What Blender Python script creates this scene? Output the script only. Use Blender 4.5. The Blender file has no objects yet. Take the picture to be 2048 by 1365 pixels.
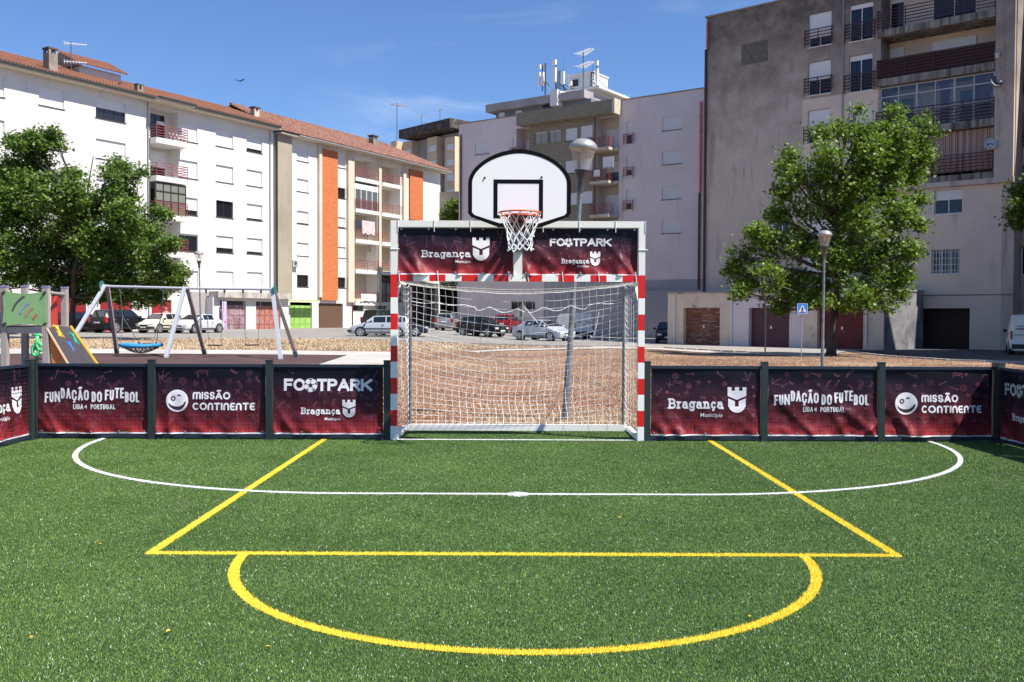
import bpy, bmesh, math, random
import numpy as np
from mathutils import Vector, Matrix, noise as mnoise
rad = math.radians
S = bpy.context.scene
COL = S.collection
random.seed(7)
# ---------------- camera, sky, sun, exposure ----------------
F = 1900.0
CAMZ = 1.53
cam = bpy.data.objects.new('camera', bpy.data.cameras.new('camera'))
COL.objects.link(cam)
CR = Matrix.Rotation(rad(-0.12), 3, 'Z') @ Matrix.Rotation(rad(90 - 1.387), 3, 'X') @ Matrix.Rotation(rad(0.23), 3, 'Z')
cam.matrix_world = Matrix.Translation((0, 0, CAMZ)) @ CR.to_4x4()
cam.data.sensor_width = 36; cam.data.lens = 36 * F / 2048
cam.data.clip_start = 0.05; cam.data.clip_end = 3000
S.camera = cam
SUN = Vector((0.62, -0.33, 1.0)).normalized()
w = bpy.data.worlds.new("World"); S.world = w; w.use_nodes = True
nt = w.node_tree; nt.nodes.clear()
N = nt.nodes.new; L = nt.links.new
sky = N('ShaderNodeTexSky'); sky.sky_type = 'NISHITA'; sky.sun_disc = False
sky.sun_elevation = math.asin(SUN.z); sky.sun_rotation = math.atan2(SUN.x, SUN.y)
sky.altitude = 700; sky.air_density = 1.0; sky.dust_density = 0.05; sky.ozone_density = 6.0
bg = N('ShaderNodeBackground'); bg.inputs[1].default_value = 0.088
ou = N('ShaderNodeOutputWorld')
tc = N('ShaderNodeTexCoord'); mp = N('ShaderNodeMapping'); mp.inputs['Scale'].default_value = (1.6, 1.6, 7)
mp.inputs['Rotation'].default_value = (0.12, -0.1, 0.3)
n1 = N('ShaderNodeTexNoise'); n1.inputs['Scale'].default_value = 2.3; n1.inputs['Detail'].default_value = 9; n1.inputs['Roughness'].default_value = 0.62
n1.inputs['Distortion'].default_value = 0.6
r1 = N('ShaderNodeValToRGB'); r1.color_ramp.elements[0].position = 0.49; r1.color_ramp.elements[1].position = 0.78
sp = N('ShaderNodeSeparateXYZ')
mr = N('ShaderNodeMapRange'); mr.inputs[1].default_value = 0.33; mr.inputs[2].default_value = 0.16
mu = N('ShaderNodeMath'); mu.operation = 'MULTIPLY'
mu2 = N('ShaderNodeMath'); mu2.operation = 'MULTIPLY'; mu2.inputs[1].default_value = 1.0
mx = N('ShaderNodeMixRGB'); mx.inputs[2].default_value = (8.5, 9.0, 9.8, 1)
L(tc.outputs['Generated'], mp.inputs[0]); L(mp.outputs[0], n1.inputs['Vector']); L(n1.outputs[0], r1.inputs[0])
L(tc.outputs['Generated'], sp.inputs[0]); L(sp.outputs[2], mr.inputs[0])
mr2 = N('ShaderNodeMapRange'); mr2.inputs[1].default_value = -0.22; mr2.inputs[2].default_value = 0.08; L(sp.outputs[0], mr2.inputs[0]); mu3 = N('ShaderNodeMath'); mu3.operation = 'MULTIPLY'; L(r1.outputs[0], mu3.inputs[0]); L(mr2.outputs[0], mu3.inputs[1]); L(mu3.outputs[0], mu.inputs[0]); L(mr.outputs[0], mu.inputs[1]); L(mu.outputs[0], mu2.inputs[0])
tint = N('ShaderNodeMixRGB'); tint.blend_type = 'MULTIPLY'; tint.inputs[0].default_value = 1; tint.inputs[2].default_value = (0.86, 0.95, 1.10, 1); L(sky.outputs[0], tint.inputs[1]); L(tint.outputs[0], mx.inputs[1]); L(mu2.outputs[0], mx.inputs[0])
L(mx.outputs[0], bg.inputs[0]); L(bg.outputs[0], ou.inputs[0])
sl = bpy.data.lights.new('sun', 'SUN'); sl.energy = 5.0; sl.angle = rad(0.5); sl.color = (1, 0.95, 0.87)
so = bpy.data.objects.new('sun', sl); COL.objects.link(so)
so.rotation_euler = SUN.to_track_quat('Z', 'Y').to_euler(); so.location = (20, -10, 30)
S.view_settings.view_transform = 'Standard'; S.view_settings.look = 'None'
S.view_settings.gamma = 1; S.view_settings.exposure = 0.72
S.cycles.max_bounces = 6; S.cycles.transparent_max_bounces = 12

# ---------------- pixel <-> place ----------------
CAM = Vector((0, 0, CAMZ))
def ray(px, py): return CR @ Vector(((px - 1024) / F, -(py - 682.5) / F, -1))
def at(px, py, Y):
    r = ray(px, py); return CAM + r * (Y / r.y)
def sst(a, b, x):
    t = min(1, max(0, (x - a) / (b - a))); return t * t * (3 - 2 * t)
def hgt(x, y):
    a = 0.35 * (1 - sst(-16, 3, x)) * sst(24, 42, y)
    a -= 0.15 * sst(5, 10, x) * sst(34, 46, y)
    return a + (0.48 - 0.35 * (1 - sst(-16, 3, x))) * (1 - sst(-4, 6, x)) * sst(64, 80, y)
def gnd(px, py):
    r = ray(px, py); z = 0
    for _ in range(12):
        t = (z - CAMZ) / r.z; p = CAM + r * t; z = hgt(p.x, p.y)
    return Vector((p.x, p.y, z))

# ---------------- objects ----------------
def tag(o, label=None, cat=None, group=None, kind=None):
    if label: o['label'] = label
    if cat: o['category'] = cat
    if group: o['group'] = group
    if kind: o['kind'] = kind
    return o
def empty(name, loc=(0, 0, 0), rz=0, **k):
    o = bpy.data.objects.new(name, None); o.empty_display_size = 0.2; COL.objects.link(o)
    o.location = loc; o.rotation_euler = (0, 0, rz); return tag(o, **k)
def adopt(o, parent):
    o.parent = parent
    if parent.parent is None: o.matrix_parent_inverse = Matrix.Translation(-Vector(parent.location))
def link(name, me, mats, parent=None, smooth=False):
    o = bpy.data.objects.new(name, me); COL.objects.link(o)
    for m in (mats if isinstance(mats, (list, tuple)) else [mats]): me.materials.append(m)
    if smooth: me.shade_smooth()
    if parent is not None: adopt(o, parent)
    else:
        n = len(me.vertices); a = np.empty(n * 3, np.float32); me.vertices.foreach_get('co', a); a = a.reshape(-1, 3)
        c = Vector((float((a[:, 0].min() + a[:, 0].max()) / 2), float((a[:, 1].min() + a[:, 1].max()) / 2), float(a[:, 2].min())))
        a -= np.array(c, np.float32); me.vertices.foreach_set('co', a.ravel()); me.update(); o.location = c
    return o
def copy_tree(o, parent=None):
    c = o.copy(); COL.objects.link(c)
    if parent is not None: c.parent = parent
    for ch in list(o.children): copy_tree(ch, c)
    return c
class MB:
    def __init__(s): s.v = []; s.f = []; s.m = []; s.k = 0
    def add(s, vs, fs, k=None):
        b = len(s.v); s.v += [tuple(p) for p in vs]
        for f in fs: s.f.append([b + i for i in f]); s.m.append(s.k if k is None else k)
    def quad(s, *p, k=None): s.add(p, [list(range(len(p)))], k)
    def hexa(s, p, k=None): s.add(p, [(0, 3, 2, 1), (4, 5, 6, 7), (0, 1, 5, 4), (1, 2, 6, 5), (2, 3, 7, 6), (3, 0, 4, 7)], k)
    def box(s, a, b, k=None):
        x0, y0, z0 = a; x1, y1, z1 = b
        s.hexa([(x0, y0, z0), (x1, y0, z0), (x1, y1, z0), (x0, y1, z0), (x0, y0, z1), (x1, y0, z1), (x1, y1, z1), (x0, y1, z1)], k)
    def obox(s, c, ax, ay, az, k=None):
        c, ax, ay, az = map(Vector, (c, ax, ay, az))
        s.hexa([c + i * ax + j * ay + l * az for l in (-1, 1) for i, j in ((-1, -1), (1, -1), (1, 1), (-1, 1))], k)
    def bar(s, p, q, w, h=None, up=(0, 0, 1), k=None):
        p, q = Vector(p), Vector(q); h = w if h is None else h; d = q - p
        if d.length < 1e-6: return
        up = Vector(up); sd = d.cross(up)
        if sd.length < 1e-5: sd = d.cross(Vector((1, 0, 0)))
        sd.normalize(); u2 = sd.cross(d).normalized()
        s.obox((p + q) / 2, sd * w / 2, d / 2, u2 * h / 2, k)
    def tube(s, pts, r, n=8, cap=True, k=None):
        pts = [Vector(p) for p in pts]; R = r if isinstance(r, (list, tuple)) else [r] * len(pts)
        vs = []; t0 = (pts[1] - pts[0]).normalized()
        a = t0.orthogonal().normalized()
        for i, p in enumerate(pts):
            t = (pts[min(i + 1, len(pts) - 1)] - pts[max(i - 1, 0)])
            t = t.normalized() if t.length > 1e-9 else t0
            a = a - t * a.dot(t)
            a = a.normalized() if a.length > 1e-6 else t.orthogonal().normalized()
            b = t.cross(a)
            for j in range(n):
                th = 2 * math.pi * j / n; vs.append(p + (a * math.cos(th) + b * math.sin(th)) * R[i])
        fs = [(i * n + j, i * n + (j + 1) % n, (i + 1) * n + (j + 1) % n, (i + 1) * n + j) for i in range(len(pts) - 1) for j in range(n)]
        if cap: fs += [list(range(n))[::-1], [(len(pts) - 1) * n + j for j in range(n)]]
        s.add(vs, fs, k)
    def lathe(s, prof, c=(0, 0, 0), n=16, k=None):
        c = Vector(c); vs = [c + Vector((r * math.cos(2 * math.pi * j / n), r * math.sin(2 * math.pi * j / n), z)) for r, z in prof for j in range(n)]
        fs = [(i * n + j, i * n + (j + 1) % n, (i + 1) * n + (j + 1) % n, (i + 1) * n + j) for i in range(len(prof) - 1) for j in range(n)]
        fs += [list(range(n))[::-1], [(len(prof) - 1) * n + j for j in range(n)]]
        s.add(vs, fs, k)
    def ball(s, c, r, n=8, k=None):
        rx, ry, rz = r if isinstance(r, (tuple, list)) else (r, r, r)
        pr = [(math.sin(math.pi * i / n), -math.cos(math.pi * i / n)) for i in range(n + 1)]
        vs = [(c[0] + a * rx * math.cos(2 * math.pi * j / (2 * n)), c[1] + a * ry * math.sin(2 * math.pi * j / (2 * n)), c[2] + z * rz) for a, z in pr for j in range(2 * n)]
        m = 2 * n
        s.add(vs, [(i * m + j, i * m + (j + 1) % m, (i + 1) * m + (j + 1) % m, (i + 1) * m + j) for i in range(n) for j in range(m)], k)
    def prism(s, poly, n, k=None):   # poly: list of Vectors, n: extrusion vector
        poly = [Vector(p) for p in poly]; n = Vector(n); c = len(poly)
        s.add(poly + [p + n for p in poly], [list(range(c)), list(range(2 * c - 1, c - 1, -1))] + [(i, i + c, (i + 1) % c + c, (i + 1) % c) for i in range(c)], k)
    def build(s, name, mats, parent=None, smooth=False, fix=True, **k):
        me = bpy.data.meshes.new(name); me.from_pydata(s.v, [], s.f)
        if any(s.m): me.polygons.foreach_set('material_index', s.m)
        if fix:
            bm = bmesh.new(); bm.from_mesh(me); bmesh.ops.recalc_face_normals(bm, faces=bm.faces); bm.to_mesh(me); bm.free()
        o = link(name, me, mats, parent)
        if smooth:
            me.shade_smooth()
            if smooth is not True: me.set_sharp_from_angle(angle=rad(smooth))
        return tag(o, **k)
# ---------------- materials ----------------
MC = {}
def M(name, c, r=0.7, m=0, c2=None, ns=3, lo=0.4, hi=0.6, bump=0, bs=40, spec=0.5, obj=False, sc=(1, 1, 1), det=6, bd=0.02,
      streak=None, st=(0.55, 0.75), sts=(1.2, 1.2, 0.12), slats=0, sdir='Z', isl=None, coat=0, trans=0, alpha=1, fine=0.0):
    if name in MC: return MC[name]
    mt = bpy.data.materials.new(name); mt.use_nodes = True; nt = mt.node_tree; N = nt.nodes.new; L = nt.links.new
    p = nt.nodes['Principled BSDF']; MC[name] = mt
    p.inputs['Base Color'].default_value = (*c, 1); p.inputs['Roughness'].default_value = r; p.inputs['Metallic'].default_value = m
    p.inputs['Specular IOR Level'].default_value = spec; p.inputs['Coat Weight'].default_value = coat
    p.inputs['Transmission Weight'].default_value = trans; p.inputs['Alpha'].default_value = alpha
    if obj: co = N('ShaderNodeTexCoord').outputs['Object']
    else: co = N('ShaderNodeNewGeometry').outputs['Position']
    def noi(scale, d=det, scl=sc):
        mp = N('ShaderNodeMapping'); mp.inputs['Scale'].default_value = scl; L(co, mp.inputs[0])
        n = N('ShaderNodeTexNoise'); n.inputs['Scale'].default_value = scale; n.inputs['Detail'].default_value = d; n.inputs['Roughness'].default_value = 0.6
        L(mp.outputs[0], n.inputs['Vector']); return n.outputs[0]
    def ramp(src, a, b):
        q = N('ShaderNodeMapRange'); q.inputs[1].default_value = a; q.inputs[2].default_value = b; L(src, q.inputs[0]); return q.outputs[0]
    cur = None
    def mix(f, a, b, mode='MIX'):
        x = N('ShaderNodeMixRGB'); x.blend_type = mode
        if isinstance(f, float): x.inputs[0].default_value = f
        else: L(f, x.inputs[0])
        for i, q in ((1, a), (2, b)):
            if isinstance(q, tuple): x.inputs[i].default_value = (*q, 1)
            else: L(q, x.inputs[i])
        return x.outputs[0]
    if c2: cur = mix(ramp(noi(ns), lo, hi), c, c2)
    if isl:
        g = N('ShaderNodeNewGeometry'); cur = mix(ramp(g.outputs['Random Per Island'], isl[1], isl[2]), cur if cur else c, isl[0])
    if streak:
        for i, sk in enumerate(streak if isinstance(streak, list) else [streak]):
            cur = mix(ramp(noi(1.0 + i * 2.3, 8, sts), *st), cur if cur else c, sk)
    if fine:
        cur = mix(ramp(noi(bs * 0.7, 3), 0.3, 0.7), cur if cur else c, mix(1.0, cur if cur else c, (1 - fine,) * 3, 'MULTIPLY'))
    if cur: L(cur, p.inputs['Base Color'])
    if bump or slats:
        b = N('ShaderNodeBump'); b.inputs['Strength'].default_value = bump or 0.6; b.inputs['Distance'].default_value = bd
        if slats:
            wv = N('ShaderNodeTexWave'); wv.bands_direction = sdir; wv.wave_profile = 'SAW'; wv.inputs['Scale'].default_value = slats; L(co, wv.inputs['Vector'])
            L(wv.outputs['Fac'], b.inputs['Height'])
        else: L(noi(bs), b.inputs['Height'])
        L(b.outputs[0], p.inputs['Normal'])
    return mt
# ---------------- ground, pitch, surfaces ----------------
def grid_sheet(xs, ys, zf, name, mat, **k):
    vs = [(x, y, zf(x, y)) for y in ys for x in xs]; n = len(xs)
    fs = [(j * n + i, j * n + i + 1, (j + 1) * n + i + 1, (j + 1) * n + i) for j in range(len(ys) - 1) for i in range(n - 1)]
    me = bpy.data.meshes.new(name); me.from_pydata(vs, [], fs); return tag(link(name, me, mat, None, True), **k)
m_dirt = M('dirt', (0.23, 0.125, 0.075), 0.95, c2=(0.40, 0.26, 0.165), ns=0.22, lo=0.42, hi=0.62, bump=0.9, bs=9, bd=0.05, streak=[(0.17, 0.09, 0.055), (0.55, 0.43, 0.29)], st=(0.55, 0.72), sts=(0.6, 0.9, 1), fine=0.45)
hx = lambda v: [-900, -500, -300, -200, -150, -120, -100] + list(np.arange(-84, 85, 1.0)) + [100, 120, 150, 200, 300, 500, 900]
ysg = [-300, -100, -40, -20, -10, 0] + list(np.arange(4, 110, 1.0)) + [120, 135, 150, 200, 300, 500, 900, 1800]
grid_sheet([float(a) for a in hx(0)], [float(a) for a in ysg], lambda x, y: hgt(x, y) - 0.02, 'ground', m_dirt, kind='structure')
def sheet(name, poly, off, mat, step=1.0, thick=0, **k):
    bm = bmesh.new(); vs = [bm.verts.new((p[0], p[1], 0)) for p in poly]; bm.faces.new(vs); bm.normal_update()
    bmesh.ops.triangulate(bm, faces=bm.faces[:])
    xs = [p[0] for p in poly]; ys = [p[1] for p in poly]
    for ax, lo, hi in ((0, min(xs), max(xs)), (1, min(ys), max(ys))):
        c = lo + step
        while c < hi:
            pc = (c, 0, 0) if ax == 0 else (0, c, 0); no = (1, 0, 0) if ax == 0 else (0, 1, 0)
            bmesh.ops.bisect_plane(bm, geom=bm.verts[:] + bm.edges[:] + bm.faces[:], plane_co=pc, plane_no=no); c += step
    for v in bm.verts: v.co.z = hgt(v.co.x, v.co.y) + off
    if thick:
        r = bmesh.ops.extrude_face_region(bm, geom=bm.faces[:])
        for g in r['geom']:
            if isinstance(g, bmesh.types.BMVert): g.co.z -= thick
    bmesh.ops.recalc_face_normals(bm, faces=bm.faces)
    if not thick and bm.faces[0].normal.z < 0: bmesh.ops.reverse_faces(bm, faces=bm.faces[:])
    me = bpy.data.meshes.new(name); bm.to_mesh(me); bm.free(); return tag(link(name, me, mat), **k)
GP = lambda *pp: [gnd(x, y) for x, y in pp]
m_asph = M('asphalt', (0.24, 0.225, 0.21), 0.9, c2=(0.31, 0.29, 0.26), ns=0.35, bump=0.5, bs=25, streak=(0.15, 0.14, 0.13), st=(0.6, 0.75), sts=(0.3, 0.5, 1), fine=0.25)
m_asph2 = M('asphalt_dark', (0.06, 0.06, 0.065), 0.9, c2=(0.085, 0.085, 0.085), ns=0.6, bump=0.5, bs=25)
m_conc = M('concrete_path', (0.52, 0.49, 0.45), 0.85, c2=(0.44, 0.41, 0.37), ns=0.5, bump=0.3, bs=18, fine=0.15)
m_rub = M('rubber_floor', (0.075, 0.036, 0.034), 0.9, c2=(0.10, 0.05, 0.045), ns=0.8, bump=0.5, bs=60, fine=0.3)
m_cob = M('cobbles', (0.42, 0.39, 0.35), 0.85, c2=(0.30, 0.28, 0.25), ns=6, bump=0.6, bs=9, fine=0.35)
m_kerb = M('kerb_stone', (0.50, 0.47, 0.43), 0.8, c2=(0.4, 0.37, 0.33), ns=2)
# parking and street behind
sheet('parking_road', GP((-500, 679), (200, 677), (420, 676), (700, 677), (860, 683), (1000, 688), (1180, 692), (1330, 692)) + [Vector((40, 66, 0)), Vector((40, 140, 0)), Vector((-90, 140, 0)), Vector((-90, 50, 0))], 0.004, m_asph, 2.0, kind='structure')
sheet('side_road', GP((1690, 701), (1780, 712), (1900, 720), (2048, 724), (2400, 735)) + [Vector((60, 30, 0)), Vector((60, 50, 0)), Vector((26, 58, 0)), Vector((18, 50, 0))], 0.008, m_asph2, 2.0, kind='structure')
# cobbled pavement in front of garages, with kerb
pv_f = [(1240, 692), (1330, 695), (1500, 704), (1640, 712), (1700, 703), (1745, 700), (1790, 697)]
pv_b = [(1800, 691), (1335, 684), (1240, 683)]
sheet('pavement', [Vector((p[0], p[1], 0)) for p in GP(*pv_f) + GP(*pv_b)], 0.012, m_cob, 1.0, kind='structure')
def kerb(name, pts, wd=0.13, h=0.10):
    m = MB()
    for a, b in zip(pts, pts[1:]):
        n = max(1, int((b - a).length / 1.0))
        for i in range(n):
            p = a.lerp(b, i / n); q = a.lerp(b, (i + 1) / n - 0.012)
            m.bar(p + Vector((0, 0, hgt(p.x, p.y) - p.z + h / 2 - 0.03)), q + Vector((0, 0, hgt(q.x, q.y) - q.z + h / 2 - 0.03)), wd, h)
    m.build(name, m_kerb, kind='structure')
kerb('pavement_kerb', GP((1240, 692.5), (1330, 695.5), (1500, 704.5), (1640, 712.5), (1672, 707)), 0.2, 0.07)
kerb('road_kerb', GP((1690, 702), (1780, 713), (1900, 721), (2048, 725.5), (2400, 737)), 0.16, 0.07)
kerb('parking_kerb', GP((-500, 680), (200, 678), (420, 677), (700, 678), (860, 684), (1000, 689), (1180, 693), (1240, 693)), 0.15, 0.06)
sheet('footpath', GP((930, 703), (1010, 699), (1130, 696), (1330, 697), (1500, 706), (1560, 711), (1500, 709.5), (1330, 700), (1130, 698.5), (1010, 702), (950, 705)), 0.006, m_conc, 1.0, kind='structure')
# playground: pale surround with maroon rubber on it
X_ = lambda px, py: gnd(px, py)
sur = GP((-500, 697), (0, 697.5), (400, 699.5), (640, 702), (786, 704)) + [Vector((X_(745, 731).x + 0.6, X_(745, 731).y, 0)), Vector((-5.5, 21, 0)), Vector((-5.9, 15, 0)), Vector((-32, 15, 0))]
sheet('playground_path', sur, 0.0, m_conc, 1.0, kind='structure')
rub = GP((-400, 708), (0, 708), (150, 707), (400, 708.5), (694, 711)) + [Vector((X_(632, 731).x, X_(632, 731).y, 0)), Vector((-6.9, 20, 0)), Vector((-7, 15.5, 0)), Vector((-28, 15.5, 0))]
sheet('playground_rubber', rub, 0.012, m_rub, 1.0, kind='structure')
# ---------------- artificial turf ----------------
GX, GY = 0.095, 11.85        # goal centre on the goal line
m_tb = M('turf_base', (0.024, 0.058, 0.014), 0.95, c2=(0.035, 0.08, 0.02), ns=2.5, bump=0.5, bs=90)
tb = MB(); tb.box((-6.35, -14, -0.06), (6.5, 13.05, 0.0)); tb.build('pitch', m_tb, kind='structure')
def blade_mat(name, c, c2, hot, hs, r=0.55, vlo=0.85, **kw):
    mt = M(name, c, r, c2=c2, ns=0.7, lo=0.35, hi=0.65, isl=(hot, hs, hs + 0.02), spec=0.2, det=8, **kw)
    p = mt.node_tree.nodes['Principled BSDF']
    nt = mt.node_tree; src = p.inputs['Base Color'].links[0].from_socket; g = nt.nodes.new('ShaderNodeNewGeometry'); w_ = nt.nodes.new('ShaderNodeMath'); w_.operation = 'MULTIPLY'; w_.inputs[1].default_value = 37.7; nt.links.new(g.outputs['Random Per Island'], w_.inputs[0]); f_ = nt.nodes.new('ShaderNodeMath'); f_.operation = 'FRACT'; nt.links.new(w_.outputs[0], f_.inputs[0])
    q_ = nt.nodes.new('ShaderNodeMapRange'); q_.inputs[3].default_value = vlo; q_.inputs[4].default_value = 1.2; nt.links.new(f_.outputs[0], q_.inputs[0]); x_ = nt.nodes.new('ShaderNodeMixRGB'); x_.blend_type = 'MULTIPLY'; x_.inputs[0].default_value = 1; nt.links.new(src, x_.inputs[1]); nt.links.new(q_.outputs[0], x_.inputs[2]); nt.links.new(x_.outputs[0], p.inputs['Base Color'])
    return mt
m_bl = blade_mat('turf_green', (0.108, 0.200, 0.034), (0.180, 0.300, 0.064), (0.85, 0.88, 0.72), 0.965, vlo=0.36, streak=(0.26, 0.31, 0.15), st=(0.60, 0.85), sts=(1.6, 1.1, 1))  # pale colour on scattered blades paints their glints
m_bw = blade_mat('turf_white', (0.80, 0.80, 0.78), (0.72, 0.72, 0.70), (0.8, 0.8, 0.8), 0.95, 0.7)
m_by = blade_mat('turf_yellow', (0.90, 0.72, 0.09), (0.86, 0.67, 0.07), (0.9, 0.78, 0.15), 0.93, 0.7)
rng = np.random.default_rng(3)
Nb = 2100000
# density falls off away from the middle of the pitch half; all of it is real standing fibre
u = rng.random(Nb * 2); yy = 3.4 + 9.6 * u ** 1.25; xx = rng.uniform(-6.3, 6.45, Nb * 2)
keep = np.abs(xx) < yy * 0.60 + 1.5
xx = xx[keep][:Nb]; yy = yy[keep][:Nb]
def seg(x, y, x0, y0, x1, y1):
    dx, dy = x1 - x0, y1 - y0; t = np.clip(((x - x0) * dx + (y - y0) * dy) / (dx * dx + dy * dy), 0, 1)
    return np.hypot(x - x0 - t * dx, y - y0 - t * dy)
R6 = 3.66
def d_white(x, y):
    d = seg(x, y, GX - 1.5, GY, GX + 1.5, GY)
    dl = np.where(x < GX - 1.5, np.abs(np.hypot(x - GX + 1.5, y - GY) - R6), 9); dr = np.where(x > GX + 1.5, np.abs(np.hypot(x - GX - 1.5, y - GY) - R6), 9)
    d = np.minimum(d * 1.15, seg(x, y, GX - 1.5, GY - R6, GX + 1.5, GY - R6))
    d = np.minimum(d, np.where(y < GY, np.minimum(dl, dr), 9))
    return np.minimum(d, np.hypot(x - GX + 0.02, y - GY + R6) - 0.07)
KW, KY = 2.41, 6.10
def d_yel(x, y):
    d = np.minimum(seg(x, y, GX - KW, GY, GX - KW, KY), seg(x, y, GX + KW, GY, GX + KW, KY))
    d = np.minimum(d, seg(x, y, GX - KW, KY, GX + KW, KY))
    return np.minimum(d, np.where(y < KY, np.abs(np.hypot(x - GX, y - KY) - 1.8), 9))
jx = xx + rng.normal(0, 0.002, xx.size); jy = yy + rng.normal(0, 0.002, xx.size)
dw = d_white(jx, jy) < 0.027; dy_ = (d_yel(jx, jy) < 0.031) & ~dw
def blades(name, mat, x, y, hh, ww, **k):
    n = x.size; th = rng.uniform(0, 2 * np.pi, n); lean = rng.uniform(0.1, 1.0, n) * hh * (0.5 if ww > .005 else 1); la = 1.2 + rng.normal(0, 1.9, n)
    h = hh * rng.uniform(0.55, 1.1, n); wd = ww * rng.uniform(0.7, 1.3, n)
    cx, cy = np.cos(th) * wd / 2, np.sin(th) * wd / 2
    z = np.zeros(n)
    v = np.empty((n, 3, 3), np.float32)
    v[:, 0] = np.stack([x - cx, y - cy, z], 1); v[:, 1] = np.stack([x + cx, y + cy, z], 1)
    v[:, 2] = np.stack([x + np.cos(la) * lean, y + np.sin(la) * lean, h], 1)
    me = bpy.data.meshes.new(name); me.vertices.add(3 * n); me.vertices.foreach_set('co', v.ravel())
    me.loops.add(3 * n); me.loops.foreach_set('vertex_index', np.arange(3 * n, dtype=np.int32))
    me.polygons.add(n); me.polygons.foreach_set('loop_start', np.arange(0, 3 * n, 3, dtype=np.int32)); me.polygons.foreach_set('loop_total', np.full(n, 3, np.int32))
    me.update(calc_edges=True); return tag(link(name, me, mat), **k)
ok = ~(dw | dy_)
blades('turf_grass', m_bl, xx[ok], yy[ok], 0.0115, 0.0038, kind='stuff', label='short green artificial grass covering the whole pitch with pale specks', cat='grass')
def ribbon(name, mat, lab, rng_pts, w, z, dist, sel):
    m = MB()
    for pts in rng_pts:
        for i in range(len(pts) - 1):
            a, b = Vector((*pts[i], z)), Vector((*pts[i + 1], z)); d = (b - a).normalized() * 0.002; n = Vector((-d.y, d.x, 0)).normalized() * w / 2
            m.quad(a - n, b - n, b + n, a + n)
    m.build(name + '_marking', mat, kind='structure', fix=False)
arcp = lambda cx, cy, r, a0, a1, n=60: [(cx + r * math.cos(rad(a0 + (a1 - a0) * i / n)), cy + r * math.sin(rad(a0 + (a1 - a0) * i / n))) for i in range(n + 1)]
m_lw = M('line_white', (0.75, 0.75, 0.73), 0.8); m_ly = M('line_yellow', (0.72, 0.50, 0.03), 0.8)
ribbon('white_line', m_lw, '', [arcp(GX - 1.5, GY, R6, 180, 270) + arcp(GX + 1.5, GY, R6, 270, 360)[0:], [(GX - 1.5, GY), (GX + 1.5, GY)]], 0.05, 0.008, 0, 0)
ribbon('yellow_line', m_ly, '', [[(GX - KW, GY - 0.05), (GX - KW, KY + 0.03)], [(GX + KW, KY + 0.03), (GX + KW, GY - 0.05)]], 0.056, 0.004, 0, 0)
ribbon('yellow_front_line', m_ly, '', [[(GX - KW - 0.03, KY), (GX + KW + 0.03, KY)]], 0.056, 0.0048, 0, 0)
ribbon('yellow_arc', m_ly, '', [arcp(GX, KY, 1.8, 181.2, 358.8)], 0.056, 0.004, 0, 0)
def line_blades(name, mat, dist, thr, **k):
    # extra dense fibre on the painted lines
    x = rng.uniform(-6.2, 6.3, 2600000); y = rng.uniform(4.1, 12.0, 2600000); s = dist(x, y) < thr
    return x[s], y[s]
ex, ey = line_blades('', None, d_white, 0.027); blades('white_line_fibre', m_bw, np.concatenate([xx[dw], ex]), np.concatenate([yy[dw], ey]), 0.016, 0.0055, kind='stuff', label='white curved goal area line woven into the turf', cat='line')
ex, ey = line_blades('', None, lambda x, y: np.where(d_white(x, y) < 0.027, 9, d_yel(x, y)), 0.031); blades('yellow_line_fibre', m_by, np.concatenate([xx[dy_], ex]), np.concatenate([yy[dy_], ey]), 0.016, 0.0055, kind='stuff', label='yellow rectangle and half circle basketball lines woven into the turf', cat='line')
# ---------------- loose ground cover ----------------
def tufts(name, mat, x, y, hh, ww, **k):
    n = x.size; th = rng.uniform(0, 2 * np.pi, n); lean = rng.uniform(-1.2, 1.2, n) * hh; la = rng.uniform(0, 6.28, n)
    z0 = np.array([hgt(a, b) for a, b in zip(x, y)]) - 0.02; h = hh * rng.uniform(0.3, 1.2, n); wd = ww * rng.uniform(0.6, 1.4, n)
    cx, cy = np.cos(th) * wd / 2, np.sin(th) * wd / 2; v = np.empty((n, 3, 3), np.float32)
    v[:, 0] = np.stack([x - cx, y - cy, z0], 1); v[:, 1] = np.stack([x + cx, y + cy, z0], 1); v[:, 2] = np.stack([x + np.cos(la) * lean, y + np.sin(la) * lean, z0 + h], 1)
    me = bpy.data.meshes.new(name); me.vertices.add(3 * n); me.vertices.foreach_set('co', v.ravel())
    me.loops.add(3 * n); me.loops.foreach_set('vertex_index', np.arange(3 * n, dtype=np.int32))
    me.polygons.add(n); me.polygons.foreach_set('loop_start', np.arange(0, 3 * n, 3, dtype=np.int32)); me.polygons.foreach_set('loop_total', np.full(n, 3, np.int32))
    me.update(calc_edges=True); return tag(link(name, me, mat), **k)
m_straw = M('dry_grass', (0.58, 0.44, 0.27), 0.9, c2=(0.36, 0.25, 0.15), ns=0.25, isl=((0.68, 0.57, 0.40), 0.5, 0.9))
m_chip = M('wood_chips', (0.28, 0.135, 0.075), 0.9, c2=(0.44, 0.245, 0.145), ns=0.3, isl=((0.60, 0.39, 0.26), 0.3, 1.0))
def inpoly(x, y, poly):
    c = np.zeros(x.size, bool); n = len(poly)
    for i in range(n):
        x0, y0 = poly[i][0], poly[i][1]; x1, y1 = poly[i - 1][0], poly[i - 1][1]
        if y0 == y1: continue
        k = ((y0 > y) != (y1 > y)) & (x < (x1 - x0) * (y - y0) / (y1 - y0) + x0); c ^= k
    return c
def scat(poly, n):
    xs = [p[0] for p in poly]; ys = [p[1] for p in poly]
    x = rng.uniform(min(xs), max(xs), n); y = rng.uniform(min(ys), max(ys), n); s = inpoly(x, y, poly); return x[s], y[s]
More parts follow.
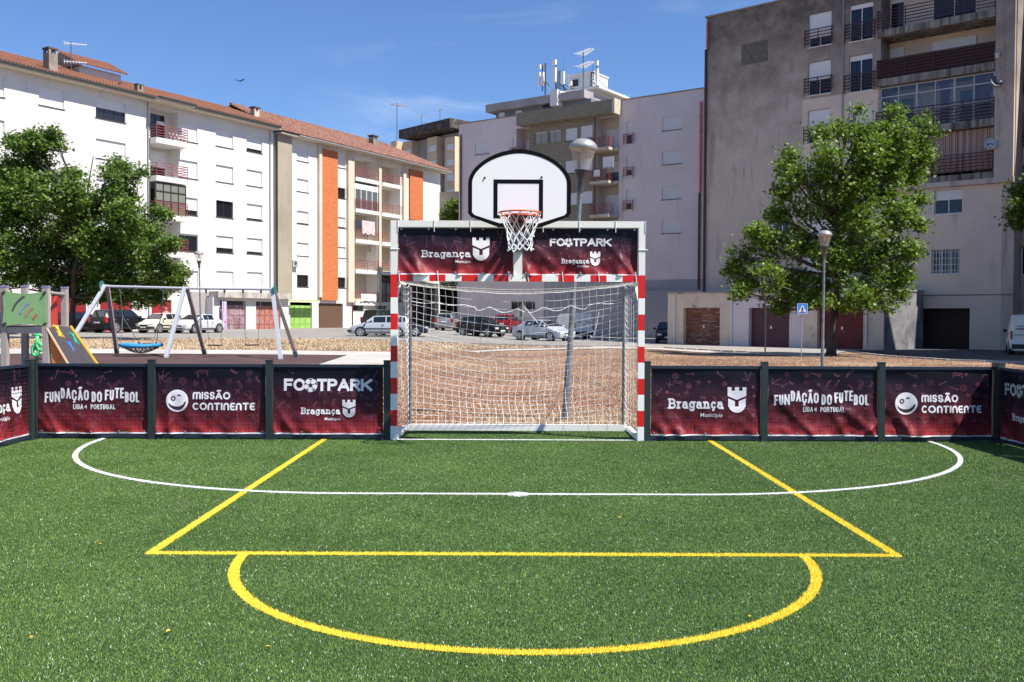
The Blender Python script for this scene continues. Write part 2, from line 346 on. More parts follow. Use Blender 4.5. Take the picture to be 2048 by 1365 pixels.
bank = GP((-100, 680), (420, 679), (700, 680), (860, 686), (1000, 692), (1130, 694), (1000, 697), (860, 701), (700, 702), (400, 699), (-100, 697))
x, y = scat(bank, 90000); mid = mnoise
keepb = np.array([mnoise.noise(Vector((a * 0.25, b * 0.3, 3.1))) > -0.25 for a, b in zip(x, y)])
tufts('dry_grass', m_straw, x[keepb], y[keepb], 0.12, 0.035, kind='stuff', label='sun dried yellow grass on the bank before the parked cars', cat='grass')
chips = [(-5.5, 13.2), (8, 13.2), (16, 26), (26, 42), (12, 44), (0, 44), (-7, 42), (-6.5, 30), (-5.5, 20)]
uu = rng.random(620000); y = 13.1 + 30 * uu ** 2.2; x = rng.uniform(-0.62, 0.66, y.size) * y
s = inpoly(x, y, chips) & (np.array([mnoise.noise(Vector((a * 0.45, b * 0.35, 9.1))) for a, b in zip(x, y)]) > -0.35)
x, y = x[s], y[s]
tufts('wood_chips', m_chip, x, y, 0.022, 0.02, kind='stuff', label='reddish brown wood chips spread on the ground behind the goal', cat='wood chips')
uu = rng.random(260000); y = 13.1 + 30 * uu ** 1.6; x = rng.uniform(-0.5, 0.62, y.size) * y
nn = np.array([mnoise.noise(Vector((a * 0.4 + 20, b * 0.35, 2.1))) + 0.6 * mnoise.noise(Vector((a * 1.7, b * 1.7, 5))) for a, b in zip(x, y)])
s = inpoly(x, y, chips) & ((nn > 0.22) | ((y < 15.6) & (nn > -0.25)))
tufts('straw_tufts', m_straw, x[s], y[s], 0.06, 0.012, kind='stuff', label='thin dry straw scattered between the wood chips behind the goal', cat='straw')
# ---------------- facade tools ----------------
class Fr:
    def __init__(s, x, y, x2, y2, off=0):
        s.d = Vector((x2 - x, y2 - y, 0)).normalized(); s.n = Vector((s.d.y, -s.d.x, 0)); s.O = Vector((x, y, 0)) + s.n * off
        s.len = math.hypot(x2 - x, y2 - y)
    def P(s, u, z, o=0): return s.O + s.d * u + s.n * o + Vector((0, 0, z))
    def hit(s, px, py, o=0):
        r = ray(px, py); t = (s.O + s.n * o - CAM).dot(s.n) / r.dot(s.n); p = CAM + r * t
        return (p - s.O).dot(s.d), p.z
    def u(s, px, o=0): return s.hit(px, 600, o)[0]
    def z(s, px, py, o=0): return s.hit(px, py, o)[1]
    def rect(s, x0, x1, y0, y1, o=0):
        xm = (x0 + x1) / 2; return [s.u(x0, o), s.u(x1, o), s.z(xm, y1, o), s.z(xm, y0, o)]
    def box(s, m, u0, u1, z0, z1, o0, o1, k=None):
        m.hexa([s.P(u0, z0, o1), s.P(u1, z0, o1), s.P(u1, z0, o0), s.P(u0, z0, o0), s.P(u0, z1, o1), s.P(u1, z1, o1), s.P(u1, z1, o0), s.P(u0, z1, o0)], k)
def wall(m, fr, u0, u1, z0, z1, ops, o=0, k=None):
    """ops: (u0,u1,z0,z1,depth)"""
    us = sorted({u0, u1} | {min(max(q, u0), u1) for r in ops for q in r[:2]}); zs = sorted({z0, z1} | {min(max(q, z0), z1) for r in ops for q in r[2:4]})
    us = [a for i, a in enumerate(us) if i == 0 or a - us[i - 1] > 1e-4]; zs = [a for i, a in enumerate(zs) if i == 0 or a - zs[i - 1] > 1e-4]
    for a, b in zip(us, us[1:]):
        run = None
        for c, d in zip(zs, zs[1:]):
            um, zm = (a + b) / 2, (c + d) / 2
            if not any(r[0] < um < r[1] and r[2] < zm < r[3] for r in ops):
                m.quad(fr.P(a, c, o), fr.P(b, c, o), fr.P(b, d, o), fr.P(a, d, o), k=k)
    for r in ops:
        a, b, c, d, dp = r[:5]; q = o - dp
        m.quad(fr.P(a, c, o), fr.P(a, d, o), fr.P(a, d, q), fr.P(a, c, q), k=k); m.quad(fr.P(b, c, q), fr.P(b, d, q), fr.P(b, d, o), fr.P(b, c, o), k=k)
        m.quad(fr.P(a, c, o), fr.P(a, c, q), fr.P(b, c, q), fr.P(b, c, o), k=k); m.quad(fr.P(a, d, q), fr.P(a, d, o), fr.P(b, d, o), fr.P(b, d, q), k=k)
def shell(m, fr, u0, u1, z0, z1, depth, o=0, k=None):
    P = fr.P
    m.quad(P(u0, z0, o), P(u0, z1, o), P(u0, z1, o - depth), P(u0, z0, o - depth), k=k); m.quad(P(u1, z0, o), P(u1, z0, o - depth), P(u1, z1, o - depth), P(u1, z1, o), k=k)
    m.quad(P(u0, z0, o - depth), P(u0, z1, o - depth), P(u1, z1, o - depth), P(u1, z0, o - depth), k=k); m.quad(P(u0, z1, o), P(u1, z1, o), P(u1, z1, o - depth), P(u0, z1, o - depth), k=k)
m_glass = M('window_glass', (0.012, 0.014, 0.018), 0.08, spec=0.6)
m_glassb = M('window_glass_blue', (0.012, 0.017, 0.03), 0.08, spec=0.5)
m_shut = M('shutter_white', (0.70, 0.69, 0.69), 0.6, slats=3.6, bump=0.35, bd=0.02)
m_shutg = M('shutter_grey', (0.60, 0.59, 0.60), 0.6, slats=3.6, bump=0.35, bd=0.02)
m_fr_w = M('frame_white', (0.7, 0.7, 0.69), 0.5); m_fr_d = M('frame_dark', (0.03, 0.028, 0.025), 0.5); m_fr_y = M('frame_yellow', (0.30, 0.21, 0.08), 0.5)
m_cur = M('curtain_purple', (0.10, 0.028, 0.075), 0.9, slats=2.2, sdir='X', bump=0.8, bd=0.05)
def window(par, fr, r, cover=1.0, dp=0.12, frame=None, shut=None, glass=None, mull=1, o=0, bars=0, trans=None, sill=True, lab=None):
    """one window part; its pane and shutter are sub-parts"""
    u0, u1, z0, z1 = r[:4]; frame = frame or m_fr_d; shut = shut or m_shut; glass = glass or m_glass
    zs = z1 - (z1 - z0) * cover; q = o - dp
    m = MB(); e = 0.05
    if cover < 0.98:
        for a in [u0] + [u0 + (u1 - u0) * (i + 1) / (mull + 1) - e / 2 for i in range(mull)] + [u1 - e]: fr.box(m, a, a + e, z0 + e, zs, q - 0.02, q + 0.035)
        fr.box(m, u0, u1, z0, z0 + e, q - 0.02, q + 0.035)
        if trans: fr.box(m, u0, u1, trans, trans + e, q - 0.019, q + 0.033)
    else: fr.box(m, u0, u1, z0, z0 + 0.03, q - 0.02, q + 0.035)
    if sill: fr.box(m, u0 - 0.06, u1 + 0.06, z0 - 0.05, z0 - 0.003, o + 0.002, o + 0.06)
    if bars:
        for i in range(bars): 
            a = u0 + (u1 - u0) * (i + 0.5) / bars; fr.box(m, a - 0.012, a + 0.012, z0, z1, o - 0.05, o - 0.03)
        for i in range(4):
            c = z0 + (z1 - z0) * (i + 0.5) / 4; fr.box(m, u0, u1, c - 0.012, c + 0.012, o - 0.029, o - 0.012)
    w_ = m.build('window', frame, par, fix=False)
    if lab: w_['label'] = lab
    if cover < 0.98: g = MB(); g.quad(fr.P(u0, z0, q), fr.P(u1, z0, q), fr.P(u1, zs, q), fr.P(u0, zs, q)); g.build('pane', glass, w_, fix=False)
    if cover > 0.02: g = MB(); fr.box(g, u0 + 0.004, u1 - 0.004, zs, z1, q - 0.01, q + 0.06); g.build('shutter', shut, w_, fix=False)
    return w_
def railing(par, fr, u0, u1, z0, o, h=0.95, n=5, mat=None, posts=3, ret=0.0, t=0.045, name='balcony_railing', retl=True):
    m = MB()
    for i in range(n):
        z = z0 + h * (i + 1) / n - t; fr.box(m, u0, u1, z, z + t, o - 0.02, o + 0.02)
        if ret:
            if retl: fr.box(m, u0 - 0.02, u0 + 0.02, z, z + t, o - ret, o - 0.021)
            fr.box(m, u1 - 0.02, u1 + 0.02, z, z + t, o - ret, o - 0.021)
    for i in range(posts):
        a = u0 + (u1 - u0) * i / (posts - 1); fr.box(m, a - 0.025, a + 0.025, z0 - 0.1, z0 + h + 0.004, o + 0.021, o + 0.045)
    return m.build(name, mat, par, fix=False)
def downpipe(par, fr, px, y0, y1, mat, o=0.09, r=0.05, name='downpipe', u=None, z=None):
    u = fr.u(px, o) if u is None else u; z = z or (fr.z(px, y1, o), fr.z(px, y0, o))
    m = MB(); m.tube([fr.P(u, z[0], o), fr.P(u, z[1], o)], r, 8)
    for i in range(1, 6): 
        zz = z[0] + (z[1] - z[0]) * i / 6; m.tube([fr.P(u, zz - 0.04, o), fr.P(u, zz + 0.04, o)], r * 1.25, 8)
    return m.build(name, mat, par, fix=False)
def ac_unit(fr, px, py, o, lab, s=1.0):
    u, z = fr.hit(px, py, o + 0.3); t = empty('air_conditioner', fr.P(u, z - 0.3, o), label=lab, cat='air conditioner', group='air conditioners on the facades')
    m = MB(); fr.box(m, u - 0.42 * s, u + 0.42 * s, z - 0.3 * s, z + 0.3 * s, o + 0.06, o + 0.38); m.build('casing', m_acw, t)
    m = MB(); c = fr.P(u - 0.08, z, o + 0.385); ring = [c + fr.d * math.cos(a) * 0.2 * s + Vector((0, 0, math.sin(a) * 0.2 * s)) for a in [2 * math.pi * i / 16 for i in range(16)]]
    m.prism(ring, fr.n * 0.015); m.build('fan_grille', m_gut, t)
    m = MB(); fr.box(m, u - 0.35, u - 0.3, z - 0.36, z - 0.301, o, o + 0.4); fr.box(m, u + 0.3, u + 0.35, z - 0.36, z - 0.301, o, o + 0.4); m.build('bracket', m_fr_w, t)
m_acw = M('ac_white', (0.50, 0.49, 0.45), 0.5)
m_w1 = M('render_white', (0.68, 0.655, 0.63), 0.85, c2=(0.62, 0.60, 0.575), ns=0.25, bump=0.12, bs=12, streak=(0.48, 0.44, 0.40), st=(0.60, 0.85), sts=(1.6, 1.6, 0.10))
m_cream = M('render_cream', (0.62, 0.54, 0.42), 0.85, c2=(0.58, 0.50, 0.385), ns=0.3, bump=0.12, bs=12, streak=(0.45, 0.38, 0.29), st=(0.62, 0.85))
m_beige = M('concrete_beige', (0.36, 0.31, 0.235), 0.9, c2=(0.30, 0.26, 0.2), ns=0.4, bump=0.3, bs=12, streak=(0.16, 0.14, 0.11), st=(0.62, 0.8))
m_wl = M('render_white_clean', (0.74, 0.72, 0.67), 0.85, c2=(0.69, 0.66, 0.61), ns=0.4, bump=0.1, bs=12)
m_tile = M('roof_tile', (0.27, 0.10, 0.055), 0.9, c2=(0.19, 0.08, 0.05), ns=1.5, streak=[(0.14, 0.08, 0.06), (0.50, 0.27, 0.18)], st=(0.6, 0.75), sts=(1, 1, 1), fine=0.3, bs=30)
m_tile2 = M('roof_tile_pale', (0.32, 0.145, 0.10), 0.9, c2=(0.20, 0.09, 0.065), ns=2.2, streak=[(0.13, 0.08, 0.06), (0.62, 0.42, 0.32)], st=(0.55, 0.7), sts=(2, 2, 2), fine=0.3, bs=30)
m_gut = M('gutter', (0.07, 0.085, 0.085), 0.6); m_rail = M('railing_red', (0.30, 0.055, 0.05), 0.5, c2=(0.2, 0.04, 0.04), ns=2)
m_pipeg = M('pipe_grey', (0.28, 0.29, 0.30), 0.6); m_crm0 = M('chimney_cream', (.55, .48, .38), .9, c2=(.42, .36, .28), ns=2); m_ch = M('chimney_render', (0.30, 0.25, 0.20), 0.9, c2=(0.2, 0.17, 0.14), ns=1.5, bump=0.3)
m_dkr = M('door_red', (0.30, 0.012, 0.018), 0.6, c2=(0.25, 0.012, 0.016), ns=1, slats=1.4, bump=0.4)
def brickm(name, fr, c1, c2, mort, sc=1.0, w=0.5, h=0.14, bw=0.02):
    mt = M(name, c1, 0.85, bump=0.01); nt = mt.node_tree; N = nt.nodes.new; L = nt.links.new; p = nt.nodes['Principled BSDF']
    g = N('ShaderNodeNewGeometry'); d = N('ShaderNodeVectorMath'); d.operation = 'DOT_PRODUCT'; d.inputs[1].default_value = fr.d; L(g.outputs['Position'], d.inputs[0])
    s = N('ShaderNodeSeparateXYZ'); L(g.outputs['Position'], s.inputs[0]); c = N('ShaderNodeCombineXYZ'); L(d.outputs['Value'], c.inputs[0]); L(s.outputs[2], c.inputs[1])
    b = N('ShaderNodeTexBrick'); b.inputs['Color1'].default_value = (*c1, 1); b.inputs['Color2'].default_value = (*c2, 1); b.inputs['Mortar'].default_value = (*mort, 1)
    b.inputs['Scale'].default_value = sc; b.inputs['Brick Width'].default_value = w; b.inputs['Row Height'].default_value = h; b.inputs['Mortar Size'].default_value = bw; b.inputs['Bias'].default_value = -0.1
    L(c.outputs[0], b.inputs['Vector']); L(b.outputs['Color'], p.inputs['Base Color']); return mt
# ================= LEFT WHITE BLOCK =================
H1 = 17.15
def eaveD(y): return H1 * F / (634.5 - y)
a_ = at(0, 127, eaveD(127)); b_ = at(548, 253, eaveD(253))
A1 = Fr(a_.x, a_.y, b_.x, b_.y)
ZE = (A1.z(0, 125.5, .95) + A1.z(300, 195.5, .95) + A1.z(545, 245, .95)) / 3 - .08; print('ZE', A1.z(0, 127, .95), A1.z(300, 197, .95), A1.z(545, 246, .95))
L0, L1 = A1.u(-330), A1.u(547)
t1 = empty('apartment_building', A1.P((L0 + L1) / 2, 0, -6), label='long white apartment block with orange tiled roof and closed shutters on the left', cat='building')
CU = [A1.u(302), A1.u(358)]
ops = []; wins = []
zr = [A1.z(509, 272) - 2.96 * i for i in range(5)]
def col(x0, x1, ytop, hh, covers, mull=1, pitch=2.96):
    zt = A1.z((x0 + x1) / 2, ytop); u0, u1 = A1.u(x0), A1.u(x1)
    for i, c in enumerate(covers):
        z1 = zt - pitch * i; wins.append(((u0, u1, z1 - hh, z1), c, mull)); ops.append((u0, u1, z1 - hh, z1, 0.2))
col(-250, -190, 100, 1.4, [1, 1, 0.6, 1, 1]); col(-110, -50, 130, 1.4, [1, 0.5, 1, 1, 1])
col(-30, 12, 150, 1.4, [1, 1, 1, 0.6, 1])
col(81, 131, 178, 1.3, [1, 1, 1, 0.7, 1]); col(194, 253, 203, 1.42, [0.45, 1, 1, 1, 0.8], 2)
col(359, 396, 249, 1.38, [1, 1, 0.72, 0.1, 1]); col(433, 467, 262, 1.38, [1, 1, 0.02, 0.72, 1]); col(494, 525, 273.5, 1.36, [0.8, 1, 0.9, 0.86, 1])
# balcony recess
zb = [A1.z(330, 282.5), A1.z(330, 357), A1.z(330, 432), A1.z(330, 505)]
ops.append((CU[0], CU[1], zb[3] - 3.1, ZE - 0.45, 1.15))
# ground floor garage doors
gd = [(102, 172, 588), (200, 263, 592), (303, 343, 600)]
gr = []
for x0, x1, y0 in gd + [(-70, 10, 580), (-180, -110, 575)]:
    r = (A1.u(x0), A1.u(x1), -0.1, A1.z((x0 + x1) / 2, y0)); gr.append(r); ops.append((*r, 0.18))
m = MB(); wall(m, A1, L0, L1, -0.4, ZE, ops); shell(m, A1, L0, L1, -0.4, ZE, 12.0); m.build('wall', m_w1, t1, fix=False)
for r, c, mu_ in wins: window(t1, A1, r, c, 0.17, mull=mu_)
for r in gr: g = MB(); A1.box(g, r[0] + .003, r[1] - .003, r[2], r[3] - .003, -0.2, -0.13); g.build('garage_door', m_dkr, t1, fix=False)
# recess back wall, doors, balconies
m = MB(); A1.box(m, CU[0] + .004, CU[1] - .004, zb[3] - 3.1, ZE - .46, -1.3, -1.15); m.build('recess_wall', m_w1, t1, fix=False)
for i, z in enumerate(zb):
    window(t1, A1, (CU[0] + 0.5, CU[0] + 2.2, z + 0.15, z + 2.25), [0.02, 0.6, 0.02, 1][i], -0.03, o=-1.15, sill=False)
    u0, u1 = CU[0] - 0.15, A1.u(377, 0.9)
    m = MB(); A1.box(m, u0 + 0.15, CU[1], z - 0.42, z, -1.14, 0.0); A1.box(m, u0, u1, z - 0.42, z, 0.003, 0.9); s_ = m.build('balcony_slab', m_w1, t1, fix=False)
    railing(t1, A1, u0 + 0.03, u1 - 0.03, z, 0.86, 1.0, 5, m_rail, 3, 0.85)
m = MB(); z = zb[2]; u0, u1 = CU[0] - 0.1, A1.u(373, 0.8)
for a in [u0 + (u1 - u0) * i / 4 for i in range(5)]: A1.box(m, a - 0.04, a + 0.04, z + .01, z + 2.45, 0.7, 0.78)
for zz in (z + 1.0, z + 1.75, z + 2.4): A1.box(m, u0, u1, zz, zz + 0.07, 0.69, 0.79)
e_ = m.build('balcony_glazing', m_fr_d, t1, fix=False)
m = MB(); A1.box(m, u0, u1, z, z + 2.4, 0.725, 0.74); m.build('pane', M('glass_grey', (0.20, 0.20, 0.17), 0.15), e_, fix=False)
z = zb[3] - 2.96; m = MB(); A1.box(m, A1.u(338), A1.u(374, .3), z + 1.1, z + 1.7, 0.02, 0.35); m.build('balcony_glazing', m_fr_w, t1, fix=False)
# awning roof bit over balcony and gutter
m = MB(); A1.box(m, L0, L1 + 0.2, ZE - 0.13, ZE + 0.05, 0.0, 0.82); A1.box(m, CU[0] - .3, A1.u(390, 1.3), ZE - 0.16, ZE + 0.04, 0.823, 1.4); m.build('eave_soffit', m_cream, t1, fix=False)
def gutter(par, fr, u0, u1, z, o, mat=m_gut):
    m = MB(); n = 8; pr = [(o + 0.11 - 0.11 * math.cos(math.pi * i / n), z - 0.14 * math.sin(math.pi * i / n)) for i in range(n + 1)]
    for (a, b), (c, d) in zip(pr, pr[1:]): m.quad(fr.P(u0, b, a), fr.P(u1, b, a), fr.P(u1, d, c), fr.P(u0, d, c))
    m.quad(fr.P(u0, z, o), fr.P(u1, z, o), fr.P(u1, z - .01, o + .22), fr.P(u0, z - .01, o + .22))
    return m.build('gutter', mat, par, fix=False)
gutter(t1, A1, L0, CU[0] - .3, ZE + 0.12, 0.83); gutter(t1, A1, CU[0] - .3, A1.u(390, 1.3), ZE + 0.12, 1.41); gutter(t1, A1, A1.u(390, 1.3), L1, ZE + 0.12, 0.83)
def tileroof(name, par, fr, u0, u1, z0, o0, run, rise, mat, pitch=0.26, amp=0.07, rows=0.38, hipr=0.0, two=True, hipl=0.0):
    n = max(2, int((u1 - u0) / pitch * 4)); nr = max(2, int(math.hypot(run, rise) / rows)); vs = []; fs = []; rr = random.Random(5)
    for j in range(nr + 1):
        for e in (0, 1):
            jj = j - 1 + e
            if jj < 0 or (e == 1 and j == nr): pass
            t = min(1, max(0, j / nr))
            lift = 0.045 if e == 1 else 0.0
            for i in range(n + 1):
                f = i / n; a = u0 + hipl * t; b = u1 - hipr * t; u = a + (b - a) * f
                wv = abs(math.sin(math.pi * i / 4)) * amp * 2
                vs.append(fr.P(u, z0 + rise * t + wv + lift + rr.uniform(-.004, .004), o0 - run * t))
    W = n + 1
    for j in range(2 * nr + 1): fs += [(j * W + i, j * W + i + 1, (j + 1) * W + i + 1, (j + 1) * W + i) for i in range(n)]
    me = bpy.data.meshes.new(name); me.from_pydata(vs, [], fs); o = link(name, me, mat, par)
    if two:
        m = MB(); m.quad(fr.P(u0 + hipl, z0 + rise, o0 - run), fr.P(u1 - hipr, z0 + rise, o0 - run), fr.P(u1, z0, o0 - 2 * run), fr.P(u0, z0, o0 - 2 * run))
        if hipr: m.quad(fr.P(u1 - hipr, z0 + rise, o0 - run), fr.P(u1, z0, o0), fr.P(u1, z0, o0 - 2 * run))
        else: m.quad(fr.P(u1, z0 - .2, o0), fr.P(u1, z0 + rise, o0 - run), fr.P(u1, z0 - .2, o0 - 2 * run))
        m.build('roof_back', mat, par, fix=False)
        m = MB(); rb = random.Random(3); x = u0 + hipl
        while x < u1 - hipr: m.tube([fr.P(x, z0 + rise + .07, o0 - run), fr.P(x + .42, z0 + rise + .10, o0 - run)], [.13, .11], 6); x += .4
        m.build('ridge_tiles', mat, par, fix=False)
    return o
RUN1 = 6.9; RISE1 = A1.z(0, 106, -5.95) - ZE - .1
rf1 = tileroof('roof', t1, A1, L0, L1 + 0.3, ZE + 0.07, 0.95, RUN1, RISE1, m_tile)
def onroof(fr, px, py, z0, o0, run, rise):
    for i in range(400):
        t = i / 400; u, z = fr.hit(px, py, o0 - run * t)
        if z <= z0 + rise * t: return u, z, o0 - run * t
    return u, z0 + rise, o0 - run
def chimney(par, fr, px, pyb, w, h, dpt, mat, args, cap=0.1, vents=True):
    u, z, o = onroof(fr, px, pyb, *args); m = MB(); fr.box(m, u - w / 2, u + w / 2, z - 0.22, z + h - 0.42, o - dpt, o)
    for a in (-w / 2, w / 2 - 0.16): 
        for b in (o - dpt, o - 0.16): fr.box(m, u + a, u + a + 0.16, z + h - 0.42, z + h - 0.12, b, b + 0.16)
    fr.box(m, u - w / 2 + .2, u + w / 2 - .2, z + h - .42, z + h - .12, o - dpt + .2, o - .2)
    c = m.build('chimney', mat, par, fix=False)
    m = MB(); fr.box(m, u - w / 2 - cap, u + w / 2 + cap, z + h - 0.12, z + h, o - dpt - cap, o + cap); m.build('cap', M('cap_dark', (0.09, 0.08, 0.07), .9), c, fix=False)
    return u, z, o
R1 = (ZE + 0.07, 0.95, RUN1, RISE1)
chimney(t1, A1, 107, 146, 0.66, 1.75, 0.7, m_ch, R1, 0.04); chimney(t1, A1, 281, 188, 0.5, 0.75, 0.4, m_ch, R1, 0.02); chimney(t1, A1, 514, 236, 0.6, 1.0, 0.55, m_crm0, R1, 0.08)
chimney(t1, A1, -120, 90, 0.9, 1.3, 0.8, m_ch, R1, 0.05)
u, z, o = onroof(A1, 240, 175, *R1); m = MB(); m.tube([A1.P(u, z - .1, o), A1.P(u, z + .35, o)], .1, 8); m.build('vent_pipe', m_gut, t1)
# stair dormer on the ridge
u0, u1 = A1.u(150, -5), A1.u(232, -5); zt = A1.z(190, 152, -4.2)
m = MB(); A1.box(m, u0, u1, zt - 1.6, zt + 0.55, -8.5, -4.2); dm = m.build('dormer', m_w1, t1, fix=False)
tileroof('roof', dm, A1, u0 - .35, u1 + .35, zt + 0.5, -3.7, 2.6, 1.25, m_tile, two=False)
m = MB(); m.prism([A1.P(u0 - .3, zt + .45, -3.7), A1.P(u0 - .3, zt + 1.75, -6.3), A1.P(u0 - .3, zt + .45, -8.9)], A1.d * 0.25); m.build('gable', m_ch, dm)
downpipe(t1, A1, 298, 205, 660, m_pipeg); downpipe(t1, A1, 541, 262, 655, m_pipeg, o=0.08)
# grey and cream ground floor panels
m = MB(); A1.box(m, A1.u(381), A1.u(429), -0.2, A1.z(405, 585), 0.004, 0.12); m.build('grey_panel', M('panel_grey', (0.36, 0.34, 0.33), .9, c2=(0.32, 0.30, .29), ns=.6), t1, fix=False)
# ================= CREAM BLOCK WITH ORANGE BRICK =================
p_ = at(549, 253, 87.2); q_ = at(882, 339, 110.5); A2 = Fr(p_.x, p_.y, q_.x, q_.y)
M0, M1 = 0.02, A2.u(880)
t2 = empty('apartment_building', A2.P(M1 / 2, 0, -6), label='cream apartment block with two orange brick strips, red balcony railings and pale tiled roof', cat='building')
u = lambda x, o=0: A2.u(x, o)
ZT = (A2.z(589, 273, 1) + A2.z(700, 297, 1) + A2.z(860, 332, 1)) / 3; print('ZT', A2.z(589, 273, 1), A2.z(700, 297, 1), A2.z(860, 332, 1))
ops = []; wins = []
for y0, y1, c in ((296, 323, 1), (359, 384, 1), (423, 448, .93), (486, 512, 1), (550, 574, .03)):
    r = tuple(A2.rect(594, 617, y0, y1)); wins.append((r, c)); ops.append((*r, 0.26))
for y0, y1, c in ((316, 336, 1), (376, 397, .03), (435, 456, .9), (494, 516, 1), (555, 576, .03)):
    r = tuple(A2.rect(675, 691, y0, y1)); wins.append((r, c)); ops.append((*r, 0.18))
zs_ = [A2.z(732, y) for y in (359, 421, 481, 541, 604)]
BR = [(u(707), u(754)), (u(760), u(800))]
zG = zs_[-1] - 0.3
for a, b in BR: ops.append((a, b, zG, ZT - 0.5, 1.5))
for x0, x1 in ((706, 727), (753, 772), (840, 852)):
    r = tuple(A2.rect(x0, x1, 610, 621)); wins.append((r, .02)); ops.append((*r, 0.18))
brn = tuple(A2.rect(637, 686, 607, 668)); grn = tuple(A2.rect(580, 624, 605, 668))
ops += [(*brn, .2), (*grn, .2)]
pas = (u(811), u(877), -.4, A2.z(845, 567)); ops.append((*pas, .8)); ops = [q for q in ops if not (q[0] > u(838) and q[1] < u(855) and q[3] < pas[3])]; wins = [q for q in wins if not (q[0][0] > u(838) and q[0][1] < u(855) and q[0][3] < pas[3])]
m = MB(); wall(m, A2, M0, M1, -0.4, ZT, ops, k=0); shell(m, A2, M0, M1, -0.4, ZT, 12.0, k=0); m.build('wall', m_wl, t2, fix=False)
for r, c in wins: window(t2, A2, r, c, 0.17)
m = MB(); A2.box(m, *[brn[i] for i in (0, 1)], -.3, brn[3], -.25, -.19); m.build('garage_door', M('door_brown', (0.12, 0.065, 0.04), .6, slats=.8, bump=.4), t2, fix=False)
m = MB(); A2.box(m, u(836), pas[1] - .003, -.4, pas[3] - .003, -.8, -.5); m.build('passage_shade_panel', M('passage_shade_black', (.012, .011, .012), .5), t2, fix=False)  # near-black sheet stands in for the shade inside the open passage
m = MB(); A2.box(m, pas[0] + .003, u(836) - .003, -.4, pas[3] - .003, -.8, -.45); m.build('maroon_panel', M('panel_maroon', (.10, .025, .02), .7), t2, fix=False)
m = MB(); A2.box(m, u(855), u(858), -.4, pas[3] - .003, -.499, -.3); m.build('passage_post', m_ch, t2, fix=False)
m_dgr = M('door_green', (0.30, 0.52, 0.13), .5, c2=(0.24, 0.44, 0.10), ns=1.2)
m = MB(); A2.box(m, grn[0], grn[1], -.3, grn[3] - .3, -.24, -.18)
for i in range(1, 4): a = grn[0] + (grn[1] - grn[0]) * i / 4; A2.box(m, a - .03, a + .03, -.3, grn[3] - .3, -.179, -.14)
for zz in (.9, 1.8): A2.box(m, grn[0], grn[1], zz, zz + .05, -.179, -.15)
m.build('garage_door', m_dgr, t2, fix=False)
m_br = brickm('brick_orange', A2, (0.50, 0.125, 0.035), (0.62, 0.20, 0.06), (0.42, 0.14, 0.06), 1, 0.26, 0.085, 0.012)
for x0, x1, y0, y1 in ((640, 673, 291, 601), (817, 843, 322, 441)):
    m = MB(); A2.box(m, u(x0), u(x1), A2.z((x0 + x1) / 2, y1), ZT - .45, 0.003, 0.2); m.build('brick_strip', m_br, t2, fix=False)
for x0, x1, y1, o in ((549, 579, 590, .35), (634.5, 640, 595, .3), (692.5, 704.5, 605, .3), (754.5, 759.5, 612, .25), (803.5, 809, 640, .25)):
    m = MB(); A2.box(m, max(u(x0), .05), u(x1), A2.z((x0 + x1) / 2, y1), ZT - .12, 0.003, o); m.build('pillar', m_beige if x0 < 560 else m_cream, t2, fix=False)
for bi, (a, b) in enumerate(BR):
    m = MB(); A2.box(m, a + .004, b - .004, zG, ZT - .5, -1.65, -1.5); m.build('recess_wall', m_cream, t2, fix=False)
    for i, z in enumerate(zs_ + []):
        m = MB(); A2.box(m, a + .006, b - .006, z - .38, z, -1.49, 0.28); m.build('balcony_slab', m_wl, t2, fix=False)
        railing(t2, A2, a + .03, b - .03, z, 0.24, 1.0, 6, m_rail, 3)
        window(t2, A2, (a + .35, a + 1.7, z + .1, z + 2.05), [[1, .03, .9, 1, .5], [.3, 1, .02, 1, .02]][bi][i], -.03, o=-1.5, sill=False, shut=m_shutg)
for i, bi in ((1, 0), (4, 1)):
    a, b = BR[bi]; z = zs_[i]; m = MB()
    for q in range(5): x = a + .1 + (b - a - .2) * q / 4; A2.box(m, x - .05, x + .05, z, z + 2.2, .1, .16)
    A2.box(m, a, b, z + 2.0, z + 2.55, .09, .17); g = m.build('balcony_glazing', m_fr_w if bi == 0 else m_fr_d, t2, fix=False)
    m = MB(); A2.box(m, a, b, z, z + 2.0, .12, .135); m.build('pane', M('glass_green_grey', (.10, .11, .10), .1), g, fix=False)
m = MB(); A2.box(m, u(705), u(812), -0.35, A2.z(750, 632), .003, .05); m.build('plinth', m_wl, t2, fix=False)
m = MB(); A2.box(m, u(705), u(812), A2.z(750, 631), A2.z(750, 612.5), .003, .03)
m = MB(); A2.box(m, M0, M1 + .8, ZT - .1, ZT + .05, 0.0, .85); m.build('eave_soffit', m_cream, t2, fix=False)
m = MB(); m.tube([A2.P(M0 + 2.2, ZT + .02, .98), A2.P(M1 + .9, ZT + .02, .98)], .07, 6); m.build('gutter', m_pipeg, t2, fix=False)
RS2 = A2.z(700, 271, -5.6) - ZT - .1; R2 = (ZT + .07, 1.0, 6.6, RS2)
tileroof('roof', t2, A2, M0, M1 + 1.0, ZT + .07, 1.0, 6.6, RS2, m_tile2, hipr=3.8)
chimney(t2, A2, 751, 293, .72, 1.2, .65, m_ch, R2, .1)
downpipe(t2, A2, 705.5, 300, 655, M('pipe_brown', (0.12, 0.05, 0.03), .6), o=.1)
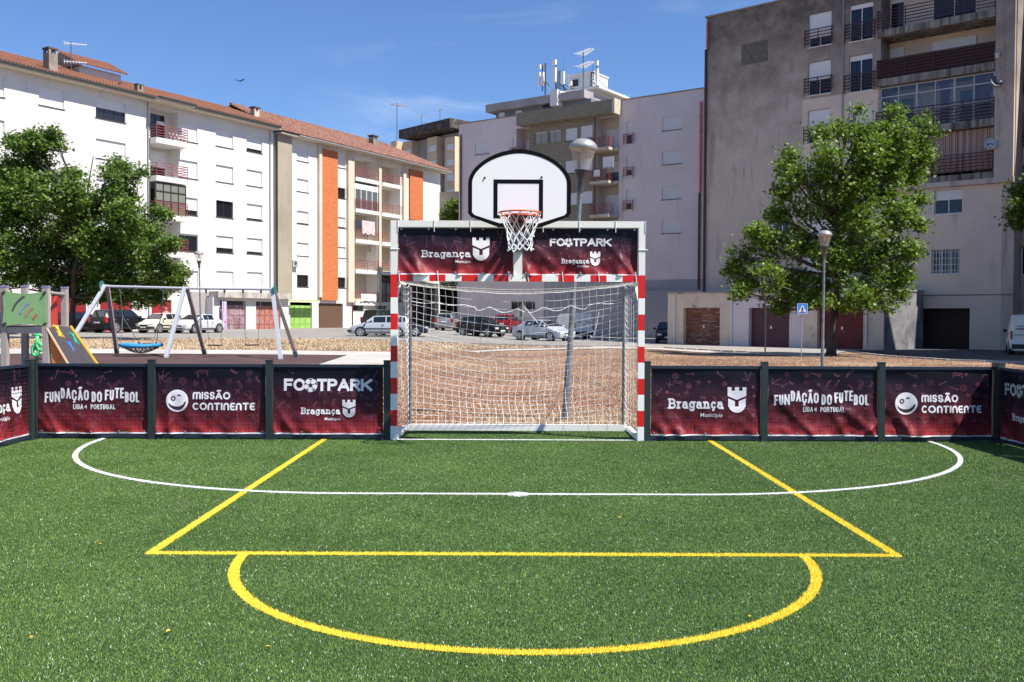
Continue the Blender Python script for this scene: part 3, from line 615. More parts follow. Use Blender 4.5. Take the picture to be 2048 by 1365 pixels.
# low garages in front of the white block
ga = Fr(*A1.P(A1.u(425), 0, 0)[:2], *A1.P(L1 + 3, 0, 0)[:2], off=1.0)
gu = lambda x: ga.u(x)
zg = ga.z(500, 597)
D_ = [tuple(ga.rect(440, 492, 602, 664)), tuple(ga.rect(512, 561, 604, 664))]
t3 = empty('garage_row', ga.P(6, 0, 0), label='low white garages with purple and orange rusty doors under a weathered canopy', cat='garage')
m = MB(); e0, e1 = gu(425.5), gu(577); wall(m, ga, e0, e1, -.4, zg, [(*r, .2) for r in D_]); ga_d = .98
m.quad(ga.P(e0, zg, 0), ga.P(e1, zg, 0), ga.P(e1, zg, -ga_d), ga.P(e0, zg, -ga_d)); m.quad(ga.P(e1, -.4, 0), ga.P(e1, -.4, -ga_d), ga.P(e1, zg, -ga_d), ga.P(e1, zg, 0)); m.quad(ga.P(e0, -.4, 0), ga.P(e0, zg, 0), ga.P(e0, zg, -ga_d), ga.P(e0, -.4, -ga_d))
m.build('wall', m_w1, t3, fix=False)
for r, c, c2, lab in ((D_[0], (0.24, 0.14, 0.17), (0.36, 0.24, 0.26), 'purple door with peeling paint'), (D_[1], (0.42, 0.12, 0.07), (0.34, 0.20, 0.19), 'rusty orange metal door')):
    m = MB(); ga.box(m, r[0], r[1], -.3, r[3] - .35, -.24, -.18)
    for i in range(1, 5): a = r[0] + (r[1] - r[0]) * i / 5; ga.box(m, a - .03, a + .03, -.3, r[3] - .35, -.179, -.14)
    for zz in (.9, 1.7): ga.box(m, r[0], r[1], zz, zz + .06, -.178, -.145)
    m.build('garage_door', M('rust' + lab[:4], c, .8, c2=c2, ns=2.5, lo=.45, hi=.55, streak=(.12, .05, .05), st=(.55, .7), sts=(3, 3, .8)), t3, fix=False)['label'] = lab
    m = MB(); ga.box(m, r[0], r[1], r[3] - .35, r[3], -.3, -.2); m.build('door_gap', m_fr_d, t3, fix=False)
m = MB(); ga.box(m, gu(428), gu(577), zg + .003, zg + .5, -.6, .5); m.build('canopy', M('canopy_weathered', (0.50, 0.46, 0.42), .9, c2=(0.28, 0.25, .22), ns=1.2), t3, fix=False)
m = MB(); A2.box(m, .1, A2.u(639, .9), A2.z(600, 603, .9), A2.z(600, 599.5, .9), .36, .9); m.build('canopy', M('canopy_green', (0.42, 0.50, 0.25), .9), t2, fix=False)
ac_unit(A2, 591, 527, 0, 'white air conditioner under the small windows of the cream block')
ac_unit(A2, 744, 499, -1.2, 'white air conditioner inside a balcony beside the orange brick strip')
# ================= FAR YELLOW BLOCK WITH CANOPY ROOF =================
p_ = at(780, 300, 150); q_ = at(925, 300, 137); A4 = Fr(p_.x, p_.y, q_.x, q_.y)
t4 = empty('apartment_building', A4.P(5, 0, -5), label='distant yellow apartment block under a dark overhanging rooftop canopy', cat='building')
m_yel = M('render_yellow', (0.66, 0.51, 0.33), .9, c2=(0.60, 0.46, 0.30), ns=.4, streak=(.3, .25, .2), st=(.6, .8)); m_vio = M('render_grey_violet', (0.36, 0.33, 0.33), .9, c2=(.32, .29, .29), ns=.4)
zt4 = A4.z(860, 277); ops = []; W4 = []
for x0, x1 in ((858, 872), (894, 907)):
    for i in range(9):
        y0 = (292 if x0 < 880 else 289) + i * 30.5; r = tuple(A4.rect(x0, x1, y0, y0 + 12, 1.2)); W4.append(r)
u4 = lambda x, o=0: A4.u(x, o)
m = MB(); wall(m, A4, u4(770), u4(930), -.5, zt4, []); shell(m, A4, u4(770), u4(930), -.5, zt4, 12); m.build('wall', m_vio, t4, fix=False)
for x0, x1 in ((781, 792), (806, 823), (854, 873), (889, 909)):
    z1_ = A4.z((x0 + x1) / 2, 275 if x0 > 850 else 283, 1.2); m = MB(); A4.box(m, u4(x0, 1.2), u4(x1, 1.2), -.5, z1_, .003, 1.2); m.build('bay', m_yel, t4, fix=False)
for r in W4:
    m = MB(); A4.box(m, r[0], r[1], r[2], r[3], 1.203, 1.24); w_ = m.build('window', m_shut, t4, fix=False)
    m = MB(); A4.box(m, r[0] - .1, r[1] + .1, r[2] - .14, r[2], 1.2, 1.3); m.build('sill', m_yel, w_, fix=False)
r = A4.rect(808, 821, 301, 309, 1.2); m = MB(); A4.box(m, *r, 1.203, 1.24); m.build('window', m_shut, t4, fix=False)
for y0 in (294, 324, 353, 381): r = A4.rect(882.5, 886.5, y0, y0 + 6); m = MB(); A4.box(m, *r, .003, .05); m.build('window', m_fr_d, t4, fix=False)
za = A4.z(850, 268, 2); m = MB(); A4.box(m, u4(797, 2.5), u4(899, 2.5), za, za + 1.3, -10, 2.5)
m.build('canopy_roof', M('canopy_dark', (0.055, 0.045, 0.04), .9, c2=(.22, .18, .15), ns=1.5, lo=.5, hi=.75), t4, fix=False)
m = MB()
for x in (802, 835, 860, 896): 
    for o in (0.6, -6): A4.box(m, u4(x) - .2, u4(x) + .2, zt4, za, o - .4, o)
m.build('canopy_post', m_fr_d, t4, fix=False)
m = MB(); A4.box(m, u4(800), u4(896), zt4 + .002, za - .002, -5.5, -4.5); m.build('roof_room', m_fr_d, t4, fix=False)
# ================= SHADED GREY BLOCK AND DARK PASSAGE =================
A5 = Fr(-13.5, 112.5, -4.2, 108.5)
t5 = empty('apartment_building', A5.P(5, 0, -4), label='low grey beige building with a dark open passage at its foot between two blocks', cat='building')
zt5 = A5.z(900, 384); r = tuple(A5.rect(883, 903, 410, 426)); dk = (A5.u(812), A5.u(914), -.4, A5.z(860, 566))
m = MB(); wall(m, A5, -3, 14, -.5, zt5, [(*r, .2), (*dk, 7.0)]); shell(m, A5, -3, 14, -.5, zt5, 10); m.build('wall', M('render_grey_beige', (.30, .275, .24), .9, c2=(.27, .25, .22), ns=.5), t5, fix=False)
window(t5, A5, r, 1, .15); m = MB(); A5.box(m, dk[0] + .01, dk[1] - .01, -.4, dk[3], -7.1, -7); m.build('passage_wall', M('passage_shade', (.035, .03, .03), .9), t5, fix=False)  # back wall coloured near black to paint the deep shade of the passage
m = MB(); 
for x in (826, 850): A5.box(m, A5.u(x) - .25, A5.u(x) + .25, -.4, dk[3], -.5, -.1)
m.build('passage_pillar', M('pillar_maroon', (.10, .035, .025), .8), t5, fix=False)
# ================= CENTRE GREY-LILAC BLOCK =================
p_ = at(918, 250, 95.2); q_ = at(1405, 177, 80.0); A3 = Fr(p_.x, p_.y, q_.x, q_.y)
ZM = (A3.z(918, 250) + A3.z(1405, 177)) / 2
t6 = empty('apartment_building', A3.P(A3.len / 2, 0, -6), label='lilac grey apartment block with dark brick bay and phone antennas on its roof', cat='building')
m_lil = M('render_lilac', (0.66, 0.575, 0.565), .92, c2=(0.60, 0.52, 0.51), ns=.22, bump=.15, bs=10, streak=[(.46, .39, .38), (.70, .62, .60)], st=(.58, .8))
m_lil2 = M('render_blue_grey', (0.34, 0.32, 0.35), .92, c2=(0.31, 0.29, 0.32), ns=.3, bump=.1)
m_crm = M('render_cream_stained', (0.56, 0.49, 0.38), .9, c2=(.46, .40, .31), ns=.8, streak=(.2, .17, .14), st=(.6, .8), sts=(3, 3, .4))
v = lambda x, o=0: A3.u(x, o)
ops = []; wins = []
def w3(x0, x1, y0, y1, c, **k): r = tuple(A3.rect(x0, x1, y0, y1)); wins.append((r, c, k)); ops.append((*r, .16))
for y0, y1 in ((233, 261), (303, 329), (372, 399), (441, 467)): w3(1322, 1360, y0, y1, 1)
for y0, y1, c in ((245, 287, .6), (312, 350, .75), (380, 418, .72)): w3(1251, 1261.5, y0, y1, c)
for y0, y1 in ((286, 309), (352, 375), (418, 441)): w3(949, 977, y0, y1, 1)
w3(1024, 1031, 277, 298, 1)
w3(1022, 1070, 603, 618, .02, mull=3)
BL = (v(1031.5), v(1060)); BRr = (v(1190.5), v(1236))
zfl = [A3.z(1212, y) for y in (299, 365, 431.5)]; zfl = zfl + [zfl[-1] - 2.96]
for a, b in (BL, BRr): ops.append((a, b, zfl[-1] - .3, ZM - 1.2, 1.2))
m = MB(); uR = v(1396) + 3.0; wall(m, A3, 0, uR, -.5, ZM, ops); shell(m, A3, 0, uR, -.5, ZM, 11); m.build('wall', m_lil, t6, fix=False)
for r, c, k in wins: window(t6, A3, r, c, .13, shut=m_shutg, **k)
m_bk = brickm('brick_grey_green', A3, (0.23, 0.20, 0.14), (0.29, 0.25, 0.18), (0.14, 0.12, 0.09), 1, 0.5, 0.16, .02)
WB = []
for x0, x1 in ((1067, 1092), (1096, 1120), (1129, 1152.5), (1158.5, 1183)):
    for i in range(4): WB.append((tuple(A3.rect(x0, x1, *( (265, 290) if x0 == 1067 else (262, 286) if x0 == 1096 else (257, 282) if x0 == 1129 else (252, 277)), .3)), i))
o2 = []; w2 = []
for r, i in WB:
    d = 2.96 * i; q = (r[0], r[1], r[2] - d, r[3] - d); w2.append((q, i)); o2.append((*q, .15))
m = MB(); zb0 = zfl[-1] - .3; zb1 = ZM - 1.21; wall(m, A3, v(1060.5), v(1190), zb0, zb1, o2, o=.3)
for a in (v(1060.5), v(1190)): m.quad(A3.P(a, zb0, .003), A3.P(a, zb1, .003), A3.P(a, zb1, .3), A3.P(a, zb0, .3))
m.quad(A3.P(v(1060.5), zb0, .003), A3.P(v(1190), zb0, .003), A3.P(v(1190), zb0, .3), A3.P(v(1060.5), zb0, .3)); bay = m.build('brick_bay', m_bk, t6, fix=False)
for j, (q, i) in enumerate(w2):
    yf = i == 0 and j < 8; window(t6, A3, q, .05 if yf else 1, .12, frame=m_fr_y if yf else m_fr_d, shut=m_shutg, o=.3, glass=M('glass_curtain', (.30, .29, .27), .3) if yf else None)
zp0, zp1 = A3.z(1060, 254, 1.2), A3.z(1232, 198, 1.2)
m = MB(); A3.box(m, v(1031, 1.2), v(1222, 1.2), ZM - 1.2, zp1 + .05, .003, 1.2); m.build('brick_parapet', m_bk, t6, fix=False)
m = MB(); A3.box(m, v(1222, 1.2) + .003, v(1222, 1.2) + .25, ZM - 1.3, zp1 + .1, .0035, 1.25); m.build('parapet_end', m_crm, t6, fix=False)
for bi, (a, b) in enumerate((BL, BRr)):
    m = MB(); A3.box(m, a + .004, b - .004, zfl[-1] - .3, ZM - 1.2, -1.3, -1.2); m.build('recess_wall', m_crm, t6, fix=False)
    for i, z in enumerate(zfl):
        m = MB(); A3.box(m, a + .006, b - .006, z - .25, z, -1.19, .301); A3.box(m, a + .006, b - .4, z - .25, z, .302, 1.15); m.build('balcony_slab', m_crm, t6, fix=False)
        railing(t6, A3, a + .03, b - .42, z, 1.1, .95, 5, m_rail, 3, 0.95, .05)
        window(t6, A3, (a + .4, b - .3, z + .05, z + 1.95), 1 if i != 1 else .5, -.03, o=-1.2, sill=False, shut=m_shutg)
for y in (275, 342, 408): r = (v(1251) - .2, v(1262) + .2); z = A3.z(1256, y + 13); railing(t6, A3, r[0], r[1], z, .18, .85, 5, m_rail, 2, .17, .035, 'window_railing')
# lower blue-grey and dark foot
m = MB(); A3.box(m, v(1088), uR - .01, -.4, A3.z(1200, 563), .003, .06); m.build('lower_wall', m_lil2, t6, fix=False)
m = MB(); A3.box(m, v(1243), uR - .05, -.4, A3.z(1300, 582), .063, .5); m.build('lower_wall', M('render_dark_grey', (.29, .275, .29), .9), t6, fix=False)  # foot in a darker grey than the wall beside it
m_pr = M('pipe_red', (0.50, 0.14, 0.09), .5, c2=(.40, .10, .06), ns=1); m_pd = M('pipe_dark_red', (.075, .025, .03), .6)
downpipe(t6, A3, 1398.5, 204, 385, m_pr, o=.12, r=.1); downpipe(t6, A3, 1397, 386, 585, m_pd, o=.12, r=.1); downpipe(t6, A3, 921, 270, 445, m_pd, o=.1, r=.07); downpipe(t6, A3, 917.5, 565, 660, m_fr_w, o=.1, r=.06)
m = MB(); A3.box(m, -.15, uR + .1, ZM, ZM + .08, -11.1, .1); m.build('roof_edge', m_ch, t6, fix=False)
# set back attic
m_att = M('attic_blue', (.13, .15, .19), .8, c2=(.16, .18, .22), ns=1)
s0, s1 = v(978, -3.5), v(1180, -3.5); z0a, z1a = ZM + .08, A3.z(985, 224, -3)
m = MB(); A3.box(m, s0 + .8, s1, z0a, z1a, -10, -3.5); m.build('attic', m_att, t6, fix=False)
m = MB(); A3.box(m, s0, v(1168, -3), z1a, z1a + .75, -10.5, -2.8); m.build('attic_roof', M('fascia_grey', (.36, .33, .33), .9, c2=(.28, .26, .26), ns=.8), t6, fix=False)
for x0, x1, y0, y1 in ((997, 1008, 226, 236), (1030, 1042, 222, 232), (1084, 1104, 210, 218)):
    m = MB(); q = A3.rect(x0, x1, y0, y1, -3.5); A3.box(m, *q, -3.497, -3.45); m.build('attic_window', m_shutg if x0 < 1050 else m_glass, t6, fix=False)
zk = z1a + .75
def bx6(name, x0, x1, y0, y1, o, dp, mat, par=None):
    q = A3.rect(x0, x1, y0, y1, o); m = MB(); A3.box(m, q[0], q[1], q[2], q[3], o - dp, o); return m.build(name, mat, par or t6, fix=False)
bx6('roof_room', 1127, 1183, 182, 205, -5, 5, M('room_white', (.66, .65, .63), .8)); bx6('roof_room_slab', 1122, 1196, 177.5, 182, -4.6, 6, m_fr_w)
bx6('roof_room', 1098, 1112, 180, 212, -2.5, 3, M('room_white', (.66,) * 3, .8)); bx6('roof_room_window', 1176.5, 1182, 186, 196, -4.98, .02, m_fr_d)
tc_ = empty('equipment_cabin', A3.P(v(1150, -6), zk + 1, -6.5), label='white equipment cabin among the phone antennas on the lilac block', cat='cabin')
q = A3.rect(1133, 1161, 151, 178, -6); m = MB(); A3.box(m, q[0], q[1] + 1.2, q[2], q[3], -9, -6); m.build('cabin_wall', M('cabin_white', (.62, .63, .62), .7), tc_, fix=False)
m = MB(); A3.box(m, q[0] - .1, q[1] + 1.3, q[3], q[3] + .1, -9.1, -5.9); m.build('cabin_roof', m_fr_w, tc_, fix=False)
m = MB(); A3.box(m, q[1] - 1.0, q[1] - .4, q[2] + .2, q[3] - .5, -5.997, -5.9); m.build('vent_grille', m_fr_d, tc_, fix=False)
# phone masts
m_ant = M('antenna_white', (.75, .75, .74), .5); m_lat = M('mast_steel', (.10, .11, .12), .5, m=.3); m_or = M('antenna_orange', (.55, .3, .16), .6)
def mast(px, ytop, ybot, lab, panels=(), whip=0, o=-6, r=.06, lattice=False, name='phone_mast'):
    c, z1 = A3.hit(px, ytop, o); z0 = A3.z(px, ybot, o); t = empty(name, A3.P(c, z0, o), label=lab, cat='antenna', group='antennas on the roof of the lilac block')
    m = MB(); 
    if lattice:
        for i in range(3): a = i * 2.1; m.tube([A3.P(c + .25 * math.cos(a), z0, o + .25 * math.sin(a)), A3.P(c + .12 * math.cos(a), z1, o + .12 * math.sin(a))], .035, 5)
        n = 10
        for i in range(n): a, b = z0 + (z1 - z0) * i / n, z0 + (z1 - z0) * (i + 1) / n; sgn = 1 if i % 2 else -1; m.tube([A3.P(c - .2 * sgn, a, o), A3.P(c + .2 * sgn, b, o + .1)], .025, 4); m.tube([A3.P(c - .22, b, o), A3.P(c + .22, b, o)], .025, 4)
    else: m.tube([A3.P(c, z0, o), A3.P(c, z1, o)], r, 6)
    m.tube([A3.P(c + 1.1, z0, o - .6), A3.P(c, z0 + (z1 - z0) * .45, o)], .04, 5)
    m.build('pole', m_lat, t)
    for dx, y0, y1, w_ in panels:
        a, za = A3.hit(px + dx, y0, o); zb_ = A3.z(px + dx, y1, o); m = MB(); A3.box(m, a - w_ / 2, a + w_ / 2, zb_, za, o + .15, o + .4)
        m.build('panel_antenna', m_ant, t); 
        m = MB(); 
        for zz in (zb_ + .3, za - .3): A3.box(m, min(a, c) - .03, max(a, c) + .03, zz - .04, zz + .04, o + .02, o + .149)
        m.build('bracket', m_lat, t)
    if whip: m = MB(); m.tube([A3.P(c, z1, o), A3.P(c, z1 + whip, o)], .02, 4); m.build('whip', m_lat, t)
    return t, c, z1
mast(1085, 130, 182, 'leftmost phone mast with one short and one long white panel', [(-2.5, 131, 139, .22), (-3.5, 146, 174, .25), (4, 146, 172, .2)])
mast(1091, 127, 190, 'thin pole beside the leftmost phone mast', [], r=.09)
mast(1112, 128, 187, 'tallest white phone mast with a box panel above a long panel', [(-.5, 121.5, 131, .42), (-.5, 137, 167, .42)], r=.08)
mast(1118.5, 142, 188, 'lattice mast between two white panels left of the cabin', lattice=True)
mast(1127, 145, 186, 'phone mast with one white panel touching the cabin', [(1.5, 145, 170, .36)], whip=1.2)
mast(1185, 145, 182, 'lattice mast right of the cabin', lattice=True, whip=1.3)
mast(1193, 120, 182, 'rightmost phone mast with a short and a long white panel', [(4, 123, 132, .22), (4, 139, 170, .26)], r=.06)
mast(1143, 168, 184, 'small white box antenna in front of the cabin', [(0, 165, 172, .35)], o=-5)
def yagi(fr, px, py, ybot, o, lab, sc=1.0, heads=((0, 0),), group=None, mat=None, ang=0):
    c, z1 = fr.hit(px, py, o); z0 = fr.z(px, ybot, o); t = empty('tv_antenna', fr.P(c, z0, o), label=lab, cat='antenna', group=group)
    m = MB(); m.tube([fr.P(c, z0, o), fr.P(c, z1 + .2, o)], .035 * sc, 5); m.build('mast', m_lat, t)
    for dz, side in heads:
        m = MB(); z = z1 - dz; d = (fr.d * math.cos(ang) + fr.n * math.sin(ang)); n = fr.n * math.cos(ang) - fr.d * math.sin(ang); b = fr.P(c, z, o)
        m.tube([b - d * .5 * sc, b + d * 1.1 * sc], .03 * sc, 5)
        for i in range(8): q = b + d * (-.45 + i * .2) * sc; l = (.45 - i * .03) * sc; m.tube([q - n * l, q + n * l], .014 * sc, 4); m.tube([q - Vector((0, 0, l * .35)), q + Vector((0, 0, l * .35))], .014 * sc, 4)
        m.build('yagi_head', mat or m_or, t)
    return t
yagi(A3, 1167, 106, 205, -3.2, 'tall mast with two television antennas before the cabin', 1.5, ((0, 0), (1.2, 0)), mat=m_ant, ang=.5)
m_ang = M('antenna_grey', (.35, .35, .36), .5)
yagi(A1, 142, 88, 150, -3, 'television antenna beside the dormer on the left tiled roof', 1.0, ((0, 0), (1.35, 0)), mat=m_ant, ang=.7)
yagi(A2, 794, 210, 292, -3, 'tall thin television antenna above the cream block roof', 1.3, ((0, 0),), mat=m_ang, ang=.5)
yagi(A4, 843, 232, 262, -3, 'left antenna on the distant dark canopy', 1.0, mat=m_ang); yagi(A4, 880, 220, 262, -3, 'right antenna on the distant dark canopy', 1.0, mat=m_ang)
# ================= RIGHT GREY TOWER =================
A6 = Fr(13.2, 64.6, 19.0, 59.7)
ZR = CAMZ + 20.3
g = lambda x, o=0: A6.u(x, o)
t7 = empty('apartment_building', A6.P(8, 0, -6), label='tall stained grey apartment tower with dark red balconies on the right', cat='building')
m_twr = M('render_tower', (0.56, 0.46, 0.385), .93, c2=(0.49, 0.405, 0.34), ns=.35, bump=.3, bs=9, streak=[(.27, .22, .19), (.56, .48, .41)], st=(.55, .74), sts=(1.5, 1.5, .25), fine=.1)
# weathering that gets denser towards the top of the wall
nt_ = m_twr.node_tree; N_ = nt_.nodes.new; p_n = nt_.nodes['Principled BSDF']; src = p_n.inputs['Base Color'].links[0].from_socket
gg = N_('ShaderNodeNewGeometry'); ss = N_('ShaderNodeSeparateXYZ'); nt_.links.new(gg.outputs['Position'], ss.inputs[0]); r_ = N_('ShaderNodeMapRange'); r_.inputs[1].default_value = 9; r_.inputs[2].default_value = 21; r_.inputs[3].default_value = -.25; r_.inputs[4].default_value = .42
nt_.links.new(ss.outputs[2], r_.inputs[0]); no_ = N_('ShaderNodeTexNoise'); no_.inputs['Scale'].default_value = .55; no_.inputs['Detail'].default_value = 10; no_.inputs['Roughness'].default_value = .7; nt_.links.new(gg.outputs['Position'], no_.inputs['Vector'])
ad = N_('ShaderNodeMath'); nt_.links.new(r_.outputs[0], ad.inputs[0]); nt_.links.new(no_.outputs[0], ad.inputs[1]); r2_ = N_('ShaderNodeMapRange'); r2_.inputs[1].default_value = .45; r2_.inputs[2].default_value = 1.0; nt_.links.new(ad.outputs[0], r2_.inputs[0])
mm_ = N_('ShaderNodeMixRGB'); nt_.links.new(r2_.outputs[0], mm_.inputs[0]); nt_.links.new(src, mm_.inputs[1]); mm_.inputs[2].default_value = (.12, .10, .085, 1); nt_.links.new(mm_.outputs[0], p_n.inputs['Base Color'])
m_tw2 = M('render_tower_cream', (0.68, 0.56, 0.46), .93, c2=(0.62, 0.51, 0.42), ns=.5, bump=.2, bs=9, streak=(.36, .30, .25), st=(.6, .8), sts=(1.5, 1.5, .3))
m_rd = M('railing_dark_red', (0.075, 0.013, 0.013), .6, c2=(.045, .011, .011), ns=2)
u9, uE = g(1755), g(1985); uEnd = g(2026)
ops = []; wins = []
for i in range(6):
    z1 = A6.z(1634, 27) - 3.0 * i; r = (g(1611.5), g(1656.5), z1 - 2.05, z1); wins.append((r, (.72, .55, .8, .7, .9, 1)[i], {})); ops.append((*r, .2))
    z1 = A6.z(1716, 9) - 3.07 * i; r = (g(1692.5), g(1739), z1 - 2.2, z1); wins.append((r, (.12, .14, .9, .5, .2, 1)[i], {})); ops.append((*r, .2))
for a, b, c, d, cv, k in ((1866, 1922, 380, 428, .42, dict(bars=0)), (1862, 1918, 499, 548, .03, dict(bars=9, mull=2)), (1548, 1576, 398, 470, .3, {})):
    r = tuple(A6.rect(a, b, c, d)); wins.append((r, cv, k)); ops.append((*r, .15))
gar = tuple(A6.rect(1833, 1940, 617, 700)); ops.append((gar[0], gar[1], -.4, gar[3], .5))
zS = [A6.z(1983, y) for y in (22, 127, 238, 345)]
zBot = zS[3] - .35
ops.append((u9, uE, zS[3], ZR - .3, 1.5))
m = MB(); wall(m, A6, 0, uEnd, -.5, ZR, ops, k=0); shell(m, A6, 0, uEnd, -.5, ZR, 12, k=0); m.build('wall', m_twr, t7, fix=False)
for r, c, k in wins: window(t7, A6, r, c, .14, frame=m_fr_w, glass=m_glassb, **k)
# cream render patch around window columns and lower storeys
m = MB(); A6.box(m, g(1600), g(1752), A6.z(1680, 545), A6.z(1670, 175), -.001, .0)
oc = [o for o in ops if o[3] < A6.z(1634, 190) or True]
m = MB(); wall(m, A6, g(1601), g(1751), A6.z(1640, 580), A6.z(1640, 196), [o for o in ops if g(1600) < o[0] < g(1750)], o=.012); m.build('render_patch', m_tw2, t7, fix=False)
m = MB(); wall(m, A6, g(1753), uEnd - .6, -.5, zBot - .3, [o for o in ops if o[0] > g(1755) and o[3] < zBot], o=.012); m.build('render_patch', m_tw2, t7, fix=False)
m = MB(); A6.box(m, gar[0] + .003, gar[1] - .003, -.4, gar[3], -.6, -.5); m.build('garage_door', M('door_darkbrown', (.022, .010, .008), .7, slats=1.0, bump=.5), t7, fix=False)
for i in range(4):
    for x0, x1, yb, hh in ((1606, 1659, 93, 1.0), (1686, 1744, 82, 1.0)):
        z = A6.z((x0 + x1) / 2, yb) - (3.0 if x0 < 1650 else 3.07) * i + .05; railing(t7, A6, g(x0), g(x1), z, .16, hh, 5, m_rd, 3, .15, .05, 'window_railing')
m = MB(); A6.box(m, u9 + .004, uE - .004, zS[3], ZR - .3, -1.6, -1.5); m.build('recess_wall', m_tw2, t7, fix=False)
for i, z in enumerate(zS):
    m = MB(); A6.box(m, u9 + .005, uE - .005, z - .42, z, -1.49, .0); A6.box(m, u9 - .15, uE - .02, z - .42, z, .014, .3); m.build('balcony_slab', M('slab_stained', (.30, .27, .24), .9, c2=(.20, .18, .16), ns=1.5, streak=(.07, .06, .05), st=(.45, .62), sts=(4, 4, .25)), t7, fix=False)
    railing(t7, A6, u9 - .12, uE - .03, z + .03, .25, 1.12, 6, m_rd, 5, .24, .05)
    if i == 1:
        m = MB(); A6.box(m, u9 - .1, uE - .06, z + .05, z + 1.1, .17, .2); m.build('balcony_panel', M('panel_black_red', (.022, .005, .006), .7), t7, fix=False)
    if i in (0, 1, 3):
        a, b = g(1858, -1.5), g(1945, -1.5); window(t7, A6, (a, b, z + .15, z + 2.1), .35 if i else .1, -.03, o=-1.5, frame=m_fr_w, glass=m_glassb, sill=False)
        a, b = g(1774, -1.5), g(1802, -1.5); window(t7, A6, (a, b, z + .05, z + 2.15), .3 if i else .1, -.03, o=-1.5, frame=m_fr_w, sill=False, mull=0)
# glazed third balcony
z = zS[2]; m = MB(); a, b = u9 + .02, uE - .1; 
for i in range(7): x = a + (b - a) * i / 6; w_ = .055 if i % 2 == 0 else .03; A6.box(m, x - w_, x + w_, z, z + 2.62, -.12, -.04)
for zz in (z + 1.0, z + 2.0, z + 2.55): A6.box(m, a, b, zz, zz + .07, -.125, -.035)
ge = m.build('balcony_glazing', M('frame_grey', (.42, .42, .43), .5), t7, fix=False)
m = MB(); A6.box(m, a, b, z, z + 2.6, -.09, -.075); m.build('pane', M('glass_clear', (.9, .92, .95), .02, trans=1.0, spec=.5), ge, fix=False)
m = MB(); 
for x0, x1 in ((1942, 1972), (1872, 1890), (1757, 1771)): A6.box(m, g(x0), g(x1), z + .1, z + 2.5, -.3, -.26)
m.build('curtain', m_cur, ge, fix=False)
m = MB(); A6.box(m, g(1800, -1.5), g(1822, -1.5), z, z + 2.1, -1.497, -1.45); A6.box(m, g(1915, -1.5), g(1938, -1.5), z, z + 2.1, -1.497, -1.45); m.build('door', M('door_blue', (.08, .10, .14), .5), t7, fix=False)
# striped sun blind in the lowest balcony
m_str = M('blind_striped', (.42, .24, .17), .9); nt_ = m_str.node_tree; N_ = nt_.nodes.new
gg = N_('ShaderNodeNewGeometry'); dd = N_('ShaderNodeVectorMath'); dd.operation = 'DOT_PRODUCT'; dd.inputs[1].default_value = A6.d; nt_.links.new(gg.outputs['Position'], dd.inputs[0])
mu_ = N_('ShaderNodeMath'); mu_.operation = 'MULTIPLY'; mu_.inputs[1].default_value = 3.0; nt_.links.new(dd.outputs['Value'], mu_.inputs[0]); fr_ = N_('ShaderNodeMath'); fr_.operation = 'FRACT'; nt_.links.new(mu_.outputs[0], fr_.inputs[0])
cr_ = N_('ShaderNodeValToRGB'); cr_.color_ramp.interpolation = 'CONSTANT'; el = cr_.color_ramp.elements; el[0].color = (.30, .13, .08, 1); el[1].position = .3; el[1].color = (.28, .26, .27, 1)
for ps, cc in ((.45, (.38, .22, .10, 1)), (.6, (.40, .37, .37, 1)), (.75, (.20, .10, .09, 1)), (.88, (.33, .31, .32, 1))): e_ = el.new(ps); e_.color = cc
nt_.links.new(fr_.outputs[0], cr_.inputs[0]); nt_.links.new(cr_.outputs[0], nt_.nodes['Principled BSDF'].inputs['Base Color'])
z = zS[3]; m = MB()
nseg = 60; a, b = g(1800), uE - .06
for i in range(nseg): 
    x0, x1 = a + (b - a) * i / nseg, a + (b - a) * (i + 1) / nseg; o0, o1 = -.1 + .03 * math.sin(i * 1.3), -.1 + .03 * math.sin((i + 1) * 1.3)
    m.quad(A6.P(x0, z + .2, o0), A6.P(x1, z + .2, o1), A6.P(x1, zS[2] - .46, o1), A6.P(x0, zS[2] - .46, o0))
sb = m.build('sun_blind', m_str, fix=False, label='orange and grey striped fabric blind closing the lowest balcony of the tower', cat='blind')
# overhang foot, end pillar, pipes
m = MB(); A6.box(m, g(1753), uEnd - .01, zBot - .28, zBot, .014, .32); A6.box(m, uE + .02, uEnd - .05, zBot, ZR - .01, .014, .3); m.build('end_pillar', m_twr, t7, fix=False)
m = MB(); A6.box(m, g(1720), uEnd, A6.z(1880, 592), A6.z(1880, 590), .013, .05); m.build('ledge', m_ch, t7, fix=False)
m = MB(); A6.box(m, -.1, uEnd + .1, ZR, ZR + .1, -12.1, .1); m.build('roof_edge', m_ch, t7, fix=False)
downpipe(t7, A6, 1410, 45, 100, m_pr, o=.1, r=.07); downpipe(t7, A6, 1407.5, 101, 585, m_pd, o=.1, r=.09)
downpipe(t7, A6, 1680, 0, 240, m_pipeg, o=.06, r=.04)
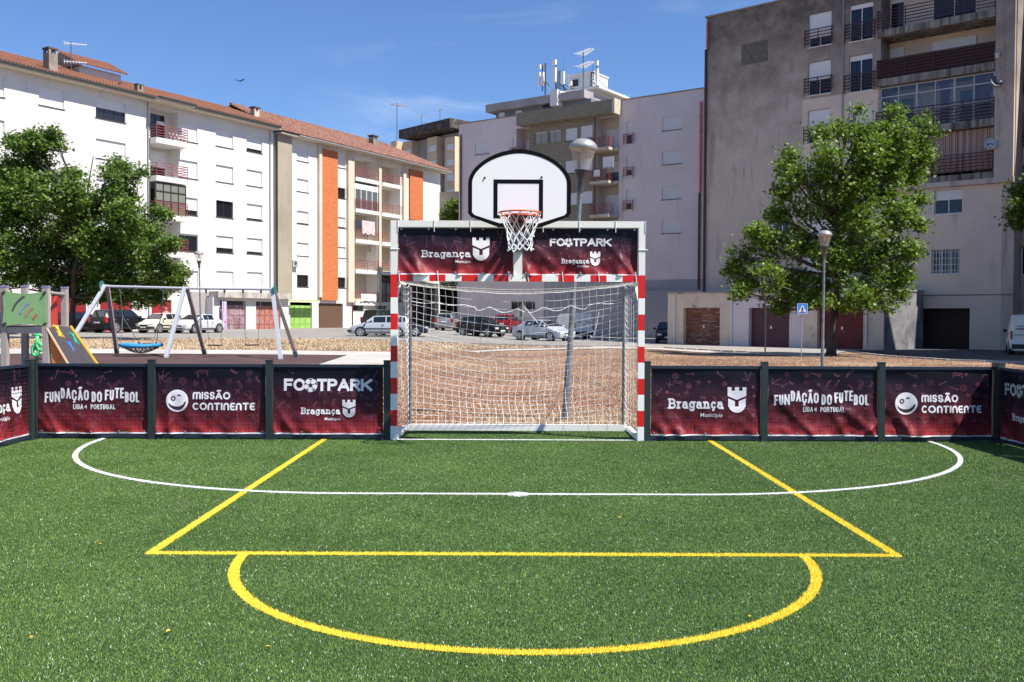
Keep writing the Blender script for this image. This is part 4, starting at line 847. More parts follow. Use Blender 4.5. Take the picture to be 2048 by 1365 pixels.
# neighbour block past the tower
A7 = Fr(*A6.P(uEnd + .02, 0, -1.6)[:2], *A6.P(uEnd + 20, 0, -1.6)[:2])
t8 = empty('apartment_building', A7.P(6, 0, -5), label='dark shaded neighbouring block at the far right edge of the photo', cat='building')
k7 = lambda x: A7.u(x)
ops = [tuple(A7.rect(2034, 2062, y, y + 70)) + (1.0,) for y in (10, 120, 225, 330)] + [tuple(A7.rect(2041, 2090, 492, 550)) + (.15,)]
m = MB(); wall(m, A7, 0, 16, -.5, ZR - 1, ops); shell(m, A7, 0, 16, -.5, ZR - 1, 10); m.build('wall', m_twr, t8, fix=False)
for r in ops: window(t8, A7, r, .1 if r[4] > .5 else .02, r[4] - .05, glass=m_glassb, frame=m_fr_w, sill=False)
for r in ops[:4]: railing(t8, A7, r[0], r[1] + 3, r[2] - .05, .2, 1.0, 6, m_rd, 3, .2)
downpipe(t8, A7, 2031, -40, 690, m_pd, o=.3, r=.1)
# block standing off to the right that shades the street
sh = empty('apartment_building', (35, 36, 0), label='grey block off the right edge that shades the street and parked van', cat='building')
m = MB(); m.box((30.0, 25, -.3), (42, 46, 20)); m.build('wall', m_twr, sh)
m = MB(); q = A6.rect(1478, 1531, 86, 128); A6.box(m, *q, -.001, .012); m.build('bare_patch', M('bare_patch', (.17, .145, .125), .95, c2=(.11, .095, .08), ns=5, lo=.35, hi=.65, bump=.8, bs=6), t7, fix=False)
# satellite dishes
def dish(px, py, r, lab, mat, look, word=None, o=.0):
    c, z = A6.hit(px, py, o + .42); P0 = A6.P(c, z, o + .42); t = empty('satellite_dish', P0 - Vector((0, 0, .5)), label=lab, cat='satellite dish', group='satellite dishes on the tower')
    look = Vector(look).normalized(); a = look.cross(Vector((0, 0, 1))).normalized(); b = a.cross(look).normalized()
    m = MB(); n = 20; vs = [P0 - look * .12]; 
    for q in (.5, 1.0): vs += [P0 + (a * math.cos(2 * math.pi * i / n) * r * .9 + b * math.sin(2 * math.pi * i / n) * r) * q - look * .12 * (1 - q * q) for i in range(n)]
    fs = [(0, 1 + i, 1 + (i + 1) % n) for i in range(n)] + [(1 + i, 1 + n + i, 1 + n + (i + 1) % n, 1 + (i + 1) % n) for i in range(n)]
    m.add(vs, fs); ob = m.build('reflector', mat, t, smooth=True, fix=False)
    sm = ob.modifiers.new('s', 'SOLIDIFY'); sm.thickness = .03
    m = MB(); lnb = P0 + look * .45 - b * .35; m.tube([P0 - b * r * .95, lnb], .015, 5); m.build('arm', m_lat, t)
    m = MB(); m.tube([lnb, lnb - look * .12 + b * .04], .04, 8); m.build('receiver', m_fr_w, t)
    m = MB(); m.tube([P0 - look * .12, P0 - look * .25 - Vector((0, 0, .2)), A6.P(c, z - .3, o)], .03, 6); m.build('mount', m_lat, t)
    return t, P0, look, a, b
d1 = dish(1993, 163, .36, 'grey satellite dish beside the purple curtained balcony', M('dish_grey', (.10, .105, .11), .5), (-.05, -.9, .42))
d2 = dish(1981, 288, .38, 'white satellite dish with dark letters beside the striped blind', M('dish_white', (.42, .42, .42), .5), (-.45, -.85, .35))
# security light
c, z = A6.hit(1995, 113, .35); m = MB(); A6.box(m, c - .1, c + .1, z - .12, z + .12, .31, .45); A6.box(m, c - .13, c + .13, z + .12, z + .15, .305, .5); m.build('wall_lamp', m_acw, label='small white box lamp high on the tower end pillar', cat='lamp')
# ================= RIGHT GARAGE ROW =================
p_ = gnd(1335, 689); q_ = gnd(1690, 699); A8 = Fr(p_.x, p_.y, q_.x, q_.y)
h_ = lambda x: A8.u(x)
t9 = empty('garage_row', A8.P(5, 0, -4), label='flat roofed garage row with brown, maroon and red shutters behind the right tree', cat='garage')
zT8 = A8.z(1345, 588.5); e1 = h_(1768)
ds = [(1367, 1440, 616), (1498, 1579, 616), (1635, 1727, 616)]
rs = [(h_(a), h_(b), -.3, A8.z((a + b) / 2, y)) for a, b, y in ds]
m_ga = M('garage_beige', (0.66, 0.53, 0.42), .9, c2=(0.58, 0.46, 0.365), ns=.9, bump=.25, bs=12, streak=(.20, .17, .16), st=(.60, .70), sts=(1.3, 1.3, 1.0))
m_gw = M('garage_lilac', (0.66, 0.57, 0.58), .9, c2=(.61, .53, .54), ns=.8, bump=.15)
m = MB()
def seg8(a, b, mat, name='wall'):
    m = MB(); wall(m, A8, a, b, -.4, zT8, [(*r, .35) for r in rs if a < (r[0] + r[1]) / 2 < b]); m.build(name, mat, t9, fix=False)
seg8(0, h_(1464), m_ga); seg8(h_(1464), h_(1608), m_gw); seg8(h_(1608), e1, m_ga)
m = MB(); shell(m, A8, 0, e1, -.4, zT8, 5.0); m.build('wall', m_ga, t9, fix=False)
m = MB(); A8.box(m, -.08, e1 + .08, zT8 + .003, zT8 + .09, -5.0, .1); m.build('roof_slab', M('slab_pale', (.42, .40, .38), .9, c2=(.25, .23, .22), ns=2), t9, fix=False)
m_wd = M('door_worn_brown', (0.14, 0.045, 0.03), .8, c2=(.22, .085, .04), ns=1.5, streak=[(.03, .02, .02), (.42, .36, .33)], st=(.57, .64), sts=(.5, .5, 7)); m_mr = M('door_maroon', (.10, .028, .042), .6, c2=(.08, .022, .035), ns=1.5, bump=.1); m_rr = M('door_worn_red', (.15, .014, .018), .7, c2=(.11, .012, .015), ns=1.5, streak=[(.35, .28, .27)], st=(.66, .72), sts=(2, 2, 9))
for r, mt_, lab in zip(rs, (m_wd, m_mr, m_rr), ('worn brown slatted door with bare patches', 'maroon slatted door', 'red slatted door with scratches')):
    m = MB(); n = 16
    for i in range(n): z0_ = -.2 + (r[3] + .2) * i / n; z1_ = -.2 + (r[3] + .2) * (i + 1) / n; A8.box(m, r[0] + .003, r[1] - .003, z0_, z1_ - .03, -.38, -.30); A8.box(m, r[0] + .003, r[1] - .003, z1_ - .03, z1_, -.38, -.33)
    gd_ = m.build('garage_door', mt_, t9, fix=False); gd_['label'] = lab
    m = MB(); c = (r[0] + r[1]) / 2; A8.box(m, c - .05, c + .05, .95, 1.12, -.298, -.25); m.build('handle', m_ant, gd_, fix=False)
for x in (1349, 1463, 1733): downpipe(t9, A8, x, 592, 692, m_fr_w, o=.06, r=.045)
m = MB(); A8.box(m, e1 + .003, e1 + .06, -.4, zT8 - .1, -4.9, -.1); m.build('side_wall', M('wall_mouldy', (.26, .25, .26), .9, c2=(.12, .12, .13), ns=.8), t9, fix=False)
# ---------------- stroke lettering ----------------
def arc(cx, cy, rx, ry, a0, a1, n=14): return [(cx + rx * math.cos(rad(a0 + (a1 - a0) * i / n)), cy + ry * math.sin(rad(a0 + (a1 - a0) * i / n))) for i in range(n + 1)]
# each glyph: width, strokes on a 0..1 box (x scaled by width)
OV = arc(.5, .5, .5, .5, 90, 450, 28)
def OVr(): return arc(.5, .72, .5, .28, 0, 180, 12) + arc(.5, .28, .5, .28, 180, 360, 12) + [(1, .72)]
G = {
 'F': (.75, [[(0, 0), (0, 1)], [(0, 1), (1, 1)], [(0, .52), (.85, .52)]]), 'E': (.72, [[(0, 0), (0, 1)], [(0, 1), (1, 1)], [(0, .5), (.85, .5)], [(0, 0), (1, 0)]]),
 'T': (.85, [[(0, 1), (1, 1)], [(.5, 0), (.5, 1)]]), 'L': (.68, [[(0, 0), (0, 1)], [(0, 0), (1, 0)]]), 'I': (.0, [[(.5, 0), (.5, 1)]]),
 'P': (.82, [[(0, 0), (0, 1)], [(0, 1), (.55, 1)] + arc(.6, .74, .4, .26, 90, -90, 10) + [(0, .48)]]),
 'R': (.85, [[(0, 0), (0, 1)], [(0, 1), (.55, 1)] + arc(.58, .75, .4, .25, 90, -90, 10) + [(0, .5)], [(.5, .5), (1, 0)]]),
 'B': (.82, [[(0, 0), (0, 1)], [(0, 1), (.5, 1)] + arc(.5, .76, .42, .24, 90, -90, 10) + [(0, .52)], [(.5, .52)] + arc(.55, .26, .45, .26, 90, -90, 10) + [(0, 0)]]),
 'A': (1.0, [[(0, 0), (.5, 1)], [(.5, 1), (1, 0)], [(.2, .3), (.8, .3)]]), 'K': (.95, [[(0, 0), (0, 1)], [(1, 1), (.08, .42)], [(.32, .55), (1, 0)]]),
 'N': (.85, [[(0, 0), (0, 1)], [(0, 1), (1, 0)], [(1, 0), (1, 1)]]), 'U': (.85, [[(0, 1), (0, .38)] + arc(.5, .36, .5, .36, 180, 360, 14) + [(1, 1)]]),
 'D': (.85, [[(0, 0), (0, 1)], [(0, 1), (.4, 1)] + arc(.45, .5, .55, .5, 90, -90, 16) + [(0, 0)]]), 'O': (1.0, [OV]),
 'C': (.85, [arc(.5, .5, .5, .5, 50, 310, 20)]), 'S': (.72, [arc(.5, .74, .48, .26, 20, 270, 14) + arc(.5, .24, .48, .24, 90, -160, 14)]),
 'G': (.88, [arc(.5, .5, .5, .5, 50, 350, 22) + [(1, .45), (.6, .45)]]), 'M': (1.05, [[(0, 0), (0, 1)], [(0, 1), (.5, .25)], [(.5, .25), (1, 1)], [(1, 1), (1, 0)]]),
}
def hard(nm): w_, st = G[nm]; return w_, st
G['Ã'] = (1.0, G['A'][1] + [[(.22, 1.3), (.4, 1.38), (.6, 1.28), (.78, 1.36)]]); G['Ç'] = (.85, G['C'][1] + [[(.5, -.05), (.55, -.22), (.4, -.28)]])
# rounded mixed case set
Rn = dict(G)
Rn['M'] = (1.15, [[(0, 0), (0, .6)] + arc(.25, .68, .25, .3, 180, 0, 10) + [(.5, 0)], [(.5, .6)] + arc(.75, .68, .25, .3, 180, 0, 10) + [(1, 0)]])
Rn['N'] = (.78, [[(0, 0), (0, .55)] + arc(.5, .55, .5, .43, 180, 0, 12) + [(1, 0)]])
Rn['E'] = (.72, [[(1, 1), (.3, 1)] + arc(.3, .5, .3, .5, 90, 270, 12) + [(1, 0)], [(.05, .5), (.85, .5)]])
# condensed poster set
Cn = dict(G); Cn['O'] = (1.0, [OVr()]); Cn['Ã'] = G['Ã']; Cn['N'] = (1.12, G['N'][1]); Cn['R'] = (1.0, G['R'][1])
Cn['C'] = (1., [arc(.5, .72, .5, .28, 0, 180, 12) + arc(.5, .28, .5, .28, 180, 360, 12)]); Cn['Ç'] = (1., Cn['C'][1] + G['Ç'][1][1:])
Cn['G'] = (1., [arc(.5, .72, .5, .28, 0, 180, 12) + arc(.5, .28, .5, .28, 180, 360, 12) + [(1, .45), (.6, .45)]])
# slab serif set, x height .68
sr = lambda x, y, a=.17: [(x - a, y), (x + a, y)]
Sf = {
 'B': (.85, [[(.15, 0), (.15, 1)], [(0, 1), (.5, 1)] + arc(.5, .76, .42, .24, 90, -90, 10) + [(.15, .52)], [(.5, .52)] + arc(.55, .26, .45, .26, 90, -90, 10) + [(0, 0)]]),
 'r': (.55, [[(.3, 0), (.3, .66)], [(0, .66), (.3, .66)], [(0, 0), (.62, 0)], arc(.75, .4, .42, .26, 160, 70, 8)]),
 'a': (.68, [arc(.45, .2, .45, .2, 90, 450, 20), [(.12, .6)] + arc(.5, .46, .32, .2, 100, 0, 8) + [(.82, 0)], [(.82, 0), (1.08, 0)]]),
 'g': (.68, [arc(.45, .35, .43, .31, 90, 450, 20), [(1.05, .66), (.82, .66)], [(.86, .66), (.86, 0)] + arc(.45, -.05, .41, .25, 0, -140, 10)]),
 'n': (.8, [[(.18, 0), (.18, .66)], [(0, .66), (.18, .66)], [(0, 0), (.36, 0)], arc(.5, .4, .32, .26, 160, 0, 8) + [(.82, 0)], [(.66, 0), (1, 0)]]),
 'ç': (.6, [arc(.5, .33, .48, .33, 45, 315, 20), [(.5, -.05), (.58, -.2), (.38, -.26)]]),
}
class Print:
    """collects flat printed shapes in (u, v) of a cloth; every piece sits a hair higher than the one before"""
    def __init__(s, surf): s.L = []; s.surf = surf; s.k = 0; s.base = .0020; s.step = 1e-5; s.seg = []
    def mark(s, name): s.seg.append((len(s.L), name))
    def poly(s, pts):
        s.k += 1; h = s.base + s.k * s.step; s.L.append([(a, b, h) for a, b in pts])
    def line(s, pts, t, cap='round', sub=9.):
        for i, (p, q) in enumerate(zip(pts, pts[1:])):
            dx, dy = q[0] - p[0], q[1] - p[1]; l = math.hypot(dx, dy)
            if l < 1e-6: continue
            dx /= l; dy /= l; e0 = t / 2 if cap == 'square' and i == 0 else 0; e1 = t / 2 if cap == 'square' and i == len(pts) - 2 else 0
            p = (p[0] - dx * e0, p[1] - dy * e0); q = (q[0] + dx * e1, q[1] + dy * e1); n = max(1, int((l + e0 + e1) / sub)); s.k += 1; h = s.base + s.k * s.step
            for j in range(n):
                a = (p[0] + (q[0] - p[0]) * j / n, p[1] + (q[1] - p[1]) * j / n); b = (p[0] + (q[0] - p[0]) * (j + 1) / n, p[1] + (q[1] - p[1]) * (j + 1) / n)
                s.L.append([(x, y, h) for x, y in ((a[0] + dy * t / 2, a[1] - dx * t / 2), (b[0] + dy * t / 2, b[1] - dx * t / 2), (b[0] - dy * t / 2, b[1] + dx * t / 2), (a[0] - dy * t / 2, a[1] + dx * t / 2))])
        js = pts[1:-1] if cap != 'round' else pts
        if len(pts) > 2 and pts[0] == pts[-1]: js = pts
        if t > .011:
            for p in js: s.disc(p[0], p[1], t / 2, 8 if t < .02 else 10)
    def disc(s, x, y, r, n=20): s.poly([(x + r * math.cos(2 * math.pi * i / n), y + r * math.sin(2 * math.pi * i / n)) for i in range(n)])
    def word(s, txt, x, y, h, t, font=G, wsc=1.0, gap=.12, cap='square', dys=None):
        for i, c in enumerate(txt):
            if c == ' ': x += h * .38 * wsc; continue
            w_, st = font[c]; W = max(w_ * h * wsc, t) if w_ else t; oy = dys[i] * h if dys else 0
            for ln in st: s.line([(x + t / 2 + px * (W - t if w_ else 0), y + oy + t / 2 + py * (h - t)) for px, py in ln], t, cap)
            x += W + gap * h
        return x
    def width(s, txt, h, t, font=G, wsc=1.0, gap=.12):
        x = 0
        for c in txt:
            if c == ' ': x += h * .38 * wsc
            else: w_ = font[c][0]; x += (max(w_ * h * wsc, t) if w_ else t) + gap * h
        return x - gap * h
    def build(s, name, mat, par):
        cut = [c for c in s.seg] or [(0, name)]
        for (a, nm), (b, _) in zip(cut, cut[1:] + [(len(s.L), '')]):
            if b > a: o = s.build1(nm, mat, par, s.L[a:b])
        return o
    def build1(s, name, mat, par, LL):
        bm = bmesh.new()
        for p in LL:
            try: bm.faces.new([bm.verts.new(v) for v in p])
            except ValueError: pass
        xs = [v[0] for p in LL for v in p]; ys = [v[1] for p in LL for v in p]; st = .025
        for ax, lo, hi in ((0, min(xs), max(xs)), (1, min(ys), max(ys))):
            c = lo + st
            while c < hi:
                bmesh.ops.bisect_plane(bm, geom=bm.verts[:] + bm.edges[:] + bm.faces[:], plane_co=(c, 0, 0) if ax == 0 else (0, c, 0), plane_no=(1, 0, 0) if ax == 0 else (0, 1, 0)); c += st
        for v in bm.verts: v.co = s.surf(v.co.x, v.co.y, v.co.z)
        me = bpy.data.meshes.new(name); bm.to_mesh(me); bm.free(); return link(name, me, mat, par)
def fit(P, txt, x0, x1, y, h, t, font, gap=.09, cap='square', dys=None):
    lo, hi = .2, 2.5
    for _ in range(30):
        w_ = (lo + hi) / 2
        if P.width(txt, h, t, font, w_, gap) > x1 - x0: hi = w_
        else: lo = w_
    P.mark('lettering'); P.word(txt, x0, y, h, t, font, w_, gap, cap, dys)
def crest(P, x, y, w):
    """white town mark: three merlons over a shield with a keyhole; (x, y) lower centre, w width"""
    P.mark('crest'); h = w * 1.36; q = w / 2
    P.poly([(x - q, y + h * .66), (x, y + h * .50), (x + q, y + h * .66), (x + q, y + h * .86), (x - q, y + h * .86)][::1])
    for a, b in ((-q, -q * .58), (-q * .22, q * .22), (q * .58, q)): P.poly([(x + a, y + h * .855), (x + b, y + h * .855), (x + b, y + h), (x + a, y + h)])
    ar = [(x + (q * .94) * math.cos(rad(180 + 18 * i)), y + q * .94 + (q * .94) * math.sin(rad(180 + 18 * i))) for i in range(11)]
    cx = [(x + q * .94, y + h * .56), (x + q * .20, y + h * .45), (x + q * .20, y + h * .24), (x + q * .20, y + h * .24)]
    # left and right halves around the keyhole
    mid = y + h * .24
    P.poly([(x - q * .94, y + h * .56), (x - q * .94, mid), (x - q * .2, mid), (x - q * .2, y + h * .45)][::-1]); P.poly([(x + q * .94, y + h * .56), (x + q * .94, mid), (x + q * .2, mid), (x + q * .2, y + h * .45)])
    lo = [(x - q * .94, mid)] + [(a, min(b, mid)) for a, b in ar] + [(x + q * .94, mid)]; P.poly(lo)
def braganca(P, x0, x1, y, h, cx, cy, cw):
    fit(P, 'Bragança', x0, x1, y, h, h * .185, Sf, .06); crest(P, cx, cy, cw)
def small_text(txt, surf, x, y, size, mat, par, off=.0005, name='small_lettering'):
    cu = bpy.data.curves.new('t', 'FONT'); cu.body = txt; cu.size = size; cu.offset = off; cu.resolution_u = 2; o = bpy.data.objects.new('t', cu); COL.objects.link(o)
    me = bpy.data.meshes.new_from_object(o); bpy.data.objects.remove(o)
    w_ = max(v.co.x for v in me.vertices)
    for v in me.vertices: v.co = surf(x - w_ + v.co.x, y + v.co.y, .0028)
    return link(name, me, mat, par)
def football(P, x, y, r, K=None):
    P.mark('football_emblem')
    P.disc(x, y, r, 24)
    if K:
        K.base = .0042
        K.poly([(x + r * .33 * math.cos(rad(90 + 72 * i)), y + r * .33 * math.sin(rad(90 + 72 * i))) for i in range(5)])
        for i in range(5):
            a = rad(90 + 72 * i); K.line([(x + r * .33 * math.cos(a), y + r * .33 * math.sin(a)), (x + r * .66 * math.cos(a), y + r * .66 * math.sin(a))], r * .07)
            K.poly([(x + r * .66 * math.cos(a), y + r * .66 * math.sin(a)), (x + r * .97 * math.cos(a - .3), y + r * .97 * math.sin(a - .3)), (x + r * .97 * math.cos(a + .3), y + r * .97 * math.sin(a + .3))])
def footpark(P, K, x0, x1, y, h):
    W = x1 - x0; t = h * .225; fit(P, 'FO', x0, x0 + W * .245, y, h, t, G, .05); football(P, x0 + W * .305, y + h * .47, h * .56, K); fit(P, 'TPARK', x0 + W * .375, x1, y, h, t, G, .04)
def fundacao(P, x0, x1, y, h):
    fit(P, 'FUNDAÇÃO DO FUTEBOL', x0, x1, y, h, h * .17, Cn, .085, 'square', [-.18, -.17, -.12, .22, .2, .04, .04, .04, 0, -.12, -.12, 0, .06, .05, .25, .25, -.13, -.13, -.13])
def liga(P, x0, x1, y, h):
    t = h * .17; W = x1 - x0; fit(P, 'LIGA', x0, x0 + W * .24, y, h, t, Cn, .09); x = x0 + W * .25
    P.mark('league_mark'); P.poly([(x + .01, y + h * .45), (x + h * .28, y + h * .8), (x + h * .45, y + h * .5), (x + h * .3, y + h * .2)]); P.poly([(x + h * .5, y + h * 1.0), (x + h * .66, y + h * .45), (x + h * .55, y - .02 * h), (x + h * .42, y + h * .45)])
    fit(P, 'PORTUGAL', x0 + W * .42, x1, y, h, t, Cn, .09)
def smiley(P, K, x, y, r):
    P.mark('smiley_emblem'); P.disc(x, y, r, 36); K.base = .0042
    # open grin: crescent
    K.poly([(x + r * .82 * math.cos(rad(a)), y + r * .82 * math.sin(rad(a))) for a in range(200, 361, 10)] + [(x + r * .8, y - r * .02)] + [(x - r * .05 + r * .72 * math.cos(rad(a)), y - r * .02 + r * .5 * math.sin(rad(a))) for a in range(350, 189, -12)])
    K.line(arc(x - r * .36, y + r * .22, r * .17, r * .17, 90, 450, 16), r * .09); K.line(arc(x + r * .16, y + r * .42, r * .13, r * .12, 20, 160, 8), r * .09)
def missao(P, K, x, y, r, x0, x1, h):
    smiley(P, K, x, y, r); t = h * .22; fit(P, 'MISSÃO', x0, x0 + (x1 - x0) * .605, y + h * .20, h, t, Rn, .09, 'round'); fit(P, 'CONTINENTE', x0, x1, y - h * 1.23, h, t, Rn, .09, 'round')
def doodles(D, w, h, seed, n=46):
    r = random.Random(seed); t = .0065
    cols, rows = max(3, int(w / .125)), max(2, int(h / .125))
    for j in range(rows):
        for i in range(cols):
            x = (i + .5 + r.uniform(-.3, .3)) * w / cols; y = (j + .5 + r.uniform(-.3, .3)) * h / rows; k = r.randrange(9); s = r.uniform(.022, .042); a = r.uniform(0, 6.28)
            if not (.07 < x < w - .07 and .07 < y < h - .07): continue
            ca, sa = math.cos(a), math.sin(a); T = lambda q: [(x + s * (px * ca - py * sa), y + s * (px * sa + py * ca)) for px, py in q]
            if k == 0: D.line(T(arc(0, 0, 1, 1, 0, 360, 18)), t); D.line(T(arc(0, 0, .45, .45, 0, 360, 10)), t)
            elif k == 1: D.line(T([(-.7, -.7), (.7, .7)]), t * 1.2); D.line(T([(-.7, .7), (.7, -.7)]), t * 1.2)
            elif k == 2: D.line(T([(-2.2, 0), (.8, 0)]), t); D.line(T(arc(1.3, 0, .5, .5, 0, 360, 12)), t)
            elif k == 3: D.line(T([(-1.5, 1), (-1.5, -1), (1.5, -1)]), t); D.line(T([(-1.5, -1), (1.2, 1.2)]), t)
            elif k == 4: D.line(T([(-1.4, -.8), (-1.4, .8), (1.4, .8), (1.4, -.8)]), t); D.line(T([(-.7, .8), (-.7, .1), (.7, .1), (.7, .8)]), t)
            elif k == 5: D.poly(T([(.6 * math.cos(rad(90 + 72 * q)), .6 * math.sin(rad(90 + 72 * q))) for q in range(5)]))
            elif k == 6:
                for q in range(5):
                    for p in range(5): D.poly(T([(q * .4 - 1, p * .4 - 1), (q * .4 - .82, p * .4 - 1), (q * .4 - .82, p * .4 - .82), (q * .4 - 1, p * .4 - .82)]))
            elif k == 7: D.line(T(arc(0, -2, 2.4, 2.4, 30, 110, 12)), t); D.line(T(arc(0, -2, 2.0, 2.0, 30, 110, 12)), t)
            else: D.line(T([(-1.8, -.6), (1.4, .5)]), t); D.line(T([(.8, .75), (1.4, .5), (1.1, -.1)]), t)
m_prw = M('print_white', (.76, .73, .76), .45); m_prd = M('print_dark', (.035, .018, .03), .5); m_prp = M('print_pink', (.20, .055, .075), .5, c2=(.14, .045, .075), ns=1.0)
def banner_mat(name, grid=True):
    mt = M(name, (.1, .01, .02), .5, spec=.25); nt = mt.node_tree; N = nt.nodes.new; L = nt.links.new; p = nt.nodes['Principled BSDF']
    uv = N('ShaderNodeTexCoord'); s = N('ShaderNodeSeparateXYZ'); L(uv.outputs['UV'], s.inputs[0]); n = N('ShaderNodeTexNoise'); n.inputs['Scale'].default_value = 3.0; n.inputs['Detail'].default_value = 5; L(uv.outputs['UV'], n.inputs['Vector'])
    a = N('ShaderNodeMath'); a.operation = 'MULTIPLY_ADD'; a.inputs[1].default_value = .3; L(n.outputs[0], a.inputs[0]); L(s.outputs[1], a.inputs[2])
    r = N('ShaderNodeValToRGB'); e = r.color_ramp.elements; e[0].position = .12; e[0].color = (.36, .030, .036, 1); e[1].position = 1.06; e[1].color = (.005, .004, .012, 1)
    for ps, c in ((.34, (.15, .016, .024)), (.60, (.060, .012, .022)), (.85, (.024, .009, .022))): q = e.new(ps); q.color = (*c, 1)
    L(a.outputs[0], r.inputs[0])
    if grid:
        mpg = N('ShaderNodeMapping'); mpg.inputs['Scale'].default_value = (16.8, 16.8, 1); L(uv.outputs['UV'], mpg.inputs[0]); bk = N('ShaderNodeTexBrick'); bk.offset = 0; bk.inputs['Scale'].default_value = 1; bk.inputs['Brick Width'].default_value = 1; bk.inputs['Row Height'].default_value = 1; bk.inputs['Mortar Size'].default_value = .045; bk.inputs['Color1'].default_value = (1, 1, 1, 1); bk.inputs['Color2'].default_value = (1, 1, 1, 1); bk.inputs['Mortar'].default_value = (.35, .35, .35, 1); L(mpg.outputs[0], bk.inputs['Vector'])
        mg = N('ShaderNodeMixRGB'); mg.blend_type = 'MULTIPLY'; mg.inputs[0].default_value = 1; L(r.outputs[0], mg.inputs[1]); L(bk.outputs['Color'], mg.inputs[2]); L(mg.outputs[0], p.inputs['Base Color'])
    else: L(r.outputs[0], p.inputs['Base Color'])
    b = N('ShaderNodeBump'); b.inputs['Strength'].default_value = .35; b.inputs['Distance'].default_value = .01; n2 = N('ShaderNodeTexNoise'); n2.inputs['Scale'].default_value = 9; n2.inputs['Detail'].default_value = 6; n2.inputs['Distortion'].default_value = 1.5; L(uv.outputs['UV'], n2.inputs['Vector']); L(n2.outputs[0], b.inputs['Height']); L(b.outputs[0], p.inputs['Normal'])
    return mt
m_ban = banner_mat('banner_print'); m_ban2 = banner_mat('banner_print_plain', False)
def banner(O, d, w, h, lab, seed, kind, grp, fold=1.0, eyel=True, dood=True):
    """O lower left corner, d direction of the width; hangs on the side away from the pitch"""
    d = Vector(d).normalized(); n = Vector((d.y, -d.x, 0)); r = random.Random(seed); O = Vector(O)
    fo = [(r.uniform(0, w), r.uniform(-1.2, 1.2), r.uniform(.04, .09), r.uniform(.3, 1)) for _ in range(9)]
    ph = [r.uniform(0, 6) for _ in range(6)]
    def disp(u, v):
        q = max(0, 1 - v / h); z = 0
        for c, sl_, wd, am in fo: dd = (u - c - sl_ * (v)) / wd; z += am * .034 * math.exp(-dd * dd) * (q ** 1.5)
        z += .008 * math.sin(u * 4.5 + ph[0]) * (.3 + q) + .006 * math.sin(u * 13 + v * 9 + ph[1]) * q * q + .004 * math.sin(v * 14 + ph[2] + u * 3)
        z += .010 * mnoise.noise(Vector((u * 3 + seed, v * 3, 0))) * (.4 + q) + .006 * mnoise.noise(Vector((u * 9 + seed, v * 9, 4))) * (.2 + 2.2 * q * q)
        return z * fold
    def surf(u, v, off=0): return O + d * u + Vector((0, 0, v)) + n * (disp(u, v) + off)
    nx, ny = int(w / .016), int(h / .016); vs = []; uvs = []
    for j in range(ny + 1):
        for i in range(nx + 1):
            u, v = w * i / nx, h * j / ny; p = surf(u, v)
            if j == 0: p.z += .008 * math.sin(u * 9 + ph[3]) + .005 * math.sin(u * 23 + ph[4])
            vs.append(p)
    W = nx + 1; fs = [(j * W + i, j * W + i + 1, (j + 1) * W + i + 1, (j + 1) * W + i) for j in range(ny) for i in range(nx)]
    me = bpy.data.meshes.new('banner'); me.from_pydata(vs, [], fs); uvl = me.uv_layers.new(name='UV')
    for l in me.loops: i = l.vertex_index; uvl.data[l.index].uv = ((i % W) / nx * w / h, (i // W) / ny)
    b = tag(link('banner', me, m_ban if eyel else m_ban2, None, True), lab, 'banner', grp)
    if dood: D = Print(surf); D.base = .0011; D.step = 5e-7; doodles(D, w, h, seed); D.build('printed_pattern', m_prp, b)
    P = Print(surf); K = Print(surf)
    if kind == 'braganca': braganca(P, w * .155, w * .66, h * .385, h * .155, w * .785, h * .33, w * .172); small_text('Município', surf, w * .655, h * .265, h * .085, m_prw, b)
    if kind == 'fundacao': fundacao(P, w * .055, w * .92, h * .47, h * .155); liga(P, w * .32, w * .70, h * .345, h * .075)
    if kind == 'missao': missao(P, K, w * .195, h * .475, h * .165, w * .335, w * .905, h * .112)
    if kind == 'footpark': footpark(P, K, w * .095, w * .90, h * .63, h * .18); braganca(P, w * .25, w * .61, h * .285, h * .10, w * .69, h * .235, w * .12); small_text('Município', surf, w * .61, h * .195, h * .06, m_prw, b)
    if kind == 'top_left': braganca(P, w * .20, w * .63, h * .36, h * .155, w * .72, h * .29, w * .15); small_text('Município', surf, w * .63, h * .24, h * .085, m_prw, b)
    if kind == 'top_right': footpark(P, K, w * .235, w * .77, h * .61, h * .17); braganca(P, w * .335, w * .575, h * .235, h * .105, w * .63, h * .19, w * .09); small_text('Município', surf, w * .575, h * .155, h * .065, m_prw, b)
    P.build('lettering', m_prw, b)
    if K.k: K.build('emblem_detail', m_prd, b)
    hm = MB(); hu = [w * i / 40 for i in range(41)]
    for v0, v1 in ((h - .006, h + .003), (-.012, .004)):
        h2 = MB(); h2.add([surf(a_, v_, .004) for v_ in (v0, v1) for a_ in hu], [(i, i + 1, i + 42, i + 41) for i in range(40)]); h2.build('rail_highlight', M('highlight_white', (.66, .62, .66), .5), b, fix=False)  # white strips paint the bright light on the rail edges, not sewn hems
    k_ = 5
    for i in range(k_):
        u = .04 + (w - .08) * i / (k_ - 1)
        for v in ((.02,) if eyel else (.02, h - .02)):
            c = surf(u, v, .004); m = MB(); m.tube([c, c + n * .006], .010, 8); m.build('eyelet', M('eyelet_steel', (.6, .6, .6), .35, m=.8), b)
    return b, surf
